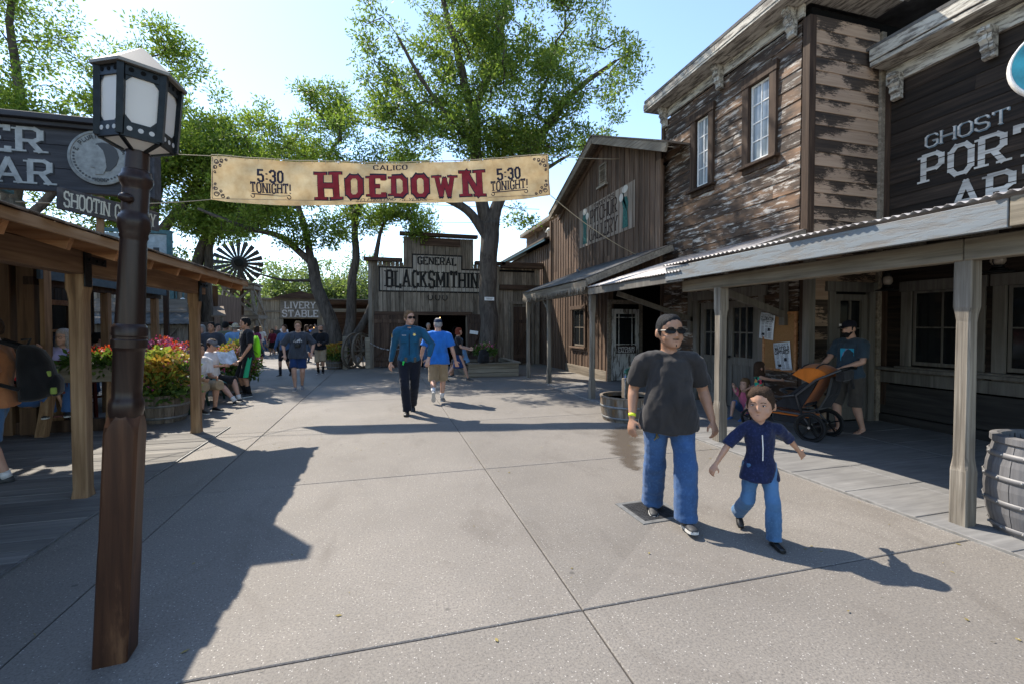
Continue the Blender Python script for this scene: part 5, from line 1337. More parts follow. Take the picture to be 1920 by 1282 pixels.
bn = empty("street_banner", (0, 0, 0), 0, "long tan cloth banner with red HOEDOWN lettering strung over the street", "banner")
nu, nv = 120, 12; m = MB(); vs = [ban(i / nu, j / nv) for i in range(nu + 1) for j in range(nv + 1)]
fs = [(i * (nv + 1) + j, (i + 1) * (nv + 1) + j, (i + 1) * (nv + 1) + j + 1, i * (nv + 1) + j + 1) for i in range(nu) for j in range(nv)]
m.add(vs, fs); m.build("cloth", M_BANN, bn, True)
BW, BH = 7.0, .90
def bwarp(cx, cy):
    def f(x, y):
        u = (cx + x) / BW; v = (cy + y) / BH
        p = ban(u, v); n = (ban(u + .004, v) - p).cross(ban(u, v + .02) - p).normalized()
        return p + n * .004, n
    return f
M_BRED = plain("banner_red_print", (.24, .022, .03), .8, .2, 0, 9, .2); M_BNAVY = plain("banner_navy_print", (.022, .022, .04), .8, .2, 0, 9, .3)
for mat, gx, dz in ((M_BNAVY, .022, .0), (M_BRED, 0.0, .004)):
    m = MB(); x = 2.05
    for i, chh in enumerate("HOEDOWN"):
        big = i in (0, 6); h = .56 if big else .42; y0 = .125 if big else .165; w = {'H': .56, 'N': .54, 'W': .52}.get(chh, .40)
        def bw2(cx, cy, lift):
            f0 = bwarp(cx, cy)
            def f(a, b): p, n = f0(a, b); return p + n * lift, n
            return f
        text_mb(m, chh, h + 2 * gx, None, w + 2 * gx, .25 + (.06 if gx else 0), .17 + (.05 if gx else 0), .1, True, False, .002, bw2(x - gx, y0 - gx, dz), .04)
        x += w + .055
    m.build("lettering", mat, bn)
m = MB(); 
text_mb(m, "CALICO", .105, None, .72, .2, .13, .2, True, True, .002, bwarp(3.62, .745))
for cx in (1.17, 6.12):
    text_mb(m, "5:30", .22, None, .52, .26, .18, .18, True, True, .002, bwarp(cx, .46)); text_mb(m, "TONIGHT!", .19, None, .80, .24, .15, .18, True, True, .002, bwarp(cx, .235))
    f = bwarp(cx, .2)
    def strip(pts, w):
        for (ax, ay), (bx, by) in zip(pts, pts[1:]):
            L = math.hypot(bx - ax, by - ay); nx, ny = -(by - ay) / L * w / 2, (bx - ax) / L * w / 2
            q = [(ax - nx, ay - ny), (bx - nx, by - ny), (bx + nx, by + ny), (ax + nx, ay + ny)]; g_ = [f(*k) for k in q]; m.add([a_ + b_ * .002 for a_, b_ in g_], [(0, 1, 2, 3)])
    strip([(-.38, 0), (0, .0), (.38, .0)], .02)
    for s in (-1, 1): strip([(s * (.36 + .035 * cos(a)), -.035 + .035 * sin(a)) for a in [pi / 2 + s * -1 * k * .5 for k in range(11)]], .016)
# script line
f = bwarp(0, 0)
scr = "CELEBRATING 75 YEARS"
def slant(cx, cy):
    f0 = bwarp(cx, cy); return lambda a, b: f0(a + b * .45, b)
text_mb(m, scr, .065, None, 1.45, .15, .10, .2, False, True, .002, slant(3.62, .04))
# corner scrollwork
f = bwarp(0, 0)
for cx, cy, sx, sy in ((.04, .86, 1, -1), (.04, .05, 1, 1), (6.96, .86, -1, -1), (6.96, .05, -1, 1)):
    for (ox, oy, r, tu, st) in ((.07, .07, .055, 1.4, 0), (.18, .05, .042, 1.3, 1), (.05, .19, .042, 1.3, 2), (.27, .035, .028, 1.2, 3), (.035, .28, .028, 1.2, .5), (.14, .15, .03, 1.2, 4)):
        pts = []
        for k in range(15):
            a = st + tu * 2 * pi * k / 14; rr = r * (1 - .6 * k / 14); pts.append((cx + sx * (ox + rr * cos(a)), cy + sy * (oy + rr * sin(a))))
        strip(pts, .018)
strip([(.03, .02), (3.5, .02), (6.97, .02)], .008); strip([(.03, .02), (.03, .88)], .012); strip([(6.97, .02), (6.97, .88)], .012)
m.build("print", M_BNAVY, bn)
m = MB(); m.tube([ban(i / 40, 1.0) + V((0, -.01, .02)) for i in range(41)], .009, 6)
for k in range(26):
    p = ban((k + .5) / 26, .985); m.tube([p + V((0, -.02, -.03)), p + V((0, -.015, .05)), p + V((.03, .02, .03))], .006, 5)
m.build("lacing_rope", M_ROPE, bn)
def rope(a, b, sag, label, r=.009):
    m = MB(); a, b = V(a), V(b); m.tube([a.lerp(b, i / 16) - V((0, 0, sag * 4 * (i / 16) * (1 - i / 16))) for i in range(17)], r, 5); tag(m.build("stay_rope", M_ROPE), label, "rope")
rope(ban(0, 0), (-4.9, 7.9, 3.3), .06, "tan rope from the banner's lower left corner to the porch roof")
rope(ban(0, 1), (-7.2, 11.3, 5.25), .05, "thin rope from the banner's upper left corner into the trees")
rope(ban(1, 0), (6.1, 10.2, 3.35), .10, "tan rope from the banner's lower right corner to the gallery porch roof")
rope(ban(1, 1), (6.12, 11.2, 6.1), .03, "thin rope from the banner's upper right corner to the gallery gable")
for z0, z1, lb in ((7.6, 7.2, "upper thin cable crossing behind the banner to the gable"), (6.3, 6.6, "lower thin cable crossing the sky behind the big tree")):
    m = MB(); m.tube([(-6, 24, z0), (7.2, 21, z1)], .012, 5); tag(m.build("overhead_cable", M_IRON), lb, "cable")
# ---------------------------------------------------------------- trees
def leaf_mesh(name, pts, nper, spread, ls, lw, mat, parent, seed=1, droop=.0, flat=.75):
    rng = np.random.default_rng(seed)
    C = np.repeat(np.array(pts, float), nper, axis=0); n = len(C)
    off = rng.normal(0, 1, (n, 3)) * spread * np.array([1, 1, flat]); P = C + off
    d = off / (np.linalg.norm(off, axis=1, keepdims=True) + 1e-6) + rng.normal(0, .55, (n, 3)) + np.array([0, 0, .15 - droop]); d /= np.linalg.norm(d, axis=1, keepdims=True)
    r = rng.normal(0, 1, (n, 3)); s = np.cross(d, r); s /= np.linalg.norm(s, axis=1, keepdims=True) + 1e-9
    L = ls * rng.uniform(.6, 1.4, (n, 1)); W = lw * rng.uniform(.7, 1.3, (n, 1)); up = np.cross(s, d)
    v = np.empty((n, 4, 3)); v[:, 0] = P; v[:, 1] = P + d * L * .5 + s * W + up * W * .3; v[:, 2] = P + d * L; v[:, 3] = P + d * L * .5 - s * W + up * W * .3
    me = bpy.data.meshes.new(name); me.vertices.add(n * 4); me.vertices.foreach_set("co", v.ravel())
    me.loops.add(n * 4); me.loops.foreach_set("vertex_index", np.arange(n * 4, dtype=np.int32)); me.polygons.add(n)
    me.polygons.foreach_set("loop_start", np.arange(0, n * 4, 4, dtype=np.int32)); me.materials.append(mat); me.update(calc_edges=True)
    return link(name, me, parent)
def resample(pts, rad, step):
    out = []
    for i in range(len(pts) - 1):
        a, b = V(pts[i]), V(pts[i + 1]); n = max(1, int((b - a).length / step))
        for k in range(n): f = k / n; out.append((a.lerp(b, f), rad[i] + (rad[i + 1] - rad[i]) * f))
    out.append((V(pts[-1]), rad[-1])); return out
def smooth_path(pts, rad, sub=4):
    P = [V(p) for p in pts]; out = []; ro = []
    for i in range(len(P) - 1):
        p0, p1, p2, p3 = P[max(i - 1, 0)], P[i], P[i + 1], P[min(i + 2, len(P) - 1)]
        for k in range(sub):
            t_ = k / sub; out.append(.5 * ((2 * p1) + (p2 - p0) * t_ + (2 * p0 - 5 * p1 + 4 * p2 - p3) * t_ * t_ + (3 * p1 - p0 - 3 * p2 + p3) * t_ ** 3)); ro.append(rad[i] + (rad[i + 1] - rad[i]) * t_)
    out.append(P[-1]); ro.append(rad[-1]); return out, ro
def tree(label, limbs, blobs, nclump, nleaf, spread, ls, lw, leaf, seed, group=None, name="leafy_tree", twig=.0055, step=.35, droop=0.0, gap=.0, far=1.0):
    """limbs: list of (points, radii) for trunk and boughs; blobs: crown volumes (centre, radii, weight)"""
    if far != 1.0:
        tf = lambda p: (p[0] * far, p[1] * far, max(0.0, EYE + far * (p[2] - EYE)) if p[2] > 0 else 0.0)
        limbs = [([tf(p) for p in pts], [r * far for r in rad]) for pts, rad in limbs]; blobs = [(tf(c), tuple(k * far for k in r), w) for c, r, w in blobs]
        spread *= far; ls *= far ** .6; lw *= far ** .6
    rng = random.Random(seed); base = V(limbs[0][0][0])
    o = empty(name, base, 0, label, "tree", group)
    m = MB(); nodes = []; 
    for pts, rad in limbs:
        p2, r2 = smooth_path(pts, rad, 5)
        p2 = [p + V((noise.noise(p * 1.1), noise.noise(p * 1.1 + V((9, 0, 0))), 0)) * min(.12, r * .9) for p, r in zip(p2, r2)]
        m.tube([p - base for p in p2], r2, 12 if rad[0] > .12 else 8)
        skip = pts is limbs[0][0] and len(limbs) > 1
        for p, r in zip(p2, r2):
            if p.z > min(2.6, limbs[0][0][-1][2] * .55): nodes.append(p)
    m.build("trunk", M_BARK, o, True)
    tw = sum(b[2] for b in blobs); cl = []
    while len(cl) < nclump:
        x = rng.random() * tw
        for c, r, w in blobs:
            x -= w
            if x <= 0: break
        d = V((rng.gauss(0, 1), rng.gauss(0, 1), rng.gauss(0, 1))).normalized() * (rng.random() ** .42)
        p = V(c) + V((d.x * r[0], d.y * r[1], d.z * r[2]))
        if noise.noise(p * .55 + V((seed, 0, 0))) + .25 * noise.noise(p * 1.4) < -.06 + gap: continue
        cl.append(p)
    N = np.array([p[:] for p in nodes]); dist = [np.min(np.sum((N - np.array(p[:])) ** 2, 1)) for p in cl]
    order = sorted(range(len(cl)), key=lambda i: dist[i])
    cap = len(nodes) + nclump * 24; A = np.zeros((cap, 3)); A[:len(nodes)] = N; par = [-1] * len(nodes); cnt = len(nodes); tips = []
    for i in order:
        p = cl[i]; q = np.array(p[:]); dd = A[:cnt] - q; d2 = np.sum(dd * dd, 1) + np.maximum(0, dd[:, 2]) * .8; k = int(np.argmin(d2))
        a = V(A[k]); L = (p - a).length; n = max(1, min(20, int(L / step))); prev = k
        bend = V((rng.gauss(0, 1), rng.gauss(0, 1), abs(rng.gauss(0, .8)))) * L * .10
        for s in range(1, n + 1):
            f = s / n; x = a.lerp(p, f) + bend * (4 * f * (1 - f)); A[cnt] = x[:]; par.append(prev); prev = cnt; cnt += 1
            if cnt >= cap - 1: break
        tips.append(prev)
        if cnt >= cap - 30: break
    w = [0] * cnt
    for t_ in tips:
        k = t_
        while k != -1: w[k] += 1; k = par[k]
    m = MB(); b0 = base
    for k in range(cnt):
        if par[k] >= 0:
            r1 = min(.11, twig * w[k] ** .55); r0 = min(.12, twig * max(w[k], min(w[par[k]], w[k] * 3)) ** .55)
            m.tube([V(A[par[k]]) - b0, V(A[k]) - b0], [r0, r1], 5 if r1 > .02 else 3, False)
    m.build("branches", M_BARK, o, True)["kind"] = "stuff"
    pts = [A[t_] - np.array(b0[:]) for t_ in tips]
    leaf_mesh("crown", pts, nleaf, spread, ls, lw, leaf, o, seed, droop)
    return o
# big tree in the timber planter
bt = (3.30, 15.0)
tree("big tree with thick straight trunk and spreading crown before the blacksmith shop",
     [([(3.30, 15.0, .15), (3.32, 15.02, 1.0), (3.36, 15.02, 2.5), (3.36, 15.05, 4.2), (3.34, 15.05, 5.1)], [.36, .31, .29, .30, .34]),
      ([(3.30, 15.05, 4.8), (3.05, 15.0, 6.2), (2.85, 15.1, 8.2), (2.35, 15.2, 10.5), (1.7, 15.3, 13)], [.24, .20, .17, .12, .06]),
      ([(3.42, 15.05, 4.8), (3.9, 15.0, 6.2), (4.9, 14.8, 7.8), (6.1, 14.6, 9.4), (7.6, 14.2, 10.6)], [.24, .18, .15, .11, .05]),
      ([(3.3, 15.0, 4.5), (2.6, 14.9, 5.4), (1.7, 14.8, 5.75), (.6, 14.7, 5.9), (-.7, 14.6, 5.6)], [.17, .14, .12, .09, .05]),
      ([(4.1, 15.0, 6.4), (5.2, 15.6, 7.0), (6.6, 15.8, 7.9)], [.11, .09, .04]),
      ([(2.9, 15.1, 7.5), (1.6, 14.6, 8.6), (.4, 14.2, 10.2)], [.1, .08, .04]),
      ([(2.75, 15.1, 8.6), (3.6, 15.3, 10.6), (4.2, 15.4, 13.2)], [.12, .09, .05])],
     [((2.6, 15.2, 10.4), (3.6, 3.0, 3.4), 9), ((5.6, 14.7, 10.2), (3.0, 2.6, 2.7), 7), ((3.8, 15.2, 13.3), (4.6, 3.2, 2.6), 8), ((.9, 14.8, 8.2), (2.3, 2.2, 2.0), 3), ((5.6, 15.2, 8.0), (2.2, 1.8, 1.6), 2.5), ((.4, 14.7, 6.2), (1.6, 1.2, .8), 1.6), ((3.6, 15.0, 7.6), (1.8, 1.6, 1.2), 1.6), ((4.7, 15.3, 5.6), (.7, .6, .7), .3)],
     1150, 66, .135, .125, .027, M_LEAF, 11, gap=.05)
# leaning multi-stem tree left of the blacksmith
tree("leaning dark multi-trunk tree beside the wagon wheels",
     [([(-1.55, 18.6, 0), (-1.7, 18.6, .7), (-2.0, 18.6, 1.7), (-2.5, 18.6, 3.0), (-2.75, 18.7, 4.1)], [.36, .30, .25, .22, .19]),
      ([(-1.5, 18.6, .5), (-1.35, 18.7, 1.6), (-1.25, 18.7, 3.0), (-1.1, 18.8, 4.6), (-1.3, 18.8, 7)], [.24, .20, .18, .14, .07]),
      ([(-1.35, 18.55, .8), (-.8, 18.4, 1.8), (-.45, 18.3, 2.9), (-.4, 18.3, 4.2), (-.1, 18.3, 5.4)], [.17, .14, .12, .10, .05]),
      ([(-2.7, 18.7, 3.9), (-3.6, 18.5, 4.8), (-4.9, 18.2, 5.1), (-6.2, 18.0, 5.6)], [.14, .11, .08, .04]),
      ([(-2.75, 18.7, 4.0), (-3.0, 18.8, 5.5), (-3.6, 19.0, 7.5)], [.15, .11, .05]),
      ([(-2.6, 18.6, 3.3), (-3.6, 18.3, 3.25), (-4.6, 18.0, 3.5)], [.06, .045, .02])],
     [((-2.8, 18.6, 7.7), (3.0, 2.6, 2.2), 6.5), ((-.3, 18.5, 7.0), (2.2, 2.0, 1.9), 4), ((-4.8, 18.4, 6.2), (1.9, 1.9, 1.4), 2.4), ((-2.6, 18.4, 5.2), (1.8, 1.4, .7), 1.3), ((.8, 18.2, 5.4), (1.3, 1.2, .9), 1.2), ((-2.2, 18.9, 9.8), (1.3, 1.2, 1.1), 1.3)],
     640, 66, .14, .125, .027, M_LEAF2, 23, gap=.08)
# trees behind the left side buildings
tree("tall airy tree with thin upright branches behind the slate sign",
     [([(-8.2, 13.4, 0), (-8.1, 13.4, 2.5), (-8.3, 13.4, 4.5)], [.26, .22, .18]), ([(-8.3, 13.4, 4.3), (-9.2, 13.3, 6.2), (-9.7, 13.2, 8.5), (-10.2, 13.2, 11)], [.15, .12, .08, .03]), ([(-8.3, 13.4, 4.3), (-8.1, 13.3, 6.5), (-8.2, 13.2, 8.5), (-8.0, 13.2, 10.6)], [.13, .1, .07, .03]), ([(-8.2, 13.4, 4.0), (-7.0, 13.2, 5.4), (-6.2, 13.0, 7.2)], [.1, .08, .03])],
     [((-9.4, 13.2, 8.6), (2.4, 2.2, 3.0), 6), ((-7.2, 13.0, 7.0), (1.5, 1.6, 1.3), 2), ((-8.4, 13.2, 5.8), (2.2, 1.6, 1.0), 2.5), ((-8.0, 13.0, 9.6), (1.0, 1.0, 1.3), 1), ((-10.9, 13.2, 6.6), (1.6, 1.5, 1.8), 2)],
     620, 56, .13, .115, .025, M_LEAF2, 37, "trees behind the left hand buildings", gap=.05, far=1.45)
tree("dense green tree directly behind the white lantern",
     [([(-6.7, 15.6, 0), (-6.6, 15.6, 2), (-6.7, 15.6, 4)], [.34, .30, .26]), ([(-6.7, 15.6, 3.6), (-6.3, 15.5, 6), (-6.2, 15.4, 8.8)], [.2, .15, .05]), ([(-6.7, 15.6, 3.6), (-5.6, 15.4, 5.2), (-4.6, 15.3, 6.8)], [.16, .12, .05]), ([(-6.7, 15.6, 3.8), (-7.9, 15.5, 5.5), (-8.8, 15.5, 7.2)], [.16, .12, .05]), ([(-6.0, 16.2, 0), (-5.9, 16.2, 2.5), (-5.3, 16.2, 4.6)], [.22, .19, .12])],
     [((-6.2, 15.4, 7.2), (2.0, 2.0, 2.3), 6), ((-4.9, 15.3, 6.0), (1.6, 1.7, 1.8), 4), ((-7.6, 15.5, 6.0), (1.7, 1.7, 1.8), 3), ((-5.9, 15.5, 4.9), (2.0, 1.6, 1.0), 2.6), ((-6.0, 15.3, 9.3), (.8, .8, 1.0), .8), ((-6.3, 15.5, 3.6), (1.2, 1.2, .7), .8), ((-3.9, 15.4, 5.4), (1.0, 1.2, .9), .8)],
     760, 70, .145, .125, .027, M_LEAF2, 41, "trees behind the left hand buildings", gap=.07, far=1.32)
tree("slender upright tree between the lantern and the banner's left end",
     [([(-7.2, 21.5, 0), (-7.1, 21.5, 3), (-6.9, 21.4, 5.5)], [.22, .19, .14]), ([(-6.9, 21.4, 5.2), (-6.8, 21.2, 7.5), (-6.6, 21.2, 9.6)], [.11, .08, .03]), ([(-6.9, 21.4, 5.2), (-5.8, 21.3, 6.8), (-5.2, 21.2, 8.6)], [.09, .06, .03])],
     [((-6.3, 21.2, 8.0), (1.9, 1.8, 2.0), 5), ((-4.9, 21.2, 7.4), (1.5, 1.5, 1.6), 3), ((-6.6, 21.3, 6.0), (2.0, 1.6, 1.0), 2)],
     460, 70, .16, .13, .028, M_LEAF2, 53, "trees behind the left hand buildings")
# far trees beyond the barn
k = 0
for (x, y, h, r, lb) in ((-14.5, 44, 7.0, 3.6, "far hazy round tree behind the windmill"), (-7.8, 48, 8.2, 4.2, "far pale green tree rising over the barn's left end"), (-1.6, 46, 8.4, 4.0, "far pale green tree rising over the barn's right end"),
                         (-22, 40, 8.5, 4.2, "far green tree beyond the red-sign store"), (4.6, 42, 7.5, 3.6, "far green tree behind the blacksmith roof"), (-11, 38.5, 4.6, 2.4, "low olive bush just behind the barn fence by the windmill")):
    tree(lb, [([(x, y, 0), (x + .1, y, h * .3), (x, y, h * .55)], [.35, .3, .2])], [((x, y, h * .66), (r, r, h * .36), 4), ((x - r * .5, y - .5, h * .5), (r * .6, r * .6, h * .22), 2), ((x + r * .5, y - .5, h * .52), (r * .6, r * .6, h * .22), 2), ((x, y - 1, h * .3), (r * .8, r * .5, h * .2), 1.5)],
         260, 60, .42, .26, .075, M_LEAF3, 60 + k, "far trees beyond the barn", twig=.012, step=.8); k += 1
hb = []
rng_ = np.random.default_rng(5)
for k in range(900):
    x = rng_.uniform(-60, 30); hb.append((x, 60 + rng_.uniform(-3, 6), abs(rng_.normal(0, 1)) * 2.2 + .4))
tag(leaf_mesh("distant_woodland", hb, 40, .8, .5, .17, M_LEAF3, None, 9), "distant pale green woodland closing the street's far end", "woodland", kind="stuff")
# columnar cactus by the barn
m = MB(); m.tube([(-9.25, 31.5, 0), (-9.25, 31.5, 2.6)], .11, 8); m.tube([(-9.25, 31.5, 1.2), (-8.95, 31.5, 1.3), (-8.9, 31.5, 2.2)], .07, 7); tag(m.build("cactus", plain("cactus_green", (.05, .09, .05), .7), None, True), "tall green cactus against the far barn wall", "cactus")

# ---------------------------------------------------------------- planters with flowers
M_LIME = leafmat("lime_leaf", (.14, .22, .03), (.26, .32, .05), (.36, .36, .07), .4, .2)
def barrel(o, r0, r1, rb, h, mat, nst=18, hoops=(.2, .75), hoop_m=M_HOOP, open_top=True, rim=.02):
    for k in range(nst):
        a0 = 2 * pi * (k + .02) / nst; a1 = 2 * pi * (k + .98) / nst; m = MB(); rings = []
        for f in (0, .25, .5, .75, 1):
            rr = (r0 + (r1 - r0) * f) + rb * 4 * f * (1 - f); z = h * f; sub = [a0 + (a1 - a0) * j / 3 for j in range(4)]
            rings.append([(rr * cos(a), rr * sin(a), z) for a in sub] + [((rr - rim) * cos(a), (rr - rim) * sin(a), z) for a in reversed(sub)])
        m.loft(rings); m.build("stave", mat, o)
    for f in hoops:
        rr = (r0 + (r1 - r0) * f) + rb * 4 * f * (1 - f); m = MB(); z = h * f; w = .02
        rr2 = lambda ff: (r0 + (r1 - r0) * ff) + rb * 4 * ff * (1 - ff) + .005
        m.lathe([(rr2(f - w / h) - .004, z - w), (rr2(f - w / h), z - w), (rr2(f + w / h), z + w), (rr2(f + w / h) - .004, z + w)], 36, cap=False); m.build("hoop", hoop_m, o, True)
def flower_barrel(x, y, z, r, h, label, kinds, top, seed, nst=16, spread=1.0):
    o = empty("barrel_planter", (x, y, z), 0, label, "planter", "half-barrel flower planters")
    barrel(o, r * .84, r, .02 * r / .3, h, M_BARRELW, nst, (.18, .62))
    m = MB(); m.lathe([(0, h * .86), (r * .95, h * .86)], 20); m.build("soil", M_SOIL, o)
    rng = random.Random(seed)
    for j, (mat, n, zlo, zhi, rad, ls, lw, nl) in enumerate(kinds):
        pts = []
        for k in range(n):
            a = rng.random() * 2 * pi; q = rad * sqrt(rng.random()); zz = zlo + (zhi - zlo) * rng.random() * (1 - .45 * (q / rad) ** 2)
            pts.append((q * cos(a), q * sin(a), zz))
        leaf_mesh("foliage" if j == 0 else "blossom", pts, nl, .045 if j else .06, ls, lw, mat, o, seed * 7 + j, 0, .8)
    return o
CO = lambda h, t_, r: [(M_FLEAF, 100, h * .9, h + t_ * .7, r, .10, .026, 26), (M_LIME, 60, h + t_ * .1, h + t_ * .95, r, .09, .030, 20), (M_COLEUS, 80, h + t_ * .25, h + t_, r * .95, .09, .030, 22), (M_PINK, 34, h + .05, h + t_ * .9, r * 1.03, .036, .019, 16)]
PK = lambda h, t_, r: [(M_FLEAF, 100, h * .9, h + t_ * .8, r, .09, .026, 26), (M_PINK, 60, h + t_ * .35, h + t_, r, .035, .019, 20), (M_MAGENTA, 26, h + t_ * .3, h + t_ * .9, r, .035, .019, 18)]
RO = lambda h, t_, r: [(M_FLEAF, 100, h * .9, h + t_ * .8, r, .09, .026, 26), (M_ORANGE, 16, h + t_ * .6, h + t_, r * .9, .036, .02, 20), (M_PINK, 60, h + t_ * .35, h + t_ * .9, r, .035, .019, 18)]
flower_barrel(-3.62, 8.95, 0, .36, .46, "half-barrel of golden coleus right behind the lamp post", CO(.46, .78, .42), 0, 3)
flower_barrel(-4.15, 10.2, 0, .36, .46, "half-barrel with tall pink and red blossom behind the golden one", RO(.46, .95, .45), 0, 4)
flower_barrel(-4.7, 11.6, 0, .36, .46, "half-barrel of magenta flowers beside the bench back", PK(.46, .9, .5), 0, 5)
flower_barrel(-3.45, 12.0, 0, .34, .46, "half-barrel of coleus and pink flowers behind the seated readers", CO(.46, .72, .46) + [(M_MAGENTA, 40, .55, 1.15, .46, .035, .019, 20), (M_PINK, 40, .6, 1.2, .5, .035, .019, 18)], 0, 6)
flower_barrel(3.02, 14.1, .445, .27, .32, "small barrel of pink flowers standing on the tree planter's edge", PK(.32, .22, .27), 0, 7, 14)
flower_barrel(-1.85, 18.0, 0, .30, .40, "blue-grey half-barrel of pink and yellow flowers by the wagon wheels", CO(.40, .5, .36) + [(M_PINK, 30, .45, .7, .38, .035, .019, 18)], 0, 8, 14)
# trestle flower box by the tables
tb = empty("trestle_flower_box", (-4.35, 8.25, 0), radians(4), "timber flower box of red and green plants on splayed legs", "flower box")
board("box_side", tb, M_PLANTBOX, (0, -.13, .90), (1.15, .05, .26)); board("box_side", tb, M_PLANTBOX, (0, .13, .90), (1.15, .05, .26)); 
for s in (-1, 1): board("box_end", tb, M_PLANTBOX, (s * .55, 0, .90), (.05, .20, .25))
m = MB(); m.box((0, 0, .95), (1.05, .2, .05)); m.build("soil", M_SOIL, tb)
for s in (-1, 1):
    for q in (-1, 1): m = MB(); m.bar((s * .40, q * .22, 0), (s * .36, q * .04, .80), .12, .09); m.build("leg", M_POSTL, tb)
rng_ = random.Random(8); L3 = lambda n, z0, z1: [(rng_.uniform(-.15, .55), rng_.uniform(-.14, .14), rng_.uniform(z0, z1)) for _ in range(n)]
leaf_mesh("foliage", L3(70, .98, 1.12), 26, .06, .10, .026, M_FLEAF, tb, 81); leaf_mesh("blossom", L3(26, 1.08, 1.26), 20, .04, .036, .02, M_ORANGE, tb, 82); leaf_mesh("blossom", L3(14, 1.0, 1.15), 18, .04, .034, .018, M_PINK, tb, 83)

# fallen leaves and scraps on the paving
rng_ = np.random.default_rng(77)
lit = [(rng_.uniform(-2.2, 4.1), rng_.uniform(1.2, 16), .004) for _ in range(260)] + [(rng_.normal(2.6, 1.0), rng_.normal(12.5, 1.2), .004) for _ in range(120)] + [(rng_.normal(-2.6, .5), rng_.normal(9.5, 1.0), .004) for _ in range(90)]
lo_ = leaf_mesh("leaf_litter", lit, 1, .02, .035, .009, plain("dry_leaf", (.20, .16, .06), .8, .2, 0, 3, .5), None, 12)
co = np.empty(len(lo_.data.vertices) * 3); lo_.data.vertices.foreach_get("co", co); co = co.reshape(-1, 3); co[:, 2] = .004 + np.abs(co[:, 2] - .004) * .12; lo_.data.vertices.foreach_set("co", co.ravel()); lo_.data.update()
tag(lo_, "scattered small dry leaves on the paving", "leaf litter", kind="stuff")
# ---------------------------------------------------------------- people
REMESH = []
def skin_mat(name, c):
    t = NT(name)
    g = t.noise(t.pos((14, 14, 14), False), 1.0, 4, .6)
    t.l(t.ramp(g, [(.3, [k * .85 for k in c]), (.7, [min(1, k * 1.1) for k in c])]), t.p.inputs["Base Color"])
    t.p.inputs["Roughness"].default_value = .5; t.p.inputs["Specular IOR Level"].default_value = .35
    t.p.inputs["Subsurface Weight"].default_value = .06; t.p.inputs["Subsurface Radius"].default_value = (.02, .008, .004)
    return t.m
SK_TAN = skin_mat("tan_skin", (.36, .19, .115)); SK_FAIR = skin_mat("fair_skin", (.50, .29, .205)); SK_MED = skin_mat("medium_skin", (.43, .235, .15)); SK_DARK = skin_mat("brown_skin", (.25, .13, .08))
def hair_mat(name, c, rough=.7):
    t = NT(name); g = t.noise(t.pos((160, 160, 22), False), 1.0, 4, .6)
    t.bump(g, .8, .015); return t.fin(t.ramp(g, [(.3, [k * .5 for k in c]), (.7, [min(1, k * 1.5) for k in c])]), rough, .4 if rough < .4 else .15)
H_BLK = hair_mat("black_hair", (.012, .011, .011)); H_BRN = hair_mat("brown_hair", (.045, .026, .016)); H_LBR = hair_mat("light_brown_hair", (.16, .095, .05)); H_BLD = hair_mat("blond_hair", (.38, .27, .15)); H_GRY = hair_mat("grey_hair", (.30, .28, .26)); H_RED = hair_mat("red_hair", (.15, .035, .018)); H_SLICK = hair_mat("slick_black_hair", (.012, .012, .013), .5)
K = {}
def C_(name, c, **kw):
    if name not in K: K[name] = cloth(name + "_cloth", c, **kw)
    return K[name]
C_("charcoal", (.030, .027, .026), amt=.25); C_("black", (.010, .010, .012)); C_("navy", (.008, .013, .045), amt=.2, fleck=(.03, .04, .11)); C_("jeans", (.035, .085, .20), fold=5, amt=.3, fleck=(.06, .13, .27)); C_("jeans_light", (.055, .13, .25), fold=5, amt=.28, fleck=(.09, .18, .31))
C_("police_blue", (.012, .075, .14), amt=.2); C_("police_navy", (.010, .011, .018)); C_("royal", (.022, .15, .50), amt=.15); C_("khaki", (.30, .225, .14), amt=.12); C_("white", (.62, .60, .60), amt=.06); C_("lavender", (.44, .40, .62), amt=.08); C_("teal", (.0, .16, .17)); C_("maroon", (.13, .012, .035)); C_("slate", (.045, .052, .066)); C_("darkgrey", (.045, .046, .05)); C_("shade_blue", (.035, .055, .075)); C_("brown_short", (.06, .052, .045)); C_("navy_short", (.014, .035, .105)); C_("orange", (.42, .17, .07)); C_("red", (.50, .02, .03)); C_("sky", (.16, .30, .50)); C_("olive", (.09, .095, .06)); C_("pink", (.50, .12, .20)); C_("plum", (.20, .025, .09)); C_("jersey", (.02, .10, .46)); C_("denim_blue", (.05, .10, .19)); C_("green", (.02, .28, .11)); C_("neon", (.25, .72, .02)); C_("tan", (.40, .31, .20))
_fl = NT("floral_cloth"); _v = _fl.n("ShaderNodeTexVoronoi"); _v.inputs["Scale"].default_value = 24; _fl.l(_fl.pos((1, 1, 1), False), _v.inputs["Vector"]); _s = _fl.n("ShaderNodeSeparateColor"); _fl.l(_v.outputs["Color"], _s.inputs[0])
K["floral"] = _fl.fin(_fl.ramp(_s.outputs[0], [(.12, (.02, .02, .04)), (.3, (.02, .30, .26)), (.5, (.55, .06, .10)), (.68, (.03, .34, .20)), (.86, (.60, .30, .08))]), .85, .2)
K["floral"].node_tree.nodes["Color Ramp"].color_ramp.interpolation = 'CONSTANT'
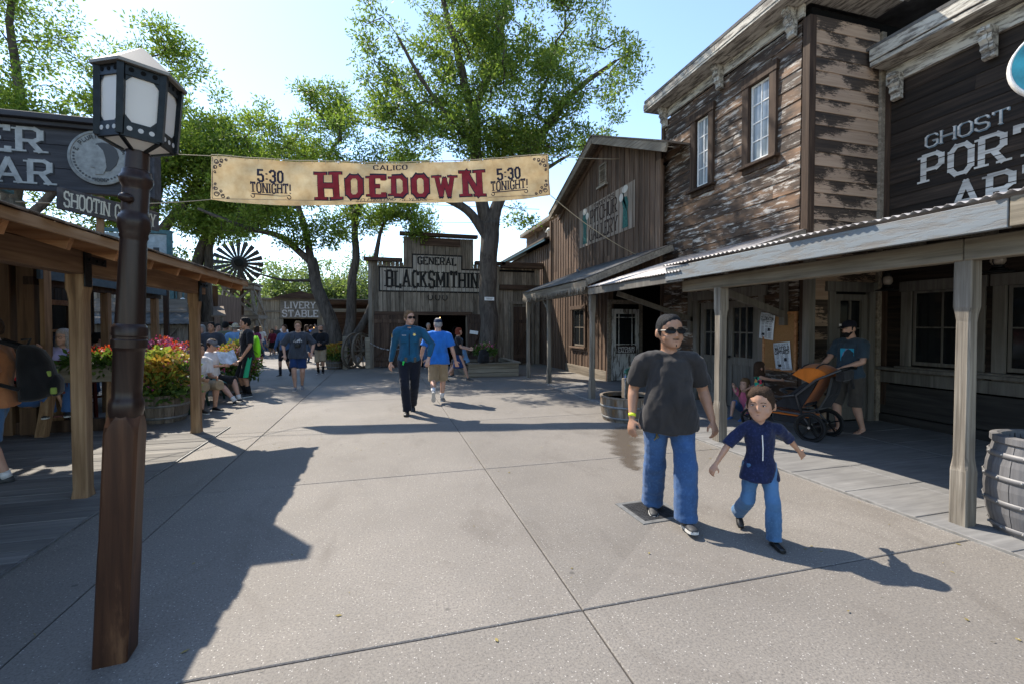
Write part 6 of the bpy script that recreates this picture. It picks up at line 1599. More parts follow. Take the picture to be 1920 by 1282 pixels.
M_SHOEB = plain("black_shoe_leather", (.010, .010, .010), .35, .5); M_SHOED = plain("dark_trainer", (.035, .036, .038), .6, .4, 0, 40, .5); M_SHOEG = plain("grey_trainer", (.17, .17, .18), .7, .3, 0, 40, .3); M_SOLE = plain("pale_sole", (.50, .49, .46), .7, .3); M_SHOEW = plain("white_sock_cotton", (.62, .61, .60), .9, .2); M_SOCKB = plain("black_sock_cotton", (.010, .010, .011), .9, .2); M_LENS = plain("dark_lens", (.006, .006, .007), .35, .15); M_FLIP = plain("brown_sandal", (.06, .035, .022), .7); M_SHOEBL = plain("blue_trainer", (.04, .13, .34), .6)

def ring(c, t, ref, rx, ry, seg=16, sq=1.0):
    t = t.normalized(); u = ref - t * ref.dot(t); u.normalize(); w = t.cross(u)
    out = []
    for k in range(seg):
        a = 2 * pi * k / seg; ca, sa = cos(a), sin(a)
        if sq != 1.0: ca = math.copysign(abs(ca) ** sq, ca); sa = math.copysign(abs(sa) ** sq, sa)
        out.append(c + u * rx * ca + w * ry * sa)
    return out
def chain(mb, pts, ref, seg=14, round_end=True):
    """pts: [(pos, rx, ry)], lofted and closed with domed ends"""
    P = [V(p[0]) for p in pts]; n = len(P); rings = []
    T = [(P[min(i + 1, n - 1)] - P[max(i - 1, 0)]).normalized() for i in range(n)]
    if round_end:
        rings.append(ring(P[0] - T[0] * pts[0][1] * .35, T[0], ref, pts[0][1] * .55, pts[0][2] * .55, seg))
    for i in range(n): rings.append(ring(P[i], T[i], ref, pts[i][1], pts[i][2], seg))
    if round_end: rings.append(ring(P[-1] + T[-1] * pts[-1][1] * .35, T[-1], ref, pts[-1][1] * .55, pts[-1][2] * .55, seg))
    mb.loft(rings)
def ik(a, c, l1, l2, pole):
    d = c - a; L = min(max(d.length, .05), (l1 + l2) * .998); dn = d.normalized(); c = a + dn * L
    x = (l1 * l1 - l2 * l2 + L * L) / (2 * L); h = sqrt(max(0, l1 * l1 - x * x)); p = pole - dn * pole.dot(dn)
    if p.length < 1e-4: p = dn.orthogonal()
    return a + dn * x + p.normalized() * h, c
def remesh(o, vox, smooth=4, lap=.5):
    r = o.modifiers.new("r", 'REMESH'); r.mode = 'VOXEL'; r.voxel_size = vox; r.use_smooth_shade = True
    s = o.modifiers.new("s", 'SMOOTH'); s.factor = lap; s.iterations = smooth
    REMESH.append(o)
def hand(mb, W, d, pn, s, curl, side, thumb=1.0):
    """palm and five fingers; d along the forearm, pn palm normal, side = +1 when the thumb lies towards +u"""
    d = d.normalized(); pn = (pn - d * pn.dot(d)).normalized(); u = d.cross(pn).normalized() * side
    chain(mb, [(W, .024 * s, .018 * s), (W + d * .03 * s, .034 * s, .016 * s), (W + d * .065 * s, .041 * s, .015 * s), (W + d * .092 * s, .040 * s, .013 * s)], u, 12)
    for k, (o, L) in enumerate(((.030, .070), (.010, .080), (-.010, .075), (-.029, .060))):
        b = W + d * .085 * s + u * o * s; a = curl * (.55 + .12 * k); dd = d.copy(); p = b; pts = [(b - d * .015 * s, .0098 * s, .0098 * s)]
        for j, f in enumerate((.45, .32, .26)):
            dd = (d * cos(a) + pn * sin(a)); dd = (dd + u * (.10 - .07 * k)).normalized(); p = p + dd * L * f * s; pts.append((p, (.0095 - .001 * j) * s, (.0095 - .001 * j) * s)); a += curl * .75
        chain(mb, pts, u, 8)
    b = W + d * .028 * s + u * .028 * s; q = b + (d * .55 + u * .62 * thumb + pn * .35) .normalized() * .042 * s; e = q + (d * .88 + u * .12 + pn * .42).normalized() * .036 * s
    chain(mb, [(b - u * .012 * s, .014 * s, .014 * s), (q, .0115 * s, .0115 * s), (e, .0095 * s, .0095 * s)], u, 8)

def person(label, pos, face, h=1.72, build=1.0, belly=0.0, skin=SK_FAIR, hair=(H_BRN, 'short'), shirt=('white', .5), pants=('jeans', 1.0), shoes=M_SHOED, sole=M_SOLE, socks=None,
           hand_r=None, hand_l=None, foot_r=None, foot_l=None, lean=0.0, side=0.0, seat=None, head=(0, 0), hs=1.0, vox=.011, el_r=(.3, -1, -.2), el_l=(-.3, -1, -.2), kn_r=(.1, 1, .1), kn_l=(-.1, 1, .1),
           toe_r=0.0, toe_l=0.0, lift_r=0.0, lift_l=0.0, female=False, shirt_hem=-.06, curl=.5, glasses=None, cap=None, beard=None, group=None, eyes=True, long_pants_r=None, foot_yaw=(.1, .1), pal=((0, 1, 0), (0, 1, 0)), arms=1.0, skirt=None, barefoot=False, fw=1.0):
    """figure built facing +Y with its right side at +X, then turned; every limb is solved from its hand or foot target (metres)"""
    S = h / 1.75; up = V((0, 0, 1)); X = V((1, 0, 0))
    hip_z = .515 * h if seat is None else seat + .085 * S
    pel = V((0, 0, hip_z))
    tdir = V((sin(side), sin(lean), cos(lean))).normalized(); fwd = V((0, 1, 0)); fwd = (fwd - tdir * fwd.dot(tdir)).normalized()
    TL_ = .322 * h * (1.0 if hs < 1.25 else .92)          # hips to neck base
    neck = pel + tdir * TL_
    hr = .0575 * h if not female else .057 * h
    sh_w = (.108 if not female else .098) * h * (.5 + .5 * build)
    shl = {1: neck - tdir * .042 * h + X * sh_w, -1: neck - tdir * .042 * h - X * sh_w}
    ua, fa = .165 * h, .150 * h; th_, sn_ = .245 * h, .235 * h
    hands = {1: hand_r or (sh_w + .09 * h, .04 * h, pel.z - .02 * h), -1: hand_l or (-sh_w - .09 * h, .04 * h, pel.z - .02 * h)}
    feet = {1: foot_r or (.065 * h, 0, .045 * h), -1: foot_l or (-.065 * h, 0, .045 * h)}
    def T(t, dy=0.0): return pel + tdir * TL_ * t + fwd * dy
    b = build; bl = belly
    root_me = MB(); body = root_me
    # torso core
    tors = [(-.17, .10 * h * .5, .05 * h), (-.06, .085 * h * b, .062 * h * b), (.10, .083 * h * b, .063 * h * b), (.35, (.075 if female else .082) * h * b, .06 * h * b), (.65, .088 * h * (b * .6 + .4), .064 * h * b), (.85, .088 * h * (b * .5 + .5), .056 * h), (.95, .06 * h, .042 * h), (1.0, .034 * h, .034 * h)]
    chain(body, [(T(t), rx * .9, ry * .9) for t, rx, ry in tors], X, 18)
    # head
    hd = .134 * h * hs; k = hd / .224
    yaw, pit = head; Rh = Matrix.Rotation(-yaw, 3, 'Z') @ Matrix.Rotation(pit, 3, 'X'); 
    hb = neck + (tdir * .6 + up * .4).normalized() * .016 * h + fwd * .014 * h
    def H(x, y, z): return hb + Rh @ V((x * k * fw, y * k, z * k))
    chain(body, [(neck - tdir * .03 * h, .040 * h * (b * .5 + .5), .038 * h * (b * .4 + .6)), (neck + tdir * .01 * h, .034 * h * (b * .5 + .5), .035 * h), (H(0, -.005, .06), .05 * k * (b * .4 + .6), .052 * k)], X, 14)
    jw = .9 if female else 1.0; ck = 1.12 if hs > 1.25 else 1 + .25 * max(0, b - 1)
    hp = [(0.000, .024 * jw, .024, .066), (.012, .038 * jw, .040, .056), (.035, .052 * jw * ck, .062, .034), (.062, .062 * ck, .078, .016), (.095, .068 * ck, .088, .005), (.125, .072, .094, .0), (.155, .0735, .096, -.003), (.185, .068, .088, -.006), (.207, .052, .068, -.008), (.219, .030, .040, -.009), (.2235, .010, .014, -.009)]
    body.loft([[H(rx * cos(a), y + ry * sin(a), z) for a in [2 * pi * i / 20 for i in range(20)]] for z, rx, ry, y in hp])
    R4 = Rh
    body.loft([[H(w * cos(a), y + dp * sin(a), z) for a in [2 * pi * i / 8 for i in range(8)]] for z, w, y, dp in ((.118, .007, .086, .012), (.10, .009, .092, .014), (.082, .014, .096, .018), (.072, .0165, .094, .017), (.066, .010, .088, .010))])
    for sx in (-1, 1):
        body.ell(H(sx * .074 * ck, -.008, .098), (.011 * k, .02 * k, .032 * k), 8, 6, R4)
        body.ell(H(sx * .028, .078, .122), (.026 * k, .012 * k, .008 * k), 8, 6, R4)
        body.ell(H(sx * .040 * ck, .060, .070), (.024 * k, .022 * k, .026 * k), 8, 6, R4)
    body.ell(H(0, .083, .049), (.023 * k, .012 * k, .0055 * k), 8, 6, R4); body.ell(H(0, .081, .038), (.019 * k, .012 * k, .006 * k), 8, 6, R4); body.ell(H(0, .075, .014), (.02 * k, .014 * k, .014 * k), 8, 6, R4)
    for s in (1, -1):
        chain(body, [(neck - tdir * .026 * h, .036 * h, .028 * h), (neck.lerp(shl[s], .55) - tdir * .004 * h, .034 * h, .027 * h), (shl[s], .030 * h, .028 * h)], V((0, 1, 0)), 12)
    # arms
    arms_j = {}
    for s in (1, -1):
        tgt = V(hands[s]); el, wr = ik(shl[s], tgt, ua, fa, V(el_r if s == 1 else el_l)); arms_j[s] = (el, wr)
        ab = (b * .55 + .45) * arms; a_ = shl[s]
        chain(body, [(a_ - X * s * .02 * h, .033 * h * ab, .033 * h * ab), (a_.lerp(el, .3), .030 * h * ab, .031 * h * ab), (a_.lerp(el, .7), .026 * h * ab, .026 * h * ab), (el, .0225 * h * ab, .0225 * h * ab), (el.lerp(wr, .25), .0235 * h * ab, .0235 * h * ab), (el.lerp(wr, .65), .019 * h * ab, .0175 * h * ab), (wr, .0155 * h * (ab * .5 + .5), .0135 * h * (ab * .5 + .5))], X, 12)
        pn = V(pal[0 if s == 1 else 1]); dd = (wr - el)
        if abs(dd.normalized().dot(pn.normalized())) > .95: pn = V((-s, 0, 0))
        cu = curl if not isinstance(curl, tuple) else curl[0 if s == 1 else 1]
        uu = dd.normalized().cross((pn - dd.normalized() * pn.dot(dd.normalized())).normalized())
        # thumbs point forwards / up
        want = V((0, .8, .6)) if abs(dd.normalized().z) > .5 else V((-s * .5, 0, 1)); sd = 1 if uu.dot(want) > 0 else -1
        hand(body, wr, dd, pn, S * (1.0 if hs < 1.15 else 1.05) * 1.02, cu, sd)
    # legs
    legs_j = {}
    for s in (1, -1):
        hp_ = pel + X * s * .052 * h * (b * .5 + .5) - up * .005 * h; ft = V(feet[s]); kn, an = ik(hp_, ft, th_, sn_, V(kn_r if s == 1 else kn_l)); legs_j[s] = (hp_, kn, an)
        lb = b * .5 + .5
        chain(body, [(hp_.lerp(kn, .06), .046 * h * lb, .05 * h * lb), (hp_.lerp(kn, .35), .047 * h * lb, .049 * h * lb), (hp_.lerp(kn, .8), .035 * h * lb, .037 * h * lb), (kn, .031 * h * lb, .033 * h * lb), (kn.lerp(an, .3), .031 * h * lb, .034 * h * lb), (kn.lerp(an, .7), .022 * h * lb, .023 * h * lb), (an, .0195 * h, .021 * h)], X, 12)
        if barefoot:
            fy = (foot_yaw[0] if s == 1 else -foot_yaw[1]); fd = V((sin(fy), cos(fy), 0)); chain(body, [(an - fd * .03 * S, .03 * S, .035 * S), (an + fd * .03 * S - up * .025 * S, .035 * S, .035 * S), (an + fd * .10 * S - up * .05 * S, .042 * S, .022 * S), (an + fd * .16 * S - up * .06 * S, .04 * S, .014 * S)], X, 10)
    o = root_me.build("person", skin, None, True); tag(o, label, "person", group); remesh(o, vox, 5)
    kids = []
    def part(name, mb, mat, rm=None, sm=True, smooth=4):
        q = mb.build(name, mat, o, sm)
        if rm: remesh(q, rm, smooth)
        return q
    cv = vox * 1.25
    # shirt
    if shirt:
        sc, sl = shirt[0], shirt[1]; m = MB(); top = .965
        hw = (.136 if hs > 1.25 else .114) if shirt_hem < -.1 else .100
        st = [(shirt_hem, hw * h * b + .006 * h * bl, (.105 if hs > 1.25 else .088) * h * b, .010 * bl), (.03, .104 * h * b + .01 * h * bl, .083 * h * b, .024 * bl), (.22, (.088 if not female else .090) * h * b + .01 * h * bl, .073 * h * b, .040 * bl), (.45, .090 * h * (b * .8 + .2), .072 * h * b, .026 * bl), (.68, .099 * h * (b * .6 + .4), .074 * h * (b * .8 + .2) + (.012 * h if female else 0), .006 + (.01 if female else 0)), (.84, .106 * h * (b * .45 + .55), .064 * h * (b * .5 + .5), 0), (.91, .085 * h * (b * .4 + .6), .053 * h, -.004), (.955, .056 * h, .044 * h, 0), (.985, .041 * h * (b * .4 + .6), .040 * h * (b * .4 + .6), .004)]
        chain(m, [(T(t, dy), rx, ry) for t, rx, ry, dy in st], X, 22, False)
        if sl > 0:
            for s in (1, -1):
                el, wr = arms_j[s]; a_ = shl[s]; ab = (b * .55 + .45) * arms
                chain(m, [(neck - tdir * .030 * h, .045 * h, .034 * h), (neck.lerp(a_, .5) - tdir * .006 * h, .046 * h * (b * .4 + .6), .035 * h), (a_ - tdir * .004 * h, .043 * h * ab, .037 * h * ab)], V((0, 1, 0)), 14)
                m.ell(a_ - tdir * .008 * h, (.038 * h * ab, .041 * h * ab, .038 * h * ab), 14, 10)
                q = [(a_, .041 * h * ab, .042 * h * ab), (a_.lerp(el, .15), .042 * h * ab, .043 * h * ab), (a_.lerp(el, .3), .041 * h * ab, .042 * h * ab)]
                if sl < .8: e = sl / .55; q += [(a_.lerp(el, .45 * e), .042 * h * ab, .041 * h * ab), (a_.lerp(el, .78 * e), .043 * h * ab, .040 * h * ab)]
                else: q += [(a_.lerp(el, .75), .035 * h * ab, .035 * h * ab), (el, .032 * h * ab, .032 * h * ab), (el.lerp(wr, .5), .029 * h * ab, .028 * h * ab), (el.lerp(wr, .88), .022 * h * ab, .021 * h * ab), (el.lerp(wr, .96), .021 * h * ab, .020 * h * ab)]
                chain(m, q, X, 14, False)
        sh = part("shirt", m, K[sc] if isinstance(sc, str) else sc, cv)
        sh["wr"] = 1
    # trousers, shorts or skirt
    if pants:
        pc, pl_ = pants; m = MB(); lb = b * .5 + .5
        pt = T(.12); chain(m, [(T(-.20), .05 * h * lb, .055 * h * b), (T(-.06), .102 * h * (b * .7 + .3), .072 * h * b), (T(.06), .094 * h * b, .068 * h * b), (T(.13), .086 * h * b, .065 * h * b)], X, 18, False)
        for s in (1, -1):
            hp_, kn, an = legs_j[s]; q = [(hp_ + up * .02 * h, .058 * h * lb, .060 * h * lb), (hp_.lerp(kn, .3), .056 * h * lb, .058 * h * lb)]
            if pl_ < 1: e = pl_ / .5; q += [(hp_.lerp(kn, .6 * e), .054 * h * lb, .056 * h * lb), (hp_.lerp(kn, min(1.25, e * .98)), .055 * h * lb, .056 * h * lb)]
            else:
                w = (.045 if pl_ < 1.25 else .053) if pl_ < 1.5 else .032; q += [(hp_.lerp(kn, .75), .047 * h * lb, .048 * h * lb), (kn, (w - .002) * h * lb, (w - .001) * h * lb), (kn.lerp(an, .5), w * .95 * h * lb, w * h * lb), (kn.lerp(an, .88), w * .92 * h * lb, w * .97 * h * lb), (kn.lerp(an, 1.04), w * .95 * h * lb, w * 1.05 * h * lb)]
            chain(m, q, X, 14, False)
        part("trousers" if pl_ >= 1 else "shorts", m, K[pc] if isinstance(pc, str) else pc, cv)
    if skirt:
        m = MB(); z0 = skirt[1]; cen = (legs_j[1][1] + legs_j[-1][1]) / 2
        chain(m, [(T(.25), .075 * h * b, .06 * h * b), (T(.0), .094 * h * b, .075 * h * b), (pel.lerp(cen, .5), .11 * h, .095 * h), (pel.lerp(cen, z0), .125 * h, .12 * h)], X, 20, False); part("skirt", m, K[skirt[0]], cv)
    # shoes
    for s in (1, -1):
        if barefoot: continue
        hp_, kn, an = legs_j[s]; ty = toe_r if s == 1 else toe_l; fy = (foot_yaw[0] if s == 1 else -foot_yaw[1])
        fd = V((sin(fy) * cos(ty), cos(fy) * cos(ty), sin(ty))); fu = V((-sin(fy) * sin(ty), -cos(fy) * sin(ty), cos(ty))); fx = fd.cross(fu)
        B0 = an - fu * .045 * h
        m = MB(); rings = []
        for t_, w, z1 in ((-.055, .018, .045), (-.045, .028, .062), (-.01, .033, .075), (.04, .034, .068), (.09, .039, .048), (.135, .041, .038), (.175, .036, .030), (.198, .022, .022)):
            c = B0 + fd * t_ * S; rr = []
            for i in range(12):
                a = 2 * pi * i / 12; zz = sin(a); y_ = (z1 * S * (.5 + .5 * zz)); ww = w * S * (abs(cos(a)) ** .7) * math.copysign(1, cos(a)); 
                if zz < 0: y_ = z1 * S * .5 * (1 - abs(zz) ** .6)
                rr.append(c + fx * ww * (1 - .25 * max(0, zz)) + fu * (y_ + .012 * S))
            rings.append(rr)
        m.loft(rings); sho = part("shoe", m, shoes)
        if sole is not None:
            m = MB(); pts = [(-.062, 0), (-.05, .028), (-.01, .035), (.04, .034), (.10, .042), (.15, .043), (.19, .032), (.207, 0), (.19, -.032), (.15, -.043), (.10, -.042), (.04, -.034), (-.01, -.035), (-.05, -.028)]
            n = len(pts); vs = [B0 + fd * x * S + fx * y * S + fu * z for z in (0, .020 * S) for x, y in pts]; m.add(vs, [tuple(reversed(range(n))), tuple(range(n, 2 * n))] + [(i, (i + 1) % n, (i + 1) % n + n, i + n) for i in range(n)])
            q = m.build("sole", sole, sho)
        if socks: m = MB(); chain(m, [(an - up * .01, .025 * h, .026 * h), (an.lerp(kn, .15), .0245 * h, .0255 * h), (an.lerp(kn, socks[1]), .029 * h, .031 * h)], X, 12, False); part("sock", m, socks[0])
    # hair
    if hair:
        hm, style = hair; m = MB(); vs = []; fs = []; nr, ns = 22, 30
        ln = {'short': 0, 'buzz': 0, 'bald': 0, 'slick': 0, 'bob': .13, 'long': .22, 'curly': .16, 'fluffy': .06, 'tousled': 0}[style]
        th0 = {'buzz': 1.03, 'bald': 1.01, 'slick': 1.07, 'short': 1.11, 'fluffy': 1.17, 'bob': 1.13, 'long': 1.12, 'curly': 1.22, 'tousled': 1.16}[style]
        for i in range(nr + 1):
            el_ = pi / 2 - pi * i / nr; el_ = max(-pi / 2 + .02, min(pi / 2 - .02, el_))
            for j in range(ns):
                az = 2 * pi * j / ns; cy = cos(az); cr = cos(el_) ** (.62 if el_ > 0 else .9); dx, dy, dz = cr * sin(az), cr * cy, sin(el_)
                zc = .115; z = zc + .109 * dz
                front = max(0.0, cy); hz = .075 + .04 * (1 - abs(cy)) + .06 * front + .045 * front ** 2 + .012 * noise.noise((az * 5, h * 7, 0))
                if style in ('short', 'slick', 'buzz', 'fluffy', 'tousled') and cy < .35: hz = .055 + .03 * (1 - abs(cy))
                if style == 'bald': hz = hz + (.06 if cy < .3 else .2)
                if ln: hz = (-.2 if cy < .30 else .135 + .025 * front)
                if style in ('long', 'bob', 'curly') and .30 <= cy < .55: hz = .02
                f = max(0, min(1, (z - hz) / .022 + .5)); nz = 0.025 * noise.noise((dx * 7 + h * 9, dy * 7, dz * 7)) + (.05 * noise.noise((dx * 14, dy * 14, dz * 14 + h)) if style in ('fluffy', 'curly', 'short', 'tousled') else 0)
                r = .90 + (th0 + nz - .90) * f
                x_, y_ = .0735 * dx * r, .0945 * dy * r - .003; z_ = zc + .109 * dz * r
                if ln and dz < 0 and cy < .55:
                    lo = min(1, -dz); x_ = .0735 * sin(az) * (th0 + nz) * (1 + .12 * lo); y_ = .0945 * cy * (th0 + nz) * (1 + .05 * lo) - .003; z_ = zc - (ln + .03) * lo * (1 + nz)
                vs.append(H(x_, y_, z_))
        for i in range(nr):
            for j in range(ns): a = i * ns + j; b_ = i * ns + (j + 1) % ns; fs.append((a, b_, b_ + ns, a + ns))
        fs.append(tuple(range(ns))); fs.append(tuple(reversed(range(nr * ns, (nr + 1) * ns)))); m.add(vs, fs); part("hair", m, hm)
        if style == 'slick': m = MB(); m.ell(H(0, -.105, .12), (.018 * k, .03 * k, .03 * k)); part("ponytail", m, hm)
    if beard:
        m = MB()
        if beard[1] == 'full': m.loft([[H(rx * cos(a) * 1.05, y + ry * sin(a) * 1.06, z) for a in [pi * i / 12 for i in range(13)]] + [H(rx * cos(a) * .9, y + ry * sin(a) * .9, z) for a in [pi - pi * i / 12 for i in range(13)]] for z, rx, ry, y in ((-.012, .03, .03, .062), (.010, .044, .046, .052), (.035, .058, .066, .034), (.052, .064, .075, .02), (.066, .068, .074, .012))])
        m.ell(H(0, .091, .058), (.026 * k, .006 * k, .0045 * k), 8, 6, R4); m.ell(H(0, .088, .02), (.014 * k, .008 * k, .016 * k), 8, 6, R4); part("beard", m, beard[0])
    if vox < .02:
        m = MB()
        for sx in (-1, 1): m.tube([H(sx * .046, .080, .132), (H(sx * .032, .0895, .1375)), H(sx * .014, .0925, .133)], (.0035 if hs < 1.25 else .0022) * k, 6)
        part("eyebrow", m, hair[0] if hair else H_BRN)
        if eyes and not glasses:
            for sx in (-1, 1):
                m = MB(); m.ell(H(sx * .031, .0835, .1125), (.0125 * k, .007 * k, .0055 * k), 10, 6, R4); e = part("eye", m, M_EYEW); m = MB(); m.ell(H(sx * .031, .0885, .1125), (.0055 * k, .003 * k, .0052 * k), 8, 6, R4); q = m.build("iris", M_LENS, e, True)
                m = MB(); m.tube([H(sx * .017, .086, .1135), H(sx * .031, .0905, .1185), H(sx * .046, .082, .114)], .0022 * k, 5); part("eyelid", m, H_BRN)
        m = MB(); m.tube([H(-.021, .0885, .0440), H(0, .0945, .0438), H(.021, .0885, .0440)], .0022 * k, 5); part("mouth", m, M_LIP)
    if glasses:
        m = MB(); gy = .102
        for sx in (-1, 1):
            if glasses == 'sun':
                pts = [(-.030, .014), (-.012, .019), (.018, .018), (.032, .008), (.027, -.012), (.008, -.019), (-.018, -.016), (-.030, -.004)]
                vs = [H(sx * (.034 + x), gy - .018 * ((.034 + x) / .07) ** 2, .112 + z) for x, z in pts] + [H(sx * (.034 + x), gy - .012 - .018 * ((.034 + x) / .07) ** 2, .112 + z) for x, z in pts]; n = len(pts)
                m.add(vs, [tuple(range(n)), tuple(reversed(range(n, 2 * n)))] + [(i, i + n, (i + 1) % n + n, (i + 1) % n) for i in range(n)])
            else: m.tube([H(sx * (.034 + .024 * cos(a)), gy - .004, .110 + .017 * sin(a)) for a in [2 * pi * i / 12 for i in range(13)]], .0018 * k, 4)
            m.tube([H(sx * .062, gy - .014, .118), H(sx * .076, .05, .118), H(sx * .079, -.01, .112)], .004 * k if glasses == 'sun' else .002 * k, 5)
        m.tube([H(-.012, gy + .001, .118), H(.012, gy + .001, .118)], .003 * k, 5); part("sunglasses" if glasses == 'sun' else "eyeglasses", m, M_LENS, None, False)
    if cap:
        m = MB(); m.loft([[H(.079 * r * cos(a), -.004 + .101 * r * sin(a), z) for a in [2 * pi * i / 20 for i in range(20)]] for z, r in ((.138, 1.0), (.165, 1.01), (.195, .93), (.217, .72), (.230, .4), (.234, .1))]); cp = part("cap", m, cap[0])
        bd = cap[1] if len(cap) > 1 else 1
        m = MB()
        if bd == 'hat': m.loft([[H(.079 * r * cos(a), -.004 + .101 * r * sin(a), z) for a in [2 * pi * i / 24 for i in range(24)]] for z, r in ((.142, .98), (.135, 1.25), (.120, 1.62), (.114, 1.62), (.128, 1.2), (.136, .9))])
        else: m.loft([[H(x, bd * y, z) for x, y, z in ((-.07 * f, .07, .140), (-.05 * f, .07 + .085 * f, .140 - .012 * f), (0, .07 + .105 * f, .145 - .012 * f), (.05 * f, .07 + .085 * f, .140 - .012 * f), (.07 * f, .07, .140), (.05 * f, .07 + .085 * f, .136 - .012 * f), (0, .07 + .105 * f, .141 - .012 * f), (-.05 * f, .07 + .085 * f, .136 - .012 * f))] for f in (.3, 1.0)])
        q = m.build("brim", cap[0], cp)
    fx_, fy_ = face; o.location = (pos[0], pos[1], pos[2] if len(pos) > 2 else 0); o.rotation_euler = (0, 0, atan2(fy_, fx_) - pi / 2)
    o_info = dict(H=H, T=T, arms=arms_j, legs=legs_j, S=S, h=h, pel=pel, shl=shl, k=k, vox=vox)
    return o, o_info
M_EYEW = plain("eye_white", (.55, .52, .5), .3, .5); M_LIP = plain("lip_line", (.16, .055, .045), .6)

def finish_people():
    dg = bpy.context.evaluated_depsgraph_get()
    res = [(o, bpy.data.meshes.new_from_object(o.evaluated_get(dg))) for o in REMESH]
    for o, me in res:
        o.modifiers.clear(); o.data = me
        if o.get("wr") or o.name.startswith(("trousers", "shorts", "skirt")):
            n = len(me.vertices); co = np.empty(n * 3); no = np.empty(n * 3); me.vertices.foreach_get("co", co); me.vertex_normals.foreach_get("vector", no)
            co = co.reshape(-1, 3); no = no.reshape(-1, 3); leg = not o.get("wr"); amp = (.010 if n > 5000 else .006) * (.5 if leg else 1)
            for i in range(n):
                x, y, z = co[i]; s = (.5, .5, 1.9) if leg else (1.25, 1.25, .5)
                w = noise.noise((x * 11 * s[0] + z * 4, y * 11 * s[1], z * 11 * s[2] + o.location.x)) + .5 * noise.noise((x * 24 + z * 14, y * 24, z * 24 * s[2] - x * 10))
                co[i] += no[i] * amp * w
            me.vertices.foreach_set("co", co.ravel()); me.update()
        if "wr" in o: del o["wr"]
        me.polygons.foreach_set("use_smooth", [True] * len(me.polygons))
RV, FV = V((cos(YAW), -sin(YAW), 0)), V((sin(YAW), cos(YAW), 0))
def fc(r, f): v = RV * r + FV * f; return (v.x, v.y)
def cw(lat, dep, z=0.0): v = RV * lat + FV * dep; return (v.x, v.y, z)
def at(px, dep, z=0.0): return cw((px - 960) / 853 * dep, dep, z)

# man in charcoal T-shirt and jeans
o, I = person("heavyset man in charcoal T-shirt, jeans and sunglasses walking ahead of the wooden tub", (2.25, 3.27), fc(-.12, -1), 1.66, 1.22, 1.45, SK_TAN, (H_SLICK, 'slick'), ('charcoal', .58), ('jeans', 1.3), M_SHOED, M_SOLE,
              hand_r=(.30, .05, .84), hand_l=(-.33, .06, .84), foot_r=(.09, -.18, .078), foot_l=(-.10, .18, .082), toe_l=.16, toe_r=-.05, head=(-.28, .03), hs=1.2, vox=.0075, glasses='sun', beard=(H_BLK, 'goatee'), curl=(.45, .75), shirt_hem=-.17, pal=((-.6, -.7, 0), (.6, -.7, 0)), arms=1.05, fw=1.13)
el, wr = I['arms'][1]; m = MB(); d = (wr - el).normalized(); c = el.lerp(wr, .90)
m.loft([ring(c - d * .012, d, V((1, 0, 0)), .031, .028), ring(c + d * .012, d, V((1, 0, 0)), .030, .027)]); m.build("wristband", plain("yellow_wristband", (.65, .72, .03), .5), o, True)
m = MB(); T = I['T']
for k in range(4): m.tube([T(-.20) + V((.115, .10, -.01 - .012 * k)), T(-.20) + V((.10 + .012 * k, .125, -.05 - .006 * k))], .004, 5)
m.build("keys", plain("brass_keys", (.45, .33, .12), .35, .5, .8), o)
# boy
o, I = person("small boy in navy T-shirt and jeans walking with arms swung out", (2.70, 2.78), fc(-.12, -.99), 1.09, .98, .25, SK_MED, (H_BRN, 'tousled'), ('navy', .72), ('jeans_light', 1.3), M_SHOEB, M_SHOEB,
              hand_r=(.33, .04, .55), hand_l=(-.38, -.16, .60), foot_r=(.07, -.20, .12), foot_l=(-.06, .12, .052), toe_r=-.55, toe_l=.05, head=(.55, -.02), hs=1.58, fw=1.08, vox=.006, curl=(.6, .35), shirt_hem=-.34, el_r=(.8, -.5, -.1), el_l=(-.8, -.5, .1), pal=((-.7, -.6, 0), (.3, -.9, 0)), arms=.95, kn_r=(.05, 1, .3))
m = MB(); T = I['T']
p0, p1 = T(.74, .088), T(.16, .094); m.tube([p0 + V((.015, 0, 0)), (p0 + p1) / 2 + V((.013, .006, 0)), p1 + V((.012, 0, 0))], .004, 5); m.build("white_cord", M_WHITE, o)
# man with stroller
o, I = person("bearded man in dark blue T-shirt and cap standing at the orange stroller", at(1596, 6.75), fc(-.96, -.22), 1.69, 1.12, .5, SK_FAIR, (H_BLK, 'buzz'), ('shade_blue', .58), ('brown_short', .56), M_FLIP, None,
              hand_r=(.16, .36, .99), hand_l=(-.10, .26, .99), foot_r=(.10, .08, .076), foot_l=(-.10, -.12, .076), head=(.05, -.1), vox=.0095, cap=(plain("navy_cap_cloth", (.006, .007, .016), .9), 1), beard=(H_BLK, 'full'), el_l=(-.8, -.8, -.1), el_r=(.5, -.8, -.2), pal=((0, 0, -1), (0, 0, -1)), curl=.6, barefoot=True)
H = I['H']; m = MB(); c = H(.055, .092, .172); m.box(c, (.03, .012, .03)); m.build("cap_badge", M_WHITE, o)
T = I['T']; m = MB(); M = face_matrix(T(.62, .085) + V((-.03, .03, 0)), (-.97, -.25, 0), (0, 0, 1)); M = face_matrix(T(.56) + V((-.045, .112, 0)), (-.93, -.36, 0), (0, .06, 1)); m.box((0, 0, 0), (.17, .18, .035)); me = m.mesh("shirt_print", plain("turquoise_print", (.02, .30, .46), .8)); q = link("shirt_print", me, o); q.matrix_local = M
m = MB(); m.prism([(-.02, -.085), (.012, -.085), (.012, .085), (-.02, .085)], .0176, .019); m.prism([(-.07, -.05), (.05, -.05), (.06, -.02), (-.02, .055), (-.05, .03)], .0178, .0195); q = m.build("print_mark", plain("lilac_print", (.22, .20, .33), .8), o); q.matrix_local = M
